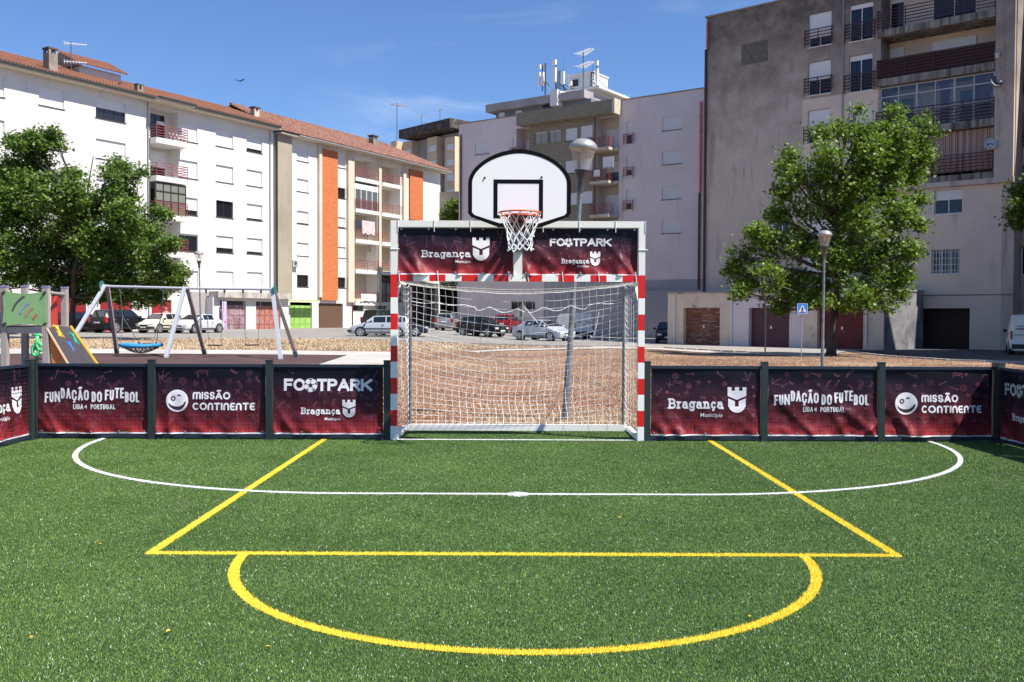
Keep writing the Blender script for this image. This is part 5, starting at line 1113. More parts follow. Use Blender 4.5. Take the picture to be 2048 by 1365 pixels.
# ---------------- fences and banners ----------------
m_gp = M('post_green_black', (.016, .028, .027), .5, c2=(.02, .034, .032), ns=4); m_gr = M('rail_blue_black', (.018, .028, .045), .45)
m_wire = M('wire_black', (.012, .014, .016), .5); m_wtie = M('cable_tie_white', (.7, .7, .7), .5)
XL, XR = -5.93, 6.08
def fence(O, d, posts, lab, zt=.985):
    """posts: distances along d; O at ground"""
    O = Vector(O); d = Vector(d).normalized(); n = Vector((d.y, -d.x, 0))
    t = empty('pitch_fence', O + d * (posts[0] + posts[-1]) / 2, label=lab, cat='fence', group='low mesh fences round the pitch')
    for p in posts:
        c = O + d * p; m = MB(); m.obox(c + Vector((0, 0, zt / 2)), d * .04, n * .04, (0, 0, zt / 2)); m.obox(c + Vector((0, 0, .004)), d * .075, n * .075, (0, 0, .004)); q = m.build('post', m_gp, t)
        m = MB(); m.obox(c + Vector((0, 0, zt + .006)), d * .043, n * .043, (0, 0, .006)); m.build('post_cap', m_gp, q)
    for a, b in zip(posts, posts[1:]):
        A, B = O + d * (a + .042), O + d * (b - .042)
        for nm, z, hh in (('bottom_rail', .045, .05), ('top_rail', .925, .035)):
            m = MB(); m.bar(A + Vector((0, 0, z)), B + Vector((0, 0, z)), .04, hh); m.build(nm, m_gr, t)
        m = MB(); w_ = (B - A).length; k = int(w_ / .05)
        for i in range(1, k): c = A + d * w_ * i / k + n * -.010; m.obox(c + Vector((0, 0, .485)), d * .0014, n * .0014, (0, 0, .415))
        for i in range(1, 17): z = .07 + .83 * i / 17; m.obox((A + B) / 2 + n * -.0125 + Vector((0, 0, z)), d * w_ / 2, n * .0012, (0, 0, .0014))
        m.build('wire_mesh', m_wire, t)
    return t
ps = [XL, -4.465, -3.0, -1.532]; qs = [1.715, 3.178, 4.64, 6.08]
fence((0, GY, 0), (1, 0, 0), ps, 'low black mesh fence left of the goal with three banners behind it')
fence((0, GY, 0), (1, 0, 0), qs, 'low black mesh fence right of the goal with three banners behind it')
side = [0.02, 1.48, 2.94, 4.4, 5.86, 7.32]
fence((XL, GY, 0), (0, -1, 0), [s_ + .1 for s_ in side], 'low black mesh fence along the left edge of the pitch')
fence((XR, GY - 7.42, 0), (0, 1, 0), side, 'low black mesh fence along the right edge of the pitch')
gb = 'printed banners hung on the pitch fence'; BH = .84; BZ = .082; BY = GY - .004
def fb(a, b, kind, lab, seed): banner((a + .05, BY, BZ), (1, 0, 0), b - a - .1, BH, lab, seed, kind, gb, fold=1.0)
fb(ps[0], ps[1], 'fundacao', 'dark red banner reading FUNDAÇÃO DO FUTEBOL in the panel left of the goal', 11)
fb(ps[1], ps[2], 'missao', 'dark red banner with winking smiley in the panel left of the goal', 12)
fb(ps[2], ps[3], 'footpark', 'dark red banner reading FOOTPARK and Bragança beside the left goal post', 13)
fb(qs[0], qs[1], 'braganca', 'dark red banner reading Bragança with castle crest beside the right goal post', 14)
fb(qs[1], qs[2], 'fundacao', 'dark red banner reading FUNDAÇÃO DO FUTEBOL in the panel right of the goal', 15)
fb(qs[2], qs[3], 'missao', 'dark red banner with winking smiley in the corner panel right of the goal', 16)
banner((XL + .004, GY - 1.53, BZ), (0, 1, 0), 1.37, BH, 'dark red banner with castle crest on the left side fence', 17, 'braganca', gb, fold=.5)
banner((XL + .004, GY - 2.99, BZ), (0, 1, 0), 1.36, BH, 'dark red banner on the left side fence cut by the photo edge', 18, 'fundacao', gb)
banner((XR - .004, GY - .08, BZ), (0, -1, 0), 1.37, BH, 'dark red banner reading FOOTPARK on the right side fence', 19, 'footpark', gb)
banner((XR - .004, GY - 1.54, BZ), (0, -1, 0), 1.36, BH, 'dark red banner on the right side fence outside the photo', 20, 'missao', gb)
# ---------------- goal ----------------
m_gw_ = M('paint_white', (.90, .88, .82), .4); m_gred = M('paint_red', (.68, .012, .010), .4); m_galv = M('galvanised', (.24, .25, .26), .5, m=.3, c2=(.15, .16, .165), ns=15, obj=True); m_alu = M('aluminium_white', (.82, .80, .73), .45)
gl = empty('goal', (GX, GY, 0), label='white goal frame with red striped posts and crossbar and a banner frame on top', cat='goal')
gx0, gx1 = GX - 1.58, GX + 1.58; ZC = 2.065
def stripes(axis, a, b, cuts, cols, fixed):
    pass
for nm, x0 in (('goal_post', gx0), ('goal_post', gx1 - .08)):
    m = MB(); z = ZC; k = 1; first = .30
    edges = [ZC, ZC - .285]
    while edges[-1] > .22: edges.append(edges[-1] - .2)
    edges.append(0.0)
    for i, (a, b) in enumerate(zip(edges, edges[1:])): m.box((x0, GY - .04, b), (x0 + .08, GY + .04, a), k=1 if i % 2 == 0 else 0)
    m.build(nm, [m_gw_, m_gred], gl)
m = MB(); n = 15; xa, xb = gx0 + .08, gx1 - .08
cx = [GX - .1 - .2 * i for i in range(0, 8)] ; ed = sorted([GX + .1 + .2 * i for i in range(7)] + [GX - .1 - .2 * i for i in range(7)] + [xa, xb])
for i, (a, b) in enumerate(zip(ed, ed[1:])):
    j = round(((a + b) / 2 - GX) / .2); m.box((a, GY - .0395, ZC - .08), (b, GY + .0395, ZC - .0005), k=1 if j % 2 else 0)
m.build('crossbar', [m_gw_, m_gred], gl)
ZT2 = 2.735
m = MB()
for x0 in (gx0, gx1 - .08): m.box((x0, GY - .04, ZC + .001), (x0 + .08, GY + .04, ZT2 - .08))
m.box((gx0, GY - .0402, ZT2 - .08), (gx1, GY + .0402, ZT2)); m.build('upper_frame', m_alu, gl)
m = MB(); m.box((GX - .05, GY - .035, ZC + .001), (GX + .05, GY + .035, ZT2 - .08)); m.box((GX - .055, GY - .06, ZC - .0), (GX - .043, GY + .06, ZC + .04)); m.build('centre_post', m_alu, gl)
GB = GY + 1.0
m = MB()
for x in (gx0 + .135, gx1 - .135): m.tube([(x, GB, 0.06), (x, GB, ZC - .12)], .022, 10)
m.build('rear_pole', m_galv, gl)
m = MB()
for x in (gx0 + .06, gx1 - .06):
    m.box((x - .02, GY + .041, ZC - .10), (x + .02, GB + .02, ZC - .06)); m.bar((x, GY + .04, ZC - .35), (x, GY + .4, ZC - .10), .03)
m.build('top_arm', m_gw_, gl)
m = MB(); 
for x in (gx0 + .06, gx1 - .06): m.box((x - .03, GY + .041, .005), (x + .03, GB + .03, .065))
m.build('base_arm', m_gw_, gl)
m = MB(); m.box((gx0 + .0905, GB - .03, .004), (gx1 - .0905, GB + .03, .09)); m.build('base_bar', m_gw_, gl)
# net
m_net = M('net_white', (.86, .86, .85), .7)
nx_, nz_ = 30, 22; x0n, x1n = gx0 + .12, gx1 - .12; rr = random.Random(2)
def back(i, j):
    u = i / nx_; v = j / nz_; s = math.sin(math.pi * u); sag = (.12 + .17 * math.sin(math.pi * min(1, v * 1.25)) * (1 - v * .3)) * s if v < .8 else (.12 + .17 * math.sin(math.pi * 1) * .8) * s * (1 - v) / .2 
    sag = s * (.115 + .16 * math.sin(math.pi * v) ** 1.0) * (1 - v ** 5)
    z = (ZC - .09) * (1 - v) + .05 * v - sag; y = GB + .02 + .26 * math.sin(math.pi * v) * s + .02 * math.sin(i * .9 + j * .5)
    return Vector((x0n + (x1n - x0n) * u + .02 * math.sin(j * .7) * s, y, z)) + Vector((rr.uniform(-.004,.004), 0, rr.uniform(-.005, .005)))
P_ = [[back(i, j) for j in range(nz_ + 1)] for i in range(nx_ + 1)]
nt_o = MB(); rn = .0033
for i in range(nx_ + 1): nt_o.tube(P_[i], rn, 4, False)
for j in range(nz_ + 1): nt_o.tube([P_[i][j] for i in range(nx_ + 1)], rn if j else .007, 4, False)
nd = 6
def top(i, k): q = k / nd; p = P_[i][0]; s = math.sin(math.pi * i / nx_); return Vector((p.x, (GY + .03) * (1 - q) + GB * q, (ZC - .085) * (1 - q) + p.z * q - .05 * math.sin(math.pi * q) * s))
for i in range(nx_ + 1): nt_o.tube([top(i, k) for k in range(nd + 1)], rn, 4, False)
for k in range(1, nd): nt_o.tube([top(i, k) for i in range(nx_ + 1)], rn, 4, False)
for sx, xs in ((-1, x0n), (1, x1n)):
    def sd(k, j): q = k / nd; p = P_[0 if sx < 0 else nx_][j]; return Vector((xs + sx * -.02 * math.sin(math.pi * q) + sx * .03 * (1 - q), (GY + .06) * (1 - q) + p.y * q, p.z - .06 * math.sin(math.pi * q) * (1 if j < nz_ else 0)))
    for k in range(nd): nt_o.tube([sd(k, j) for j in range(nz_ + 1)], .0026, 4, False)
    for j in range(nz_ + 1): nt_o.tube([sd(k, j) for k in range(nd + 1)], .0026, 4, False)
# loose hanging cord with bights
nt_o.tube([Vector((x0n + (x1n - x0n) * t / 60, GB + .05, 1.66 + .10 * abs(t / 60 - .5) * 2 - .07 * abs(math.sin(t * .42)) * (1 if 18 < t < 50 else .3))) for t in range(61)], .005, 5, False)
nt_o.tube([Vector((GX + .1 + .18 * t / 8, GB + .04, 1.68 - .22 * t / 8)) for t in range(9)], .005, 5, False); nt_o.tube([Vector((x1n - .35 - .12 * t / 8, GB + .04, 1.62 - .35 * math.sin(t / 8 * 2))) for t in range(9)], .004, 5, False)
nt_o.build('goal_net', m_net, fix=False, label='white knotted goal net sagging behind the striped goal', cat='net')
m = MB()
for x in [gx0 + .04 + .45 * i for i in range(7)] + [gx1 - .05]:
    m.tube([(x + .05, GY - .045, ZT2 - .14), (x + .05, GY - .045, ZT2 + .003), (x + .05, GY + .045, ZT2 + .004)], .005, 5)
for x in (gx0 + .1, gx0 + .58, GX - .12, GX + .12, GX + .55, GX + 1.0, gx1 - .12): m.tube([(x, GY + .045, ZC + .05), (x, GY - .045, ZC + .04), (x + .01, GY - .045, ZC - .085)], .006, 5)
for x in (gx0, gx1 - .08): 
    for z in (2.38,): m.tube([(x - .004, GY - .044, z), (x + .11, GY - .044, z)], .006, 5)
m.build('cable_tie', m_wtie, gl)
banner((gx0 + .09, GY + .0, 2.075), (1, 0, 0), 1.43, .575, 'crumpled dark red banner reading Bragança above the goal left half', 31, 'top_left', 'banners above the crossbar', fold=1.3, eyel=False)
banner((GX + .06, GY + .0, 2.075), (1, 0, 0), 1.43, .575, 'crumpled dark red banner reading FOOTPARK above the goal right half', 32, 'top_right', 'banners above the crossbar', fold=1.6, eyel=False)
# ---------------- basketball hoop ----------------
BD = GY - .75; hp = empty('basketball_hoop', (GX, BD, 2.59), label='white fan shaped backboard with black edge, orange rim and white net on the goal', cat='hoop')
def bp(px, py): p = at(px, py, BD - .02); return (p.x, p.z)
L_, T_ = bp(936, 455)[0], bp(1038, 299)[1]; R_ = bp(1141.5, 455)[0]; cxb = (L_ + R_) / 2; z0b = bp(1038, 455)[1]; zb_ = bp(940, 432)[1]; zm_ = bp(936, 366)[1]; wb = (R_ - L_) / 2; hw = .245
def outline(ins):
    W = wb - ins; pts = [(cxb - hw + ins * .2, z0b + ins), (cxb + hw - ins * .2, z0b + ins), (cxb + W - .03, zb_ - .012 + ins * .45), (cxb + W, zb_ + .03 + ins * .2), (cxb + W, zm_)]
    n = 24; top = T_ - ins
    for i in range(1, n): a = math.pi * i / n; q = abs(math.cos(a)); pts.append((cxb + W * math.copysign(q ** 1.1, math.cos(a)), zm_ + (top - zm_) * math.sin(a) ** 1.1))
    pts += [(cxb - W, zm_), (cxb - W, zb_ + .03 + ins * .2), (cxb - W + .03, zb_ - .012 + ins * .45)]; return pts
m_bw = M('board_white', (.90, .87, .86), .35); m_bk_ = M('board_black', (.006, .006, .007), .9, spec=.1); m_rim = M('rim_orange', (.72, .095, .02), .4)
m = MB(); m.prism([Vector((x, BD, z)) for x, z in outline(0)], (0, -.02, 0)); m.build('backboard', m_bw, hp)
m = MB(); o1, o2 = outline(0), outline(.047); yb = BD - .0225
for i in range(len(o1)): j = (i + 1) % len(o1); m.quad(*[(a, yb, b) for a, b in (o1[i], o1[j], o2[j], o2[i])])
a0, a1, b0, b1 = bp(988.5, 0)[0], bp(1088, 0)[0], bp(1038, 437)[1], bp(1038, 359.5)[1]; q = .047
for x0, x1, z0, z1 in ((a0, a1, b1 - q, b1), (a0, a1, b0, b0 + q * .75), (a0, a0 + q, b0 + q * .75, b1 - q), (a1 - q, a1, b0 + q * .75, b1 - q)): m.quad((x0, yb, z0), (x1, yb, z0), (x1, yb, z1), (x0, yb, z1))
m.build('board_border', m_bk_, hp, fix=False)
m = MB()
for px, py in ((969.5, 356), (1083.5, 355)): x, z = bp(px, py); m.ball((x, BD - .025, z), .012, 5)
for x, z in outline(.017)[::4]: m.ball((x, BD - .023, z), .007, 4)
m.build('bolt', m_bk_, hp)
RZ = at(1040, 426, BD - .33).z; RC = Vector((at(1040, 426, BD - .33).x, BD - .33, RZ)); RR = .235
m = MB(); m.tube([RC + Vector((RR * math.cos(2 * math.pi * i / 40), RR * math.sin(2 * math.pi * i / 40), 0)) for i in range(41)], .0095, 8, False)
m.tube([RC + Vector((RR * .97 * math.cos(2 * math.pi * i / 40), RR * .97 * math.sin(2 * math.pi * i / 40), -.045)) for i in range(41)], .006, 6, False)
m.build('rim', m_rim, hp, smooth=True)
m = MB(); m.prism([RC + Vector((-.10, .1, -.005)), RC + Vector((.10, .1, -.005)), RC + Vector((.10, .31, -.005)), RC + Vector((-.10, .31, -.005))], (0, 0, .012)); m.prism([Vector((GX - .09, BD - .021, RZ + .01)), Vector((GX + .09, BD - .021, RZ + .01)), Vector((GX + .08, BD - .021, RZ - .2)), Vector((GX - .08, BD - .021, RZ - .2))], (0, -.012, 0))
for s in (-1, 1): m.prism([RC + Vector((s * .06, .08, -.01)), RC + Vector((s * .06, .296, -.01)), RC + Vector((s * .06, .296, -.17))], (.008, 0, 0))
m.build('bracket', M('bracket_red', (.30, .018, .01), .45), hp)
m = MB(); N8 = 12; lv = [(RR, 0), (RR * .88, .10), (.165, .19), (.15, .26), (.14, .33), (.14, .385), (.145, .42)]
rj = random.Random(4); jit = lambda: rj.uniform(-.012, .012)
pts = {}
for k, (r, dz) in enumerate(lv):
    for i in range(N8): a = 2 * math.pi * (i + .5 * (k % 2)) / N8; pts[k, i] = RC + Vector((r * math.cos(a) + (jit() if k else 0), r * math.sin(a) + (jit() if k else 0), -dz + (jit() if k else 0)))
for k in range(len(lv) - 1):
    for i in range(N8):
        for s in ((0, -1) if k % 2 == 0 else (0, 1)): m.tube([pts[k, i], (pts[k, i] + pts[k + 1, (i + s) % N8]) / 2 + Vector((0, 0, -.006)), pts[k + 1, (i + s) % N8]], .0052, 5, False)
for i in range(N8): m.tube([RC + Vector((RR * math.cos(2 * math.pi * i / N8), RR * math.sin(2 * math.pi * i / N8), .012)), pts[0, i]], .006, 5); m.ball(pts[6, i], .009, 3)
m.build('hoop_net', m_net, hp, fix=False)
m = MB()
for s in (-1, 1): m.bar((GX + s * .05, GY - .04, 2.62), (GX + s * .16, BD + .002, 2.78), .05, .05); m.bar((GX + s * .05, GY - .04, 2.42), (GX + s * .16, BD + .002, 2.66), .04, .04)
m.box((GX - .2, BD + .001, 2.6), (GX + .2, BD + .03, 2.82)); m.box((GX - .06, GY - .075, 2.35), (GX + .06, GY - .036, 2.70)); m.build('support_arm', m_galv, hp)
m = MB(); m.tube([(GX + .13, GY - .05, 2.55), (GX + .19, GY - .25, 2.53)], .012, 6); m.build('locking_bar', m_gw_, hp)
# ---------------- street lamps ----------------
m_lglass = M('lamp_glass', (.62, .56, .46), .08, alpha=.28); m_lcap = M('lamp_cap', (.36, .35, .34), .4, m=.3); m_ldark = M('lamp_dark', (.05, .05, .052), .5); m_lref = M('lamp_reflector', (.62, .52, .36), .35)
def lamp(px, py, Y, base, lab, tilt=None, H=None):
    top = at(px, py, Y); base = Vector(base); H = (top - base).length; t = empty('street_lamp', base, label=lab, cat='lamp', group='street lamps with glass cone heads')
    hs = 1.0; z = H
    m = MB(); m.lathe([(.05, -.6), (.05, .9), (.043, .95), (.032, H - .75), (.032, H - .62)], n=12); o = [m.build('pole', m_galv, t, smooth=40)]
    m = MB(); m.lathe([(.05, H - .80), (.055, H - .62), (.105, H - .50), (.115, H - .475)], n=16); o.append(m.build('neck', m_ldark, t, smooth=40))
    m = MB(); m.lathe([(.105, H - .475), (.20, H - .135)], n=24); o.append(m.build('lantern_glass', m_lglass, t, smooth=40))
    m = MB(); m.lathe([(.205, H - .16), (.215, H - .13), (.205, H - .10), (.165, H - .05), (.10, H - .012), (.02, H)], n=24); o.append(m.build('cap', m_lcap, t, smooth=50))
    m = MB(); m.lathe([(.05, H - .17), (.15, H - .165), (.17, H - .15)], n=16); m.lathe([(.03, H - .33), (.035, H - .25), (.03, H - .17)], n=10); o.append(m.build('reflector', m_lref, t, smooth=40))
    for q in o: q.matrix_parent_inverse = Matrix()
    d = (top - base).normalized(); t.rotation_euler = d.to_track_quat('Z', 'Y').to_euler(); return t
lamp(1168, 278, 14.4, gnd(1130, 838), 'leaning street lamp with a glass cone head right behind the goal')
lamp(1649.5, 461, 28, (at(1649, 461, 28).x - .02, 28, 0), 'street lamp standing in front of the right tree')
b_ = gnd(402.5, 685); lamp(397.5, 502, b_.y, b_, 'street lamp between the swing frame and the silver coupe')
# ---------------- signs ----------------
m_blue = M('sign_blue', (.04, .22, .62), .4); 
sg = gnd(1603, 699); sg.x = at(1603, 650, 40).x; sg = Vector((sg.x, 40.0, hgt(sg.x, 40)))
t = empty('crossing_sign', sg, label='blue square pedestrian crossing sign on a thin pole before the garages', cat='sign')
c = at(1604, 618, 40); s = .225
m = MB(); m.tube([sg, (sg.x, sg.y, c.z + s)], .022, 8); m.build('pole', m_pipeg, t)
m = MB(); m.box((c.x - s, 39.94, c.z - s), (c.x + s, 39.96, c.z + s)); pl = m.build('plate', m_blue, t)
m = MB(); m.quad((c.x - s * .78, 39.935, c.z - s * .68), (c.x + s * .78, 39.935, c.z - s * .68), (c.x, 39.935, c.z + s * .72)); 
for a, b in (((-1, -1), (1, -1)), ((1, -1), (1, 1)), ((1, 1), (-1, 1)), ((-1, 1), (-1, -1))): m.bar((c.x + a[0] * s * .94, 39.937, c.z + a[1] * s * .94), (c.x + b[0] * s * .94, 39.937, c.z + b[1] * s * .94), .004, .012)
m.build('white_triangle', m_prw, pl, fix=False)
m = MB(); y = 39.93; cz = c.z; cx_ = c.x
m.ball((cx_ + .0, y, cz + .055), (.022, .003, .022), 5); m.bar((cx_, y, cz + .04), (cx_ - .01, y, cz - .045), .004, .05); m.bar((cx_ - .01, y, cz - .04), (cx_ - .06, y, cz - .13), .004, .024); m.bar((cx_ - .01, y, cz - .04), (cx_ + .045, y, cz - .13), .004, .024); m.bar((cx_, y, cz + .03), (cx_ - .05, y, cz - .03), .004, .016); m.bar((cx_, y, cz + .03), (cx_ + .05, y, cz - .02), .004, .016)
for i in range(-2, 3): m.bar((cx_ + i * .05 - .008, y, cz - .155), (cx_ + i * .045, y, cz - .125), .004, .022)
m.build('walking_figure', m_prd, pl)
def backsign(px, ytop, ybase, Y, lab, tri=True):
    b = at(px, ybase, Y); tp = at(px, ytop, Y); t = empty('traffic_sign', b, label=lab, cat='sign'); m = MB(); m.tube([b, tp], .03, 8); m.build('pole', m_ldark if not tri else m_pipeg, t)
    if tri: m = MB(); m.prism([(tp.x - .42, Y + .04, tp.z - .75), (tp.x + .42, Y + .04, tp.z - .75), (tp.x, Y + .04, tp.z - .02)], (0, .02, 0)); m.build('plate', M('sign_back', (.20, .20, .205), .6), t)
backsign(1045, 603, 701, 46, 'back of a grey triangular road sign seen through the goal net')
backsign(1530.5, 588, 709, 36.5, 'dark bare pole under the left side of the right tree', False)
# ---------------- trees ----------------
m_bark = M('bark', (.10, .075, .055), .95, c2=(.06, .045, .035), ns=6, bump=.8, bs=14, sc=(1, 1, .3), bd=.05)
def leafmat(name, c, c2, c3):
    mt = M(name, c, .5, c2=c2, ns=.55, lo=.35, hi=.65, isl=(c3, .55, 1.0), spec=.3)
    nt = mt.node_tree; p = nt.nodes['Principled BSDF']; tr = nt.nodes.new('ShaderNodeBsdfTranslucent'); mx = nt.nodes.new('ShaderNodeMixShader'); mx.inputs[0].default_value = .26
    sc_ = nt.nodes.new('ShaderNodeMixRGB'); sc_.blend_type = 'MULTIPLY'; sc_.inputs[0].default_value = 1; sc_.inputs[2].default_value = (1.5, 1.7, .5, 1)
    src = p.inputs['Base Color'].links[0].from_socket; nt.links.new(src, sc_.inputs[1]); nt.links.new(sc_.outputs[0], tr.inputs[0]); nt.links.new(p.outputs[0], mx.inputs[1]); nt.links.new(tr.outputs[0], mx.inputs[2])
    nt.links.new(mx.outputs[0], nt.nodes['Material Output'].inputs[0]); return mt
LS = np.array([(0, 0), (.32, .22), (.95, .12), (.55, .48), (.80, .95), (.28, .75), (0, 1.25), (-.28, .75), (-.80, .95), (-.55, .48), (-.95, .12), (-.32, .22)], np.float32) * (.52, .62)
def leaves(name, cent, size, mat, par, seed, updir=.35):
    r = np.random.default_rng(seed); n = len(cent); c = np.asarray(cent, np.float32)
    nr = r.normal(size=(n, 3)); nr[:, 2] = np.abs(nr[:, 2]) * 1.0 + updir; nr[:, 1] -= .25; nr[:, 0] += .2; nr /= np.linalg.norm(nr, axis=1)[:, None]
    a = np.cross(nr, r.normal(size=(n, 3))); a /= np.linalg.norm(a, axis=1)[:, None]; b = np.cross(nr, a); sz = (size * r.uniform(.6, 1.25, n))[:, None, None]
    K = len(LS); v = c[:, None, :] + sz * (a[:, None, :] * LS[None, :, 0, None] + b[:, None, :] * (LS[None, :, 1, None] - .35)); v += (nr[:, None, :] * sz * (np.abs(LS[None, :, 0, None]) * .35))
    me = bpy.data.meshes.new(name); me.vertices.add(n * K); me.vertices.foreach_set('co', v.astype(np.float32).ravel()); me.loops.add(n * K); me.loops.foreach_set('vertex_index', np.arange(n * K, dtype=np.int32))
    me.polygons.add(n); me.polygons.foreach_set('loop_start', np.arange(0, n * K, K, dtype=np.int32)); me.polygons.foreach_set('loop_total', np.full(n, K, np.int32)); me.update(calc_edges=True)
    return link(name, me, mat, par)
def tree(base, Y, blobs, lab, mat, seed, lsz=.2, dens=1.0, tr=.2, fork=3.2, spread=2.4, lean=0):
    r = random.Random(seed); base = Vector(base); t = empty('maple_tree', base, label=lab, cat='tree')
    sc = Y / F; C = []
    for bl in blobs:
        x, y, rr = bl[:3]; dy = bl[3] if len(bl) > 3 else r.uniform(-1, 1) * spread; p = at(x, y, Y); p2 = CAM + (p - CAM) * ((Y + dy) / Y); C.append((p2, rr * sc * .93))
    m = MB(); top = base + Vector((lean, 0, fork)); tp = [base - Vector((0, 0, .2)), base + Vector((lean * .1, 0, .25)), base + Vector((lean * .4, .03, fork * .5)), top]; m.tube(tp, [tr * 1.35, tr * 1.05, tr * .9, tr * .75], 12)
    ctr = sum((c for c, _ in C), Vector()) / len(C); lead = top + (Vector((ctr.x, ctr.y, max(c.z for c, _ in C) - 1.0)) - top); ax = [top.lerp(lead, q / 6) + Vector((r.uniform(-.15, .15), r.uniform(-.15, .15), 0)) for q in range(7)]; ax[0] = top
    m.tube(ax, [tr * .75 * (1 - q / 7.5) for q in range(7)], 8)
    for c, rr in C:
        q = min(5, max(0, int((c.z - top.z) / max(.1, (lead.z - top.z)) * 6 * .7))); s = ax[q]; mid = s.lerp(c, .5) + Vector((r.uniform(-.2, .2), r.uniform(-.2, .2), -.15)); m.tube([s, mid, c], [tr * .38, tr * .24, tr * .1], 6)
        for _ in range(7): d = Vector((r.gauss(0, 1), r.gauss(0, 1), r.gauss(0, 1) + .4)).normalized(); e = c + d * rr * .85; m.tube([mid.lerp(c, r.random()), (c + e) / 2 + Vector((0, 0, -.08)), e], [tr * .10, tr * .06, .01], 4)
    m.build('trunk', m_bark, t, smooth=True)
    L = []
    for c, rr in C:
        ncl = int(16 * rr * rr * 11.5 * dens) + 8
        for _ in range(ncl):
            d = Vector((r.gauss(0, 1), r.gauss(0, 1), r.gauss(0, 1))).normalized(); q = rr * (r.uniform(.12, 1.0) ** .5) * (1 + .22 * mnoise.noise(d * 2.2 + c)); e = c + d * q
            if mnoise.noise(e * .9) < -.28 or mnoise.noise(e * 1.7 + c) < -.34: continue
            k = r.randint(8, 13); sp = r.uniform(.13, .25)
            for _ in range(k): L.append(e + Vector((r.gauss(0, sp), r.gauss(0, sp), r.gauss(0, sp * .65))))
    leaves('crown', [tuple(p) for p in L], lsz, mat, t, seed); print('leaves', lab[:20], len(L))
    return t
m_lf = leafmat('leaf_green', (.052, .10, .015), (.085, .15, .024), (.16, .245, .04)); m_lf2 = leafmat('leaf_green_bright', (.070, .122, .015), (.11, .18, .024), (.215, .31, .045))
LT = [(60, 292, 34), (108, 280, 26), (28, 285, 20), (80, 332, 36), (28, 350, 46), (146, 352, 22), (125, 390, 52), (50, 400, 60), (-30, 400, 70), (165, 425, 42), (235, 335, 24), (212, 368, 32), (262, 348, 22), (285, 342, 12), (208, 410, 42), (250, 395, 30), (255, 440, 45), (312, 425, 17), (332, 430, 12), (295, 465, 30), (60, 470, 62), (-40, 480, 70), (130, 480, 58), (195, 490, 52), (255, 500, 46), (305, 520, 36), (342, 490, 20), (360, 545, 18), (335, 550, 28), (30, 535, 48), (95, 545, 42), (160, 545, 46), (220, 555, 42), (275, 560, 38), (310, 575, 26), (165, 590, 24), (245, 592, 22), (280, 600, 18), (130, 575, 26), (355, 570, 16), (-60, 545, 50), (205, 585, 22), (318, 598, 14)]
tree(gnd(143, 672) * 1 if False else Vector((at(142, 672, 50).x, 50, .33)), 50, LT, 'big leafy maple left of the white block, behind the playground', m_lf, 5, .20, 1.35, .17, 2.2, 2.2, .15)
RT = [(1708, 226, 22), (1690, 255, 30), (1722, 262, 26), (1640, 268, 22), (1660, 300, 32), (1788, 232, 20), (1772, 262, 26), (1812, 262, 26), (1848, 245, 18), (1868, 262, 15), (1735, 310, 42), (1790, 305, 38), (1835, 300, 28), (1580, 312, 16), (1572, 338, 20), (1600, 352, 28), (1650, 345, 40), (1700, 370, 46), (1765, 370, 48), (1822, 350, 30), (1845, 322, 20), (1568, 385, 30), (1615, 410, 42), (1670, 430, 46), (1735, 440, 50), (1795, 425, 42), (1835, 400, 20), (1830, 450, 22), (1555, 430, 26), (1515, 470, 24), (1478, 512, 22), (1500, 520, 30), (1545, 495, 40), (1600, 490, 44), (1660, 510, 48), (1725, 520, 50), (1785, 505, 44), (1825, 500, 22), (1465, 545, 18), (1490, 565, 26), (1530, 560, 36), (1580, 565, 40), (1640, 575, 36), (1700, 585, 34), (1755, 575, 40), (1800, 560, 30), (1535, 600, 20), (1570, 605, 24), (1610, 600, 22), (1775, 605, 22), (1740, 605, 20), (1560, 618, 14), (1480, 585, 16), (1650, 605, 16), (1690, 612, 14), (1802, 592, 15)]
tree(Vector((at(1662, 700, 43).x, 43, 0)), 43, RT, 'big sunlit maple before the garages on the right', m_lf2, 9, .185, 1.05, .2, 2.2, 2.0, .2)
ET = [(2085, 360, 40), (2060, 400, 36), (2040, 440, 26), (2030, 415, 18), (2100, 430, 50), (2075, 480, 26), (2140, 400, 60), (2032, 380, 12)]
tree(Vector((at(2110, 700, 42).x, 42, 0)), 42, ET, 'tree reaching in at the right edge beside the dark block', m_lf, 12, .2, 1.0, .15, 3.0, 1.5)
BT = [(905, 408, 14), (896, 430, 18), (915, 440, 18), (905, 460, 20), (910, 490, 18)]
tree(Vector((at(905, 640, 104).x, 104, .3)), 104, BT, 'small tree squeezed between the grey and lilac blocks', m_lf2, 13, .3, .5, .15, 5, 1.0)
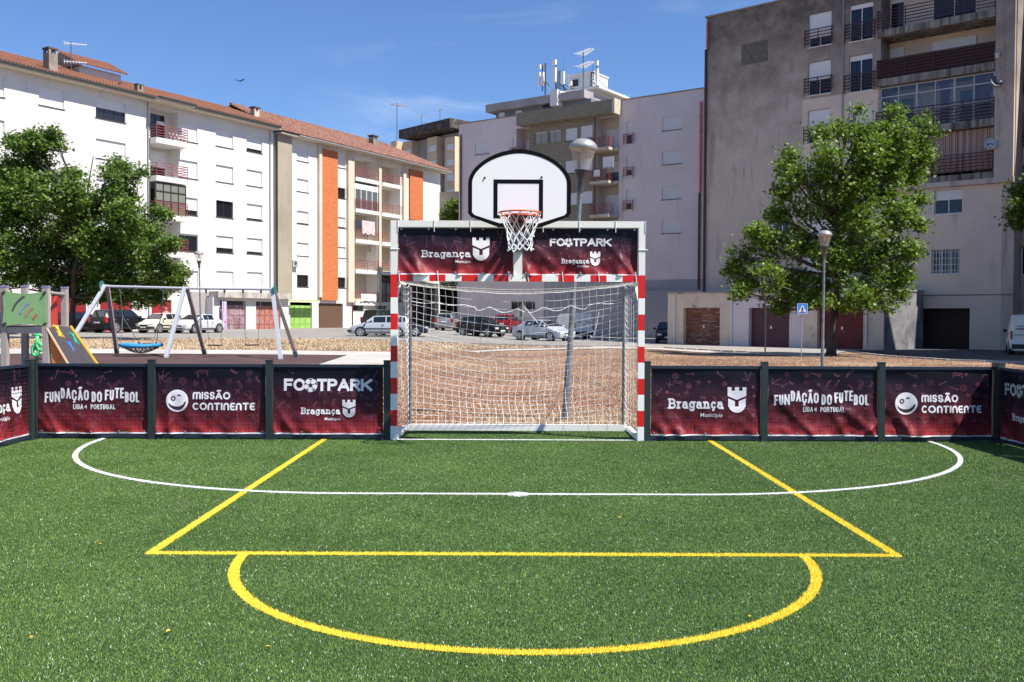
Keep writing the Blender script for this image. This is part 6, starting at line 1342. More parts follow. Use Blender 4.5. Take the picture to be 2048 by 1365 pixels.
# ---------------- vehicles ----------------
m_tyre = M('tyre', (.02, .02, .02), .85); m_rimc = M('alloy', (.55, .56, .58), .3, m=.6); m_cgl = M('car_glass', (.012, .016, .018), .04, spec=.9); m_blk = M('trim_black', (.018, .018, .02), .6)
m_head = M('headlight', (.62, .64, .66), .1, spec=.9); m_tail = M('tail_light', (.42, .012, .012), .2); m_plate = M('plate_white', (.72, .72, .70), .5)
def paint(name, c, m=.0): return M('paint_' + name, c, .3, m=m, coat=.6 if c[0] > .05 else .0, spec=.5 if c[0] > .05 else .25)
def car(px, Y, head, lab, col, kind='hatch', L=4.0, W=1.68, H=1.45, z=None, old=False, met=.0):
    X = at(px, 660, Y).x; z = hgt(X, Y) + .005 if z is None else z
    hw = W / 2; hl = L / 2
    vn = kind == 'van'
    t = empty('parked_van' if vn else 'parked_car', (0, 0, 0), label=lab, cat='van' if vn else 'car', group='cars and vans parked in the street')
    P = dict(hatch=(.48, .27, -.10, .52, .14, .90, .80, 1.0), estate=(.48, .27, -.10, .30, .06, .90, .82, .98), suv=(.46, .30, -.10, .40, .08, 1.06, 1.0, 1.08), sedan=(.46, .26, -.12, 1.15, .52, .90, .76, 1.0), coupe=(.44, .26, -.14, 1.15, .35, .88, .70, .93), van=(.62, .36, .05, .08, .02, 1.05, .95, 1.15), mpv=(.60, .34, .0, .30, .06, 1.02, .90, 1.08))[kind]
    hoodf, cowlf, _, rr, rg, belt, hz, ztl = P
    xc = hl - L * cowlf * .92; xr = xc - (.62 if kind not in ('sedan', 'coupe') else .78) * (.9 if vn else 1); x1 = -hl + rr; xg = -hl + rg
    st = [(hl, .78 * hw, .24, .50, .55, .5 * hw), (hl - .07, .90 * hw, .20, .56 * hz / .8, .64 * hz / .8, .66 * hw), (hl - .30, .985 * hw, .2, .68 * hz / .8, .745 * hz / .8, .78 * hw), (hl - .62, hw, .2, .76 * hz / .8, .82 * hz / .8, .80 * hw),
          (xc, hw, .2, belt, belt + .055, .82 * hw), (xr, hw, .2, belt + .01, H - .035, .70 * hw if not vn else .82 * hw), ((xr * .6 + x1 * .4), hw, .2, belt + .02, H, .72 * hw if not vn else .86 * hw), ((xr * .1 + x1 * .9) if not vn else 0.1 * xr + .9 * x1, hw, .2, belt + .03, H - .02, .70 * hw if not vn else .86 * hw),
          (x1, .99 * hw, .2, belt + .03, H - (.06 if kind in ('hatch', 'estate', 'suv', 'mpv', 'van') else .10), .67 * hw if not vn else .84 * hw), (xg, .95 * hw, .22, ztl - .06, ztl, .72 * hw if not vn else .86 * hw)]
    if kind in ('sedan', 'coupe'): st += [(-hl + .12, .92 * hw, .24, .82, .90 if kind == 'sedan' else .84, .70 * hw), (-hl, .80 * hw, .30, .62, .72, .6 * hw)]
    else: st += [(-hl + .02, .93 * hw, .25, .70, .76, .75 * hw), (-hl, .85 * hw, .30, .60, .64, .7 * hw)]
    rings = []
    for x, w_, zb, zl, zt, wt in st:
        half = [(0, zb), (.82 * w_, zb), (w_ * .97, zb + .10), (w_, (zb + zl) / 2), (w_ * .965, zl), (wt, zt - (.02 if zt > zl + .15 else .012)), (wt * .6, zt), (0, zt + .006)]
        rings.append([Vector((x, y, zz)) for y, zz in half] + [Vector((x, -y, zz)) for y, zz in half[-2:0:-1]])
    m = MB(); n = len(rings[0]); m.add([v for r in rings for v in r], [(i * n + j, i * n + (j + 1) % n, (i + 1) * n + (j + 1) % n, (i + 1) * n + j) for i in range(len(rings) - 1) for j in range(n)] + [list(range(n)), [(len(rings) - 1) * n + j for j in range(n)][::-1]])
    body = m.build('body', paint(col[0], col[1], met), t, smooth=38)
    def patch(m, a, b, c, d, mu=.06, mv=.08, off=.008):
        e = lambda s, q: a.lerp(b, s).lerp(d.lerp(c, s), q); N_ = (b - a).cross(d - a)
        if N_.length < 1e-6: N_ = (c - a).cross(d - b)
        N_.normalize(); ctr = (a + b + c + d) / 4
        if N_.dot(ctr - Vector((ctr.x * .6, 0, .7))) < 0: N_ = -N_
        m.quad(*[e(s, q) + N_ * off for s, q in ((mu, mv), (1 - mu, mv), (1 - mu, 1 - mv), (mu, 1 - mv))])
    # side windows
    for s in (1, -1):
        def rv(i, j): v = rings[i][j].copy(); v.y *= s; return v
        m = MB(); spans = ((4, 5), (5, 6), (6, 7)) if not vn else ((4, 5),)
        for i, j in spans: patch(m, rv(i, 4), rv(j, 4), rv(j, 5), rv(i, 5), .04 if i > 4 else .12, .10)
        if kind in ('hatch', 'estate', 'mpv', 'suv', 'sedan'): patch(m, rv(7, 4), rv(8, 4), rv(8, 5), rv(7, 5), .1, .14)
        m.build('side_window', m_cgl, t, fix=False)
        m = MB(); 
        for xx in ([rings[5][0].x * .35 + rings[6][0].x * .65 - .05, rings[4][0].x - .05, rings[7][0].x + .25] if not vn else [rings[5][0].x - .35, rings[4][0].x]): m.box((xx, s * hw * .985 - .012, .32), (xx + .014, s * hw * .985 + .012, belt - .03))
        m.box((-hl * .62, s * hw * .99 - .02, .30), (hl * .60, s * hw * .99 + .012, .36)); 
        if old: m.box((-hl * .62, s * hw - .01, .52), (hl * .62, s * hw + .02, .58))
        m.build('door_seam', m_blk, t)
        m = MB(); m.ball((xc - .18, s * (hw + .09), belt + .09), (.07, .10, .075), 5); m.build('mirror', m_blk if old or kind == 'van' else paint(col[0], col[1], met), t, smooth=True)
        m = MB()
        for xx in (rings[6][0].x + .12, rings[7][0].x + .1): m.box((xx, s * hw * .985, belt - .12), (xx + .16, s * hw * .985 + s * .02, belt - .095))
        m.build('door_handle', m_blk if old else m_rimc, t)
        zf = .60 * hz / .8
        m = MB(); m.obox((hl - .10, s * hw * .70, zf), Vector((.075, s * .02, 0)), Vector((-s * .03 * s, s * .15, 0)), (0, 0, .065)); m.build('headlight', m_head, t)
        m = MB(); zt = ztl - .14
        if kind in ('hatch', 'estate', 'mpv', 'suv'): m.box((xg - .05, s * hw * .70, zt - .22), (xg + .10, s * hw * .955, zt + .16))
        elif vn: m.box((-hl + .0, s * hw * .86, .75), (-hl + .12, s * hw * .97, 1.15))
        else: m.box((-hl + .02, s * hw * .55, .70), (-hl + .16, s * hw * .90, .84))
        m.build('tail_light', m_tail, t)
    q = .1
    m = MB(); a, b, c, d = rings[4][5], rings[4][-5], rings[5][-5], rings[5][5]; N_ = (b - a).cross(d - a).normalized(); N_ = N_ if N_.x > 0 else -N_; e = lambda s, v: a.lerp(b, s).lerp(d.lerp(c, s), v) + N_ * .03
    m.quad(e(.02, .06), e(.98, .06), e(.96, .93), e(.04, .93)); m.build('windscreen', m_cgl, t, fix=False)
    m = MB(); a, b, c, d = rings[9][5], rings[9][-5], rings[8][-5], rings[8][5]; N_ = (b - a).cross(d - a).normalized(); N_ = N_ if N_.x < 0 else -N_; e = lambda s, v: a.lerp(b, s).lerp(d.lerp(c, s), v) + N_ * .02
    if vn:
        for s0, s1 in ((.10, .40), (.60, .90)): m.quad(*[e(s, v) for s, v in ((s0, .12), (s1, .12), (s1, .2), (s0, .2))])
    else: m.quad(e(.05, .08), e(.95, .08), e(.93, .90), e(.07, .90))
    m.build('rear_window', m_cgl, t, fix=False)
    if vn: m = MB(); m.box((-hl - .012, -.01, .5), (-hl + .05, .01, 1.1)); m.box((-hl - .03, -hw * .9, .30), (-hl + .1, hw * .9, .52)); m.build('rear_bumper', m_blk, t)
    m = MB(); m.box((hl - .05, -hw * .42, .46), (hl + .012, hw * .42, .60 if old else .56)); m.box((hl - .04, -hw * .55, .27), (hl + .018, hw * .55, .36)); m.build('grille', m_blk, t)
    if old: m = MB(); m.box((hl - .22, -hw * .96, .30), (hl + .06, hw * .96, .46)); m.box((-hl - .05, -hw * .93, .32), (-hl + .2, hw * .93, .46)); m.build('bumper', m_blk, t)
    m = MB(); m.box((hl + .03, -.25, .36), (hl + (.068 if old else .04), .25, .46)); m.build('number_plate', m_plate, t)
    m = MB(); zz = .72 if not vn else .62; m.box((-hl - .02, -.25, zz - .05), (-hl + .1, .25, zz + .05)); m.build('number_plate', m_plate, t)
    wb = L * .305; wr = .31 if kind != 'suv' else .36
    for xx in (wb, -wb * 1.0):
        for s in (1, -1):
            m = MB(); m.tube([(xx, s * (hw - .25), wr + .02), (xx, s * (hw + .004), wr + .02)], wr + .055, 20); m.build('wheel_arch', m_blk, t)
            m = MB(); m.tube([(xx, s * (hw - .20), wr), (xx, s * (hw - .01), wr), (xx, s * (hw + .015), wr)], [wr, wr, wr - .03], 22); wo = m.build('wheel', m_tyre, t)
            m = MB(); yo = s * (hw + .018)
            for k in range(5):
                a = 2 * math.pi * k / 5 + .3; m.bar((xx, yo, wr), (xx + math.cos(a) * wr * .66, yo, wr + math.sin(a) * wr * .66), .012, .075, up=(0, 1, 0)) if False else m.obox((xx + math.cos(a) * wr * .36, yo, wr + math.sin(a) * wr * .36), (math.cos(a) * wr * .34, 0, math.sin(a) * wr * .34), (0, .012, 0), (-math.sin(a) * .035, 0, math.cos(a) * .035))
            c_ = Vector((xx, yo, wr)); m.tube([c_ + Vector((math.cos(2 * math.pi * k / 20) * wr * .68, 0, math.sin(2 * math.pi * k / 20) * wr * .68)) for k in range(21)], .02, 5, False); m.build('rim', m_rimc, wo)
    for o in [t] and list(t.children): o.matrix_parent_inverse = Matrix()
    t.location = (X, Y, z); t.rotation_euler = (0, 0, math.atan2(head[1], head[0])); return t
WH = (.86, .85, .82); SV = (.48, .50, .54); BK = (.008, .009, .012); CR_ = (.62, .57, .45)
car(-22, 60, (-.3, -.95), 'dark blue car cut by the left edge behind the play tower', ('navy', (.02, .03, .08)))
car(78, 67, (.45, -.89), 'pale grey car with one headlight showing behind the play tower', ('greige', (.42, .40, .37)))
car(158, 69, (.5, .86), 'black hatchback parked right behind the left tree trunk', ('black', BK), L=4.1)
car(243, 68.5, (.42, .91), 'black sport utility car with red tail light behind the basket swing', ('black_suv', (.01, .011, .014)), 'suv', L=4.4, W=1.84, H=1.66)
car(323, 68.0, (-.33, -.94), 'old cream hatchback with black bumper facing the playground', ('cream', CR_), 'hatch', L=3.7, W=1.58, H=1.42, old=True)
car(396, 68.0, (-.42, -.9), 'silver coupe with rounded roof beside the grey wall panel', ('silver_coupe', (.50, .52, .56)), 'coupe', L=4.0, W=1.76, H=1.36)
car(761, 64, (-1, -.02), 'silver hatchback seen from its side left of the goal post', ('silver', SV), 'estate', L=4.1, H=1.42, old=True, met=.2)
car(797, 67, (1, .02), 'dark blue hatchback tail behind the silver hatchback at the left goal post', ('darkblue', (.016, .022, .045)), 'hatch', L=4.1)
car(767, 78, (.42, .9), 'dark green people carrier behind the silver hatchback', ('dark_green', (.03, .04, .035)), 'mpv', L=4.3, W=1.75, H=1.72)
car(897, 80, (.12, .99), 'grey estate seen from behind before the dark passage', ('grey', (.20, .21, .22)), 'estate', L=4.2, H=1.45)
car(964, 70, (.78, -.62), 'black hatchback facing right seen through the goal net', ('black', BK), 'hatch', L=3.9)
car(1016, 79, (.3, .95), 'red hatchback between the black hatchback and silver saloon', ('dark_red', (.20, .008, .012)), 'hatch', L=3.9, H=1.52)
car(1086, 64.5, (.72, -.69), 'silver saloon with black wheels seen through the goal net', ('silver_blue', (.45, .48, .55)), 'sedan', L=4.5, W=1.78, H=1.42)
car(1137, 71, (-.5, .87), 'white panel van behind the goal net next to the silver saloon', ('white', WH), 'van', L=4.1, W=1.75, H=1.88)
car(1336, 66, (-.15, -.99), 'dark car half hidden by the corner of the garage row', ('black', BK), 'hatch', L=4.0)
vt = car(2056, 47, (.42, .9), 'white van with dark lettering parked at the right edge', ('white', WH), 'van', L=4.2, W=1.8, H=1.95)
m = MB()
for y0, y1, z0_ in ((.25, .6, 1.38), (.2, .65, 1.22), (-.6, -.2, 1.3), (.2, .7, .95), (-.7, -.2, .95)): m.box((-2.125, y0, z0_), (-2.09, y1, z0_ + .03))
o = m.build('door_lettering', M('lettering_grey', (.12, .13, .16), .6), None); o.parent = vt; o.location = (0, 0, 0) if False else o.location
# ---------------- person behind the cream car ----------------
def person(px, Y, lab):
    X = at(px, 620, Y).x; z = hgt(X, Y); me = bpy.data.meshes.new('person')
    J = [((0, 0, .95), .15), ((0, 0, 1.2), .14), ((0, 0, 1.42), .16), ((0, -.01, 1.52), .06), ((0, -.02, 1.60), .075), ((0, -.03, 1.68), .095), ((0, -.02, 1.76), .07), ((.2, 0, 1.42), .06), ((.27, -.03, 1.15), .045), ((.26, -.16, .95), .035), ((-.2, 0, 1.42), .06), ((-.27, -.02, 1.15), .045), ((-.26, -.14, .93), .035), ((.1, 0, .88), .10), ((.11, -.02, .48), .065), ((.12, .02, .07), .045), ((.12, -.15, .04), .04), ((-.1, 0, .88), .10), ((-.11, -.02, .48), .065), ((-.12, .02, .07), .045), ((-.12, -.15, .04), .04)]
    E = [(0, 1), (1, 2), (2, 3), (3, 4), (4, 5), (5, 6), (2, 7), (7, 8), (8, 9), (2, 10), (10, 11), (11, 12), (0, 13), (13, 14), (14, 15), (15, 16), (0, 17), (17, 18), (18, 19), (19, 20)]
    for s, b in ((1, 9), (-1, 12)):
        h = J[b][0]
        for k in range(4):
            i0 = len(J); J.append(((h[0] + s * (.01 - k * .012), h[1] - .03, h[2] - .06 + k * .003), .009)); J.append(((h[0] + s * (.012 - k * .014), h[1] - .045, h[2] - .13 + abs(k - 1.5) * .01), .008)); E += [(b, i0), (i0, i0 + 1)]
        i0 = len(J); J.append(((h[0] - s * .03, h[1] - .05, h[2] - .05), .010)); J.append(((h[0] - s * .035, h[1] - .07, h[2] - .085), .009)); E += [(b, i0), (i0, i0 + 1)]
    me.from_pydata([j[0] for j in J], E, []); o = bpy.data.objects.new('person', me); COL.objects.link(o)
    sk = o.modifiers.new('skin', 'SKIN'); sk.use_smooth_shade = True
    for i, j in enumerate(J): me.skin_vertices[0].data[i].radius = (j[1], j[1] * .85)
    me.skin_vertices[0].data[0].use_root = True
    sb_ = o.modifiers.new('sub', 'SUBSURF'); sb_.levels = 1; sb_.render_levels = 1
    bpy.context.view_layer.update(); dg = bpy.context.evaluated_depsgraph_get(); me2 = bpy.data.meshes.new_from_object(o.evaluated_get(dg)); bpy.data.objects.remove(o)
    me2.materials.clear()
    o = bpy.data.objects.new('person', me2); COL.objects.link(o)
    for mm in (M('skin', (.50, .27, .19), .6), M('shirt_pink', (.55, .25, .28), .8), M('trousers', (.05, .06, .10), .9)): me2.materials.append(mm)
    for p in me2.polygons: c = p.center; p.material_index = 0 if c.z > 1.50 or abs(c.x) > .235 and c.z < 1.3 else 1 if c.z > .92 else 2; p.use_smooth = True
    o.location = (X, Y, z); o.rotation_euler = (0, 0, .5); tag(o, lab, 'person')
    m = MB(); m.ball((0, .0, 1.735), (.088, .095, .075), 6); h = m.build('hair', M('hair_grey', (.30, .25, .22), .9), None, smooth=True); h.parent = o; h.location = (0, 0, 1.66)
    m = MB()
    for s in (-1, 1): m.ball((s * .032, -.115, 1.69), .011, 4)
    m.box((-.025, -.122, 1.625), (.025, -.11, 1.633)); e_ = m.build('eyes_and_mouth', m_blk, None); e_.parent = o; e_.location = (0, -.10, 1.625)
person(332, 72.5, 'person with reddish face looking over the roof of the old cream hatchback')
# ---------------- playground ----------------
m_post = M('post_grey_alu', (.40, .365, .34), .5, m=.1, c2=(.34, .31, .29), ns=8, sc=(6, 6, .4)); m_legl = M('leg_light_alu', (.52, .53, .57), .4, m=.2); m_legd = M('leg_brown', (.24, .19, .18), .6); m_cap = M('cap_violet', (.22, .20, .34), .5)
m_pg = M('panel_green', (.22, .40, .17), .5, c2=(.19, .36, .145), ns=5, bump=.1); m_pge = M('panel_edge', (.45, .60, .35), .5)
Y0 = 33.0
def sw(px, py, Y=Y0): return at(px, py, Y)
t = empty('swing_frame', sw(370, 722), label='long grey metal swing frame with three leaning leg pairs in the playground', cat='swing frame')
T1, T2, T3 = sw(209, 573), sw(369, 577), sw(545, 579)
def foot(p, dx, dy): X, Yy = p.x + dx, p.y + dy; return Vector((X, Yy, hgt(X, Yy)))
legs = [(T1, foot(T1, -1.0, -1.1), m_legl), (T1 + Vector((.06, .1, 0)), foot(T1, .05, .9), m_legd), (T2, foot(T2, -.33, -.9), m_legl), (T2 + Vector((.06, .1, 0)), foot(T2, .38, 1.0), m_legd), (T3, foot(T3, .50, -.9), m_legl), (T3 + Vector((.02, .1, 0)), foot(T3, .72, .5), m_legd)]
for a, b, mt_ in legs:
    m = MB(); m.bar(b, a + (a - b).normalized() * .05, .12, .10, up=(0, 1, 0)); lg = m.build('leg', mt_, t)
    m = MB(); d = (a - b).normalized(); m.bar(b + d * .03, b + d * .22, .135, .115, up=(0, 1, 0)); m.build('foot_plate', m_lat if mt_ is m_legd else m_legl, lg)
m = MB(); m.tube([T1, T2], .045, 10); m.tube([T2 + Vector((.02, 0, 0)), T3], .045, 10); m.build('top_beam', m_legl, t, smooth=40)
m = MB(); 
for q, c in ((T1, 0), (T3, 1)): m.tube([q + Vector((-.10 + .17 * c, -.02, .0)), q + Vector((-.07 + .17 * c, -.02, .0))], .19, 18)
m.build('end_cap', M('cap_teal', (.03, .16, .13), .4), t)
hooks = [sw(240, 575), sw(327, 575), sw(412, 579), sw(449, 580), sw(486, 580), sw(522, 580)]
m = MB()
for h in hooks: m.box((h.x - .03, Y0 - .03, T2.z - .16), (h.x + .03, Y0 + .03, T2.z - .02))
m.build('hanger', m_lat, t)
m_chn = M('chain', (.22, .22, .23), .5, m=.4)
# basket swing
cB = sw(282, 691); tb_ = empty('basket_swing', cB, label='round blue padded basket swing hanging on chains', cat='swing')
m = MB(); RB = .67; m.tube([cB + Vector((RB * math.cos(2 * math.pi * i / 32), RB * math.sin(2 * math.pi * i / 32), .0 + .015 * math.cos(4 * math.pi * i / 32))) for i in range(33)], .065, 10, False); m.build('padded_ring', M('pad_blue', (.02, .23, .52), .6), tb_, smooth=True)
m = MB()
for k in range(-5, 6):
    s = k * .11; l = math.sqrt(max(.01, RB * RB - s * s)); 
    for ax in (0, 1):
        pts = []
        for i in range(9): q = -l + 2 * l * i / 8; x, y = (q, s) if ax else (s, q); pts.append(cB + Vector((x, y, -.27 * (1 - (x * x + y * y) / RB ** 2))))
        m.tube(pts, .014, 4, False)
m.build('rope_net', M('rope_black', (.03, .035, .035), .9), tb_)
m = MB(); ends = ((-.52, -.45), (-.3, .6), (.3, .6), (.55, -.42))
for (ex_, ey_), h in zip(ends, (hooks[0], hooks[0], hooks[1], hooks[1])):
    a = Vector((h.x, Y0, T2.z - .15)); b = cB + Vector((ex_, ey_, .06)); j = a.lerp(b, .38) if False else Vector((a.x + (cB.x - a.x) * .12, Y0, a.z - .85)); m.tube([a, j], .018, 5); m.tube([j, b], .012, 5); m.ball(j, .04, 4); m.ball(b, .04, 4)
m.build('chain', m_chn, tb_)
def flat(pa, pb, px, py, lab):
    c = sw(px, py); t = empty('flat_swing', c, label=lab, cat='swing', group='flat swings side by side'); m = MB(); m.box((c.x - .23, Y0 - .09, c.z - .02), (c.x + .23, Y0 + .09, c.z + .02)); m.build('seat', m_blk, t)
    m = MB()
    for h, s in ((pa, -.22), (pb, .22)): m.tube([(h.x, Y0, T2.z - .15), (c.x + s, Y0, c.z + .25), (c.x + s, Y0, c.z)], .009, 5)
    m.build('chain', m_chn, t)
flat(hooks[2], hooks[3], 429.5, 691, 'black flat swing seat, left one near the middle frame legs'); flat(hooks[4], hooks[5], 503.5, 690.5, 'black flat swing seat, right one near the end frame legs')
# laundry line stand between garages: see clothes below
# play tower
tw = empty('play_tower', (-9.3, 18.8, 0), label='grey play tower with green panel and dark climbing ramp at the left', cat='play tower')
pp_ = [(-9.56, 18.0, 2.07), (-8.80, 18.05, 2.07), (-9.92, 19.45, 2.12), (-9.15, 19.55, 2.10)]
for x, y, zt in pp_:
    m = MB(); m.box((x - .055, y - .055, 0), (x + .055, y + .055, zt)); 
    for s in (-.02, .02): m.box((x + s - .006, y - .058, 0), (x + s + .006, y - .0552, zt))
    q = m.build('post', m_post, tw); m = MB(); m.box((x - .062, y - .062, zt), (x + .062, y + .062, zt + .035)); m.build('post_cap', m_cap, q)
m = MB(); m.box((-9.504, 17.96, 1.20), (-8.856, 18.04, 1.32)); m.box((-8.84, 18.106, 1.22), (-8.76, 18.2, 1.30)); m.bar((-8.80, 18.11, 1.26), (-9.12, 19.49, 1.26), .06, .10); m.bar((-9.56, 18.06, 1.26), (-9.9, 19.39, 1.26), .06, .10); m.build('deck_frame', m_post, tw)
m = MB(); m.prism([(-9.52, 18.05, 1.321), (-8.84, 18.08, 1.321), (-9.18, 19.5, 1.321), (-9.88, 19.42, 1.321)], (0, 0, .03)); m.build('deck', m_legd, tw)
pc = [at(x, y, 17.9) for x, y in ((4, 582), (48, 589), (92, 583), (91.5, 617), (93, 652), (48, 648), (5, 653), (7, 617))]
pp2 = []
for i in range(8):
    a, b = pc[i], pc[(i + 1) % 8]; pp2 += [a, a.lerp(b, .5)]
m = MB(); m.prism(pp2, (0, .02, 0)); pn = m.build('panel', m_pg, tw)
def stripe(pts, w_, mat):
    m = MB(); q = [at(x, y, 17.895) for x, y in pts]
    for a, b in zip(q, q[1:]): m.bar(a, b, .004, w_, up=(0, 0, 1)) if abs((b - a).x) > 1e-3 else None
    return m.build('slot', mat, pn)
for pts, c in (([(25, 622), (29, 612), (36, 603), (45, 595), (49, 593)], (.06, .07, .10)), ([(40, 628), (44, 619), (50, 611), (58, 606)], (.25, .27, .48)), ([(52, 633), (56, 625), (62, 619), (66, 616)], (.45, .20, .14)), ([(66, 639), (70, 633), (74, 629)], (.50, .10, .05))): stripe(pts, .035, M('slot_%d' % int(c[2] * 100), c, .5))
m = MB()
for x, y in ((6, 586), (88, 587), (8, 649), (89, 649)): p = at(x, y, 17.88); m.bar(p + Vector((-.03, 0, -.03)), p + Vector((.03, 0, .03)), .03, .03)
m.build('clamp', m_fr_d, tw)
m = MB(); m.tube([(-8.80, 18.06, 1.98), (-9.15, 19.5, 1.98)], .03, 8); m.build('top_rail', m_post, tw)
# ramp, going down to the right
ra, rb_, rc, rd = Vector((-8.74, 18.02, 1.32)), Vector((-9.07, 19.6, 1.32)), Vector((-8.28 + .12, 19.6, .02)), Vector((-7.98, 18.02, .02))
dn = (rd - ra).normalized()
m = MB(); nrm = (rb_ - ra).cross(rd - ra).normalized(); nrm = nrm if nrm.z > 0 else -nrm; m.prism([ra, rb_, rc, rd], -nrm * .02); m.build('ramp_board', M('ramp_dark', (.06, .052, .06), .8, c2=(.045, .04, .045), ns=8), tw)
m = MB(); m.bar(ra - nrm * .03 + Vector((0, -.012, 0)), rd - nrm * .03 + Vector((0, -.012, 0)), .03, .035, up=nrm); m.build('ramp_edge', M('ply_pale', (.62, .46, .30), .7), tw)
m = MB(); m.bar(rb_ + nrm * .0, rc + nrm * .0, .03, .07, up=nrm); m.build('ramp_edge', M('edge_yellow', (.75, .48, .02), .5), tw)
m = MB(); m.prism([ra + Vector((.0, .03, -.08)), rd + Vector((-.06, .03, .0)), Vector((-8.6, 18.05, .02)), Vector((-8.74, 18.05, 1.0))], (0, .02, 0)); m.prism([Vector((-8.74, 18.1, 1.2)), Vector((-8.06, 18.1, .02)), Vector((-8.4, 19.5, .02)), Vector((-9.0, 19.5, 1.2))], (0, 0, -.02)); m.build('ramp_side', M('ply_orange', (.68, .22, .035), .6, c2=(.52, .16, .03), ns=3), tw)
def hold(px, py, c, k):
    r = ray(px, py); tt = (ra - CAM).dot(nrm) / r.dot(nrm); p = CAM + r * tt + nrm * .02; a = dn; b = nrm.cross(a); m = MB()
    m.obox(p, a * .075, b * .05, nrm * .025); 
    for sa, sb2 in ((1, 1), (1, -1), (-1, 1), (-1, -1)): m.obox(p + a * .085 * sa + b * .07 * sb2, (a * sa + b * sb2 * .8).normalized() * .055, (b * sa - a * sb2 * .8).normalized() * .026, nrm * .02)
    m.obox(p - a * .10, a * .03, b * .025, nrm * .02)
    m.build('climbing_hold', M('hold_' + k, c, .5), tw)
hold(115, 665, (.78, .50, .03), 'yellow'); hold(146, 679, (.02, .40, .22), 'green'); hold(140, 697.5, (.04, .17, .60), 'blue'); hold(168.5, 713, (.65, .10, .03), 'red')
m = MB(); m.prism([(-9.62, 19.6, 1.3), (-9.2, 19.6, 1.3), (-9.2, 19.6, 1.45), (-9.62, 19.6, 1.52)], (0, .02, 0)); m.prism([(-9.24, 19.4, 1.35), (-9.20, 18.9, 1.35), (-9.20, 18.9, 1.55), (-9.24, 19.35, 1.95)], (.02, 0, 0)); m.build('side_panel', M('panel_red', (.42, .04, .03), .5), tw)
# green spring rider
c = at(80, 700, 23.5); ry = empty('spring_rider', (c.x, 23.5, 0), label='bright green motorcycle shaped rider under the play tower', cat='play rider')
m_rg = M('rider_green', (.10, .58, .20), .45); m = MB(); pg = lambda x, y: at(x, y, 23.5)
ring = lambda cx, cy, rx, ry_, n=18: [pg(cx + rx * math.cos(2 * math.pi * i / n), cy + ry_ * math.sin(2 * math.pi * i / n)) for i in range(n + 1)]
m.tube(ring(71, 701, 6.2, 11), .045, 8, False); m.tube(ring(99, 706, 4.5, 9), .035, 8, False); m.build('wheel', m_rg, ry, smooth=True)
m = MB(); m.tube([pg(71, 701), pg(73, 685), pg(76, 672)], .05, 8); m.tube([pg(64, 670), pg(80, 669.5), pg(80, 674)], .03, 8); m.tube([pg(75, 684), pg(88, 695), pg(99, 706)], .04, 8); m.tube([pg(74, 701), pg(90, 700)], .045, 8); m.build('frame', m_rg, ry, smooth=True)
m = MB(); m.tube([(c.x + .1 * math.cos(i * .7), 23.5 + .1 * math.sin(i * .7), i * .012) for i in range(44)], .014, 5); m.build('spring', m_fr_d, ry)
# ---------------- washing and small things ----------------
def cloth(fr, x0, x1, y0, y1, o, mat, lab, cat='washing', grp='washing hung out on the balconies'):
    a, z1 = fr.hit(x0, y0, o); b, z0 = fr.hit(x1, y1, o); m = MB(); n = 14; k = 6; r = random.Random(int(x0))
    vs = [fr.P(a + (b - a) * i / n, z1 + (z0 - z1) * j / k * (1 + .06 * math.sin(i * 1.1)) , o + .05 * math.sin(i * 1.4 + j * .3) * (j / k)) for j in range(k + 1) for i in range(n + 1)]
    m.add(vs, [(j * (n + 1) + i, j * (n + 1) + i + 1, (j + 1) * (n + 1) + i + 1, (j + 1) * (n + 1) + i) for j in range(k) for i in range(n)]); q = m.build('washing', mat, fix=False, label=lab, cat=cat, group=grp); s = q.modifiers.new('s', 'SOLIDIFY'); s.thickness = .015
m_cw = M('cloth_white', (.74, .68, .68), .9); m_cd = M('cloth_dark', (.03, .035, .06), .9); m_cl = M('cloth_lilac', (.52, .42, .62), .9); m_cp = M('cloth_pink', (.62, .40, .42), .9, c2=(.7, .6, .6), ns=3)
cloth(A2, 724, 749, 441, 470, .5, m_cp, 'white and pink sheets over a red railing beside the brick strip'); cloth(A2, 711, 722, 439, 458, .45, m_cd, 'dark clothes hanging left of the pink sheets')
cloth(A2, 722, 752, 588, 603, .42, m_cw, 'white cloths on the lowest balcony of the cream block')
cloth(A3, 1206, 1228, 315, 334, 1.0, m_cw, 'white shirts drying on the lilac block balcony'); cloth(A3, 1188, 1199, 341, 353, 1.3, m_cw, 'small white towel on the corner of the lilac block railing')
cloth(ga, 444, 453, 603, 663, .35, m_cl, 'long lilac and white cloths hanging before the purple garage door'); cloth(A1, 313, 328, 242, 252, .2, m_cw, 'white cloth hanging in the top balcony of the white block')
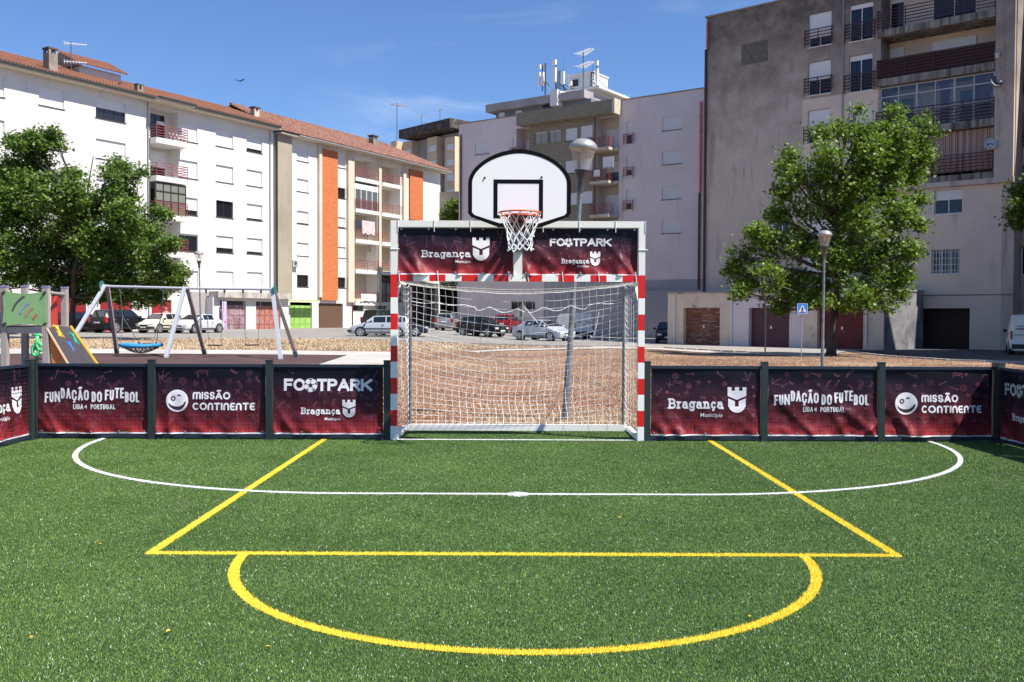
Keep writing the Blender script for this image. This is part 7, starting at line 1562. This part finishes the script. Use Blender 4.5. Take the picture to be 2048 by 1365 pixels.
# bicycles stand-in: folding chairs and frames on the top balcony are thin bars
b0 = A1.P(A1.u(345), A1.z(345, 288), .45); m = MB()
for i in range(5): m.bar(b0 + A1.d * (i * .35 - .6), b0 + A1.d * (i * .35 - .2) + Vector((0, 0, .8)), .03); m.bar(b0 + A1.d * (i * .35 - .2), b0 + A1.d * (i * .35 - .6) + Vector((0, 0, .75)), .03)
m.build('drying_rack', m_ant, label='white folding drying rack on the top balcony of the white block', cat='drying rack')
# bird
c = at(480, 163, 60); m = MB(); m.ball(c, (.05, .12, .05), 5); m.add([c + Vector(v) for v in ((0, -.05, .01), (-.25, -.02, .12), (-.3, .08, .08), (0, .06, 0))], [(0, 1, 2, 3)]); m.add([c + Vector(v) for v in ((0, -.05, .01), (.22, -.02, .15), (.28, .08, .1), (0, .06, 0))], [(0, 1, 2, 3)]); m.build('bird', m_blk, label='small dark bird flying in the blue sky', cat='bird')
# fallen leaves on the turf
m_fl = M('leaf_yellow', (.62, .42, .05), .8)
for i, (px, py, lab) in enumerate(((200, 1094, 'small yellow fallen leaf on the turf left of the yellow rectangle corner'), (337, 1270, 'yellow leaf bit on the turf below the left end of the arc'), (63, 1282, 'tiny yellow leaf near the lower left corner of the photo'), (536, 1302, 'pale brown leaf bit on the turf below the yellow arc'), (1500, 1240, 'small yellow leaf right of the arc on the turf'), (150, 1075, 'white scrap lying on the turf at the left'), (1240, 1040, 'small brown leaf between the yellow lines'))):
    p = gnd(px, py) + Vector((0, 0, .016)); m = MB(); s = .010; a = i * 1.1; c_, s_ = math.cos(a) * s, math.sin(a) * s
    m.add([p + Vector(v) for v in ((c_ * 1.5, s_ * 1.5, .004), (-s_, c_, .010), (-c_ * 1.5, -s_ * 1.5, .002), (s_, -c_, .008), (0, 0, -.002))], [(0, 1, 4), (1, 2, 4), (2, 3, 4), (3, 0, 4)]); m.build('fallen_leaf' if 'leaf' in lab else 'paper_scrap', m_prw if 'white' in lab else m_fl, fix=False, label=lab, cat='leaf' if 'leaf' in lab else 'scrap', group='fallen leaves on the turf' if 'leaf' in lab else None)
# letters on the white dish
tD, P0, look, a, b = d2; Pn = Print(lambda u_, v_, o_: P0 + a * -u_ * -1 * (1 if a.x > 0 else -1) + b * v_ - look * (.055 - o_)); Pn.word('NO', -.17, -.06, .12, .025, G, .9, .15); Pn.word('S', .10, -.06, .12, .025, G, .9, .15); o = Pn.build('dish_lettering', m_prd, tD)
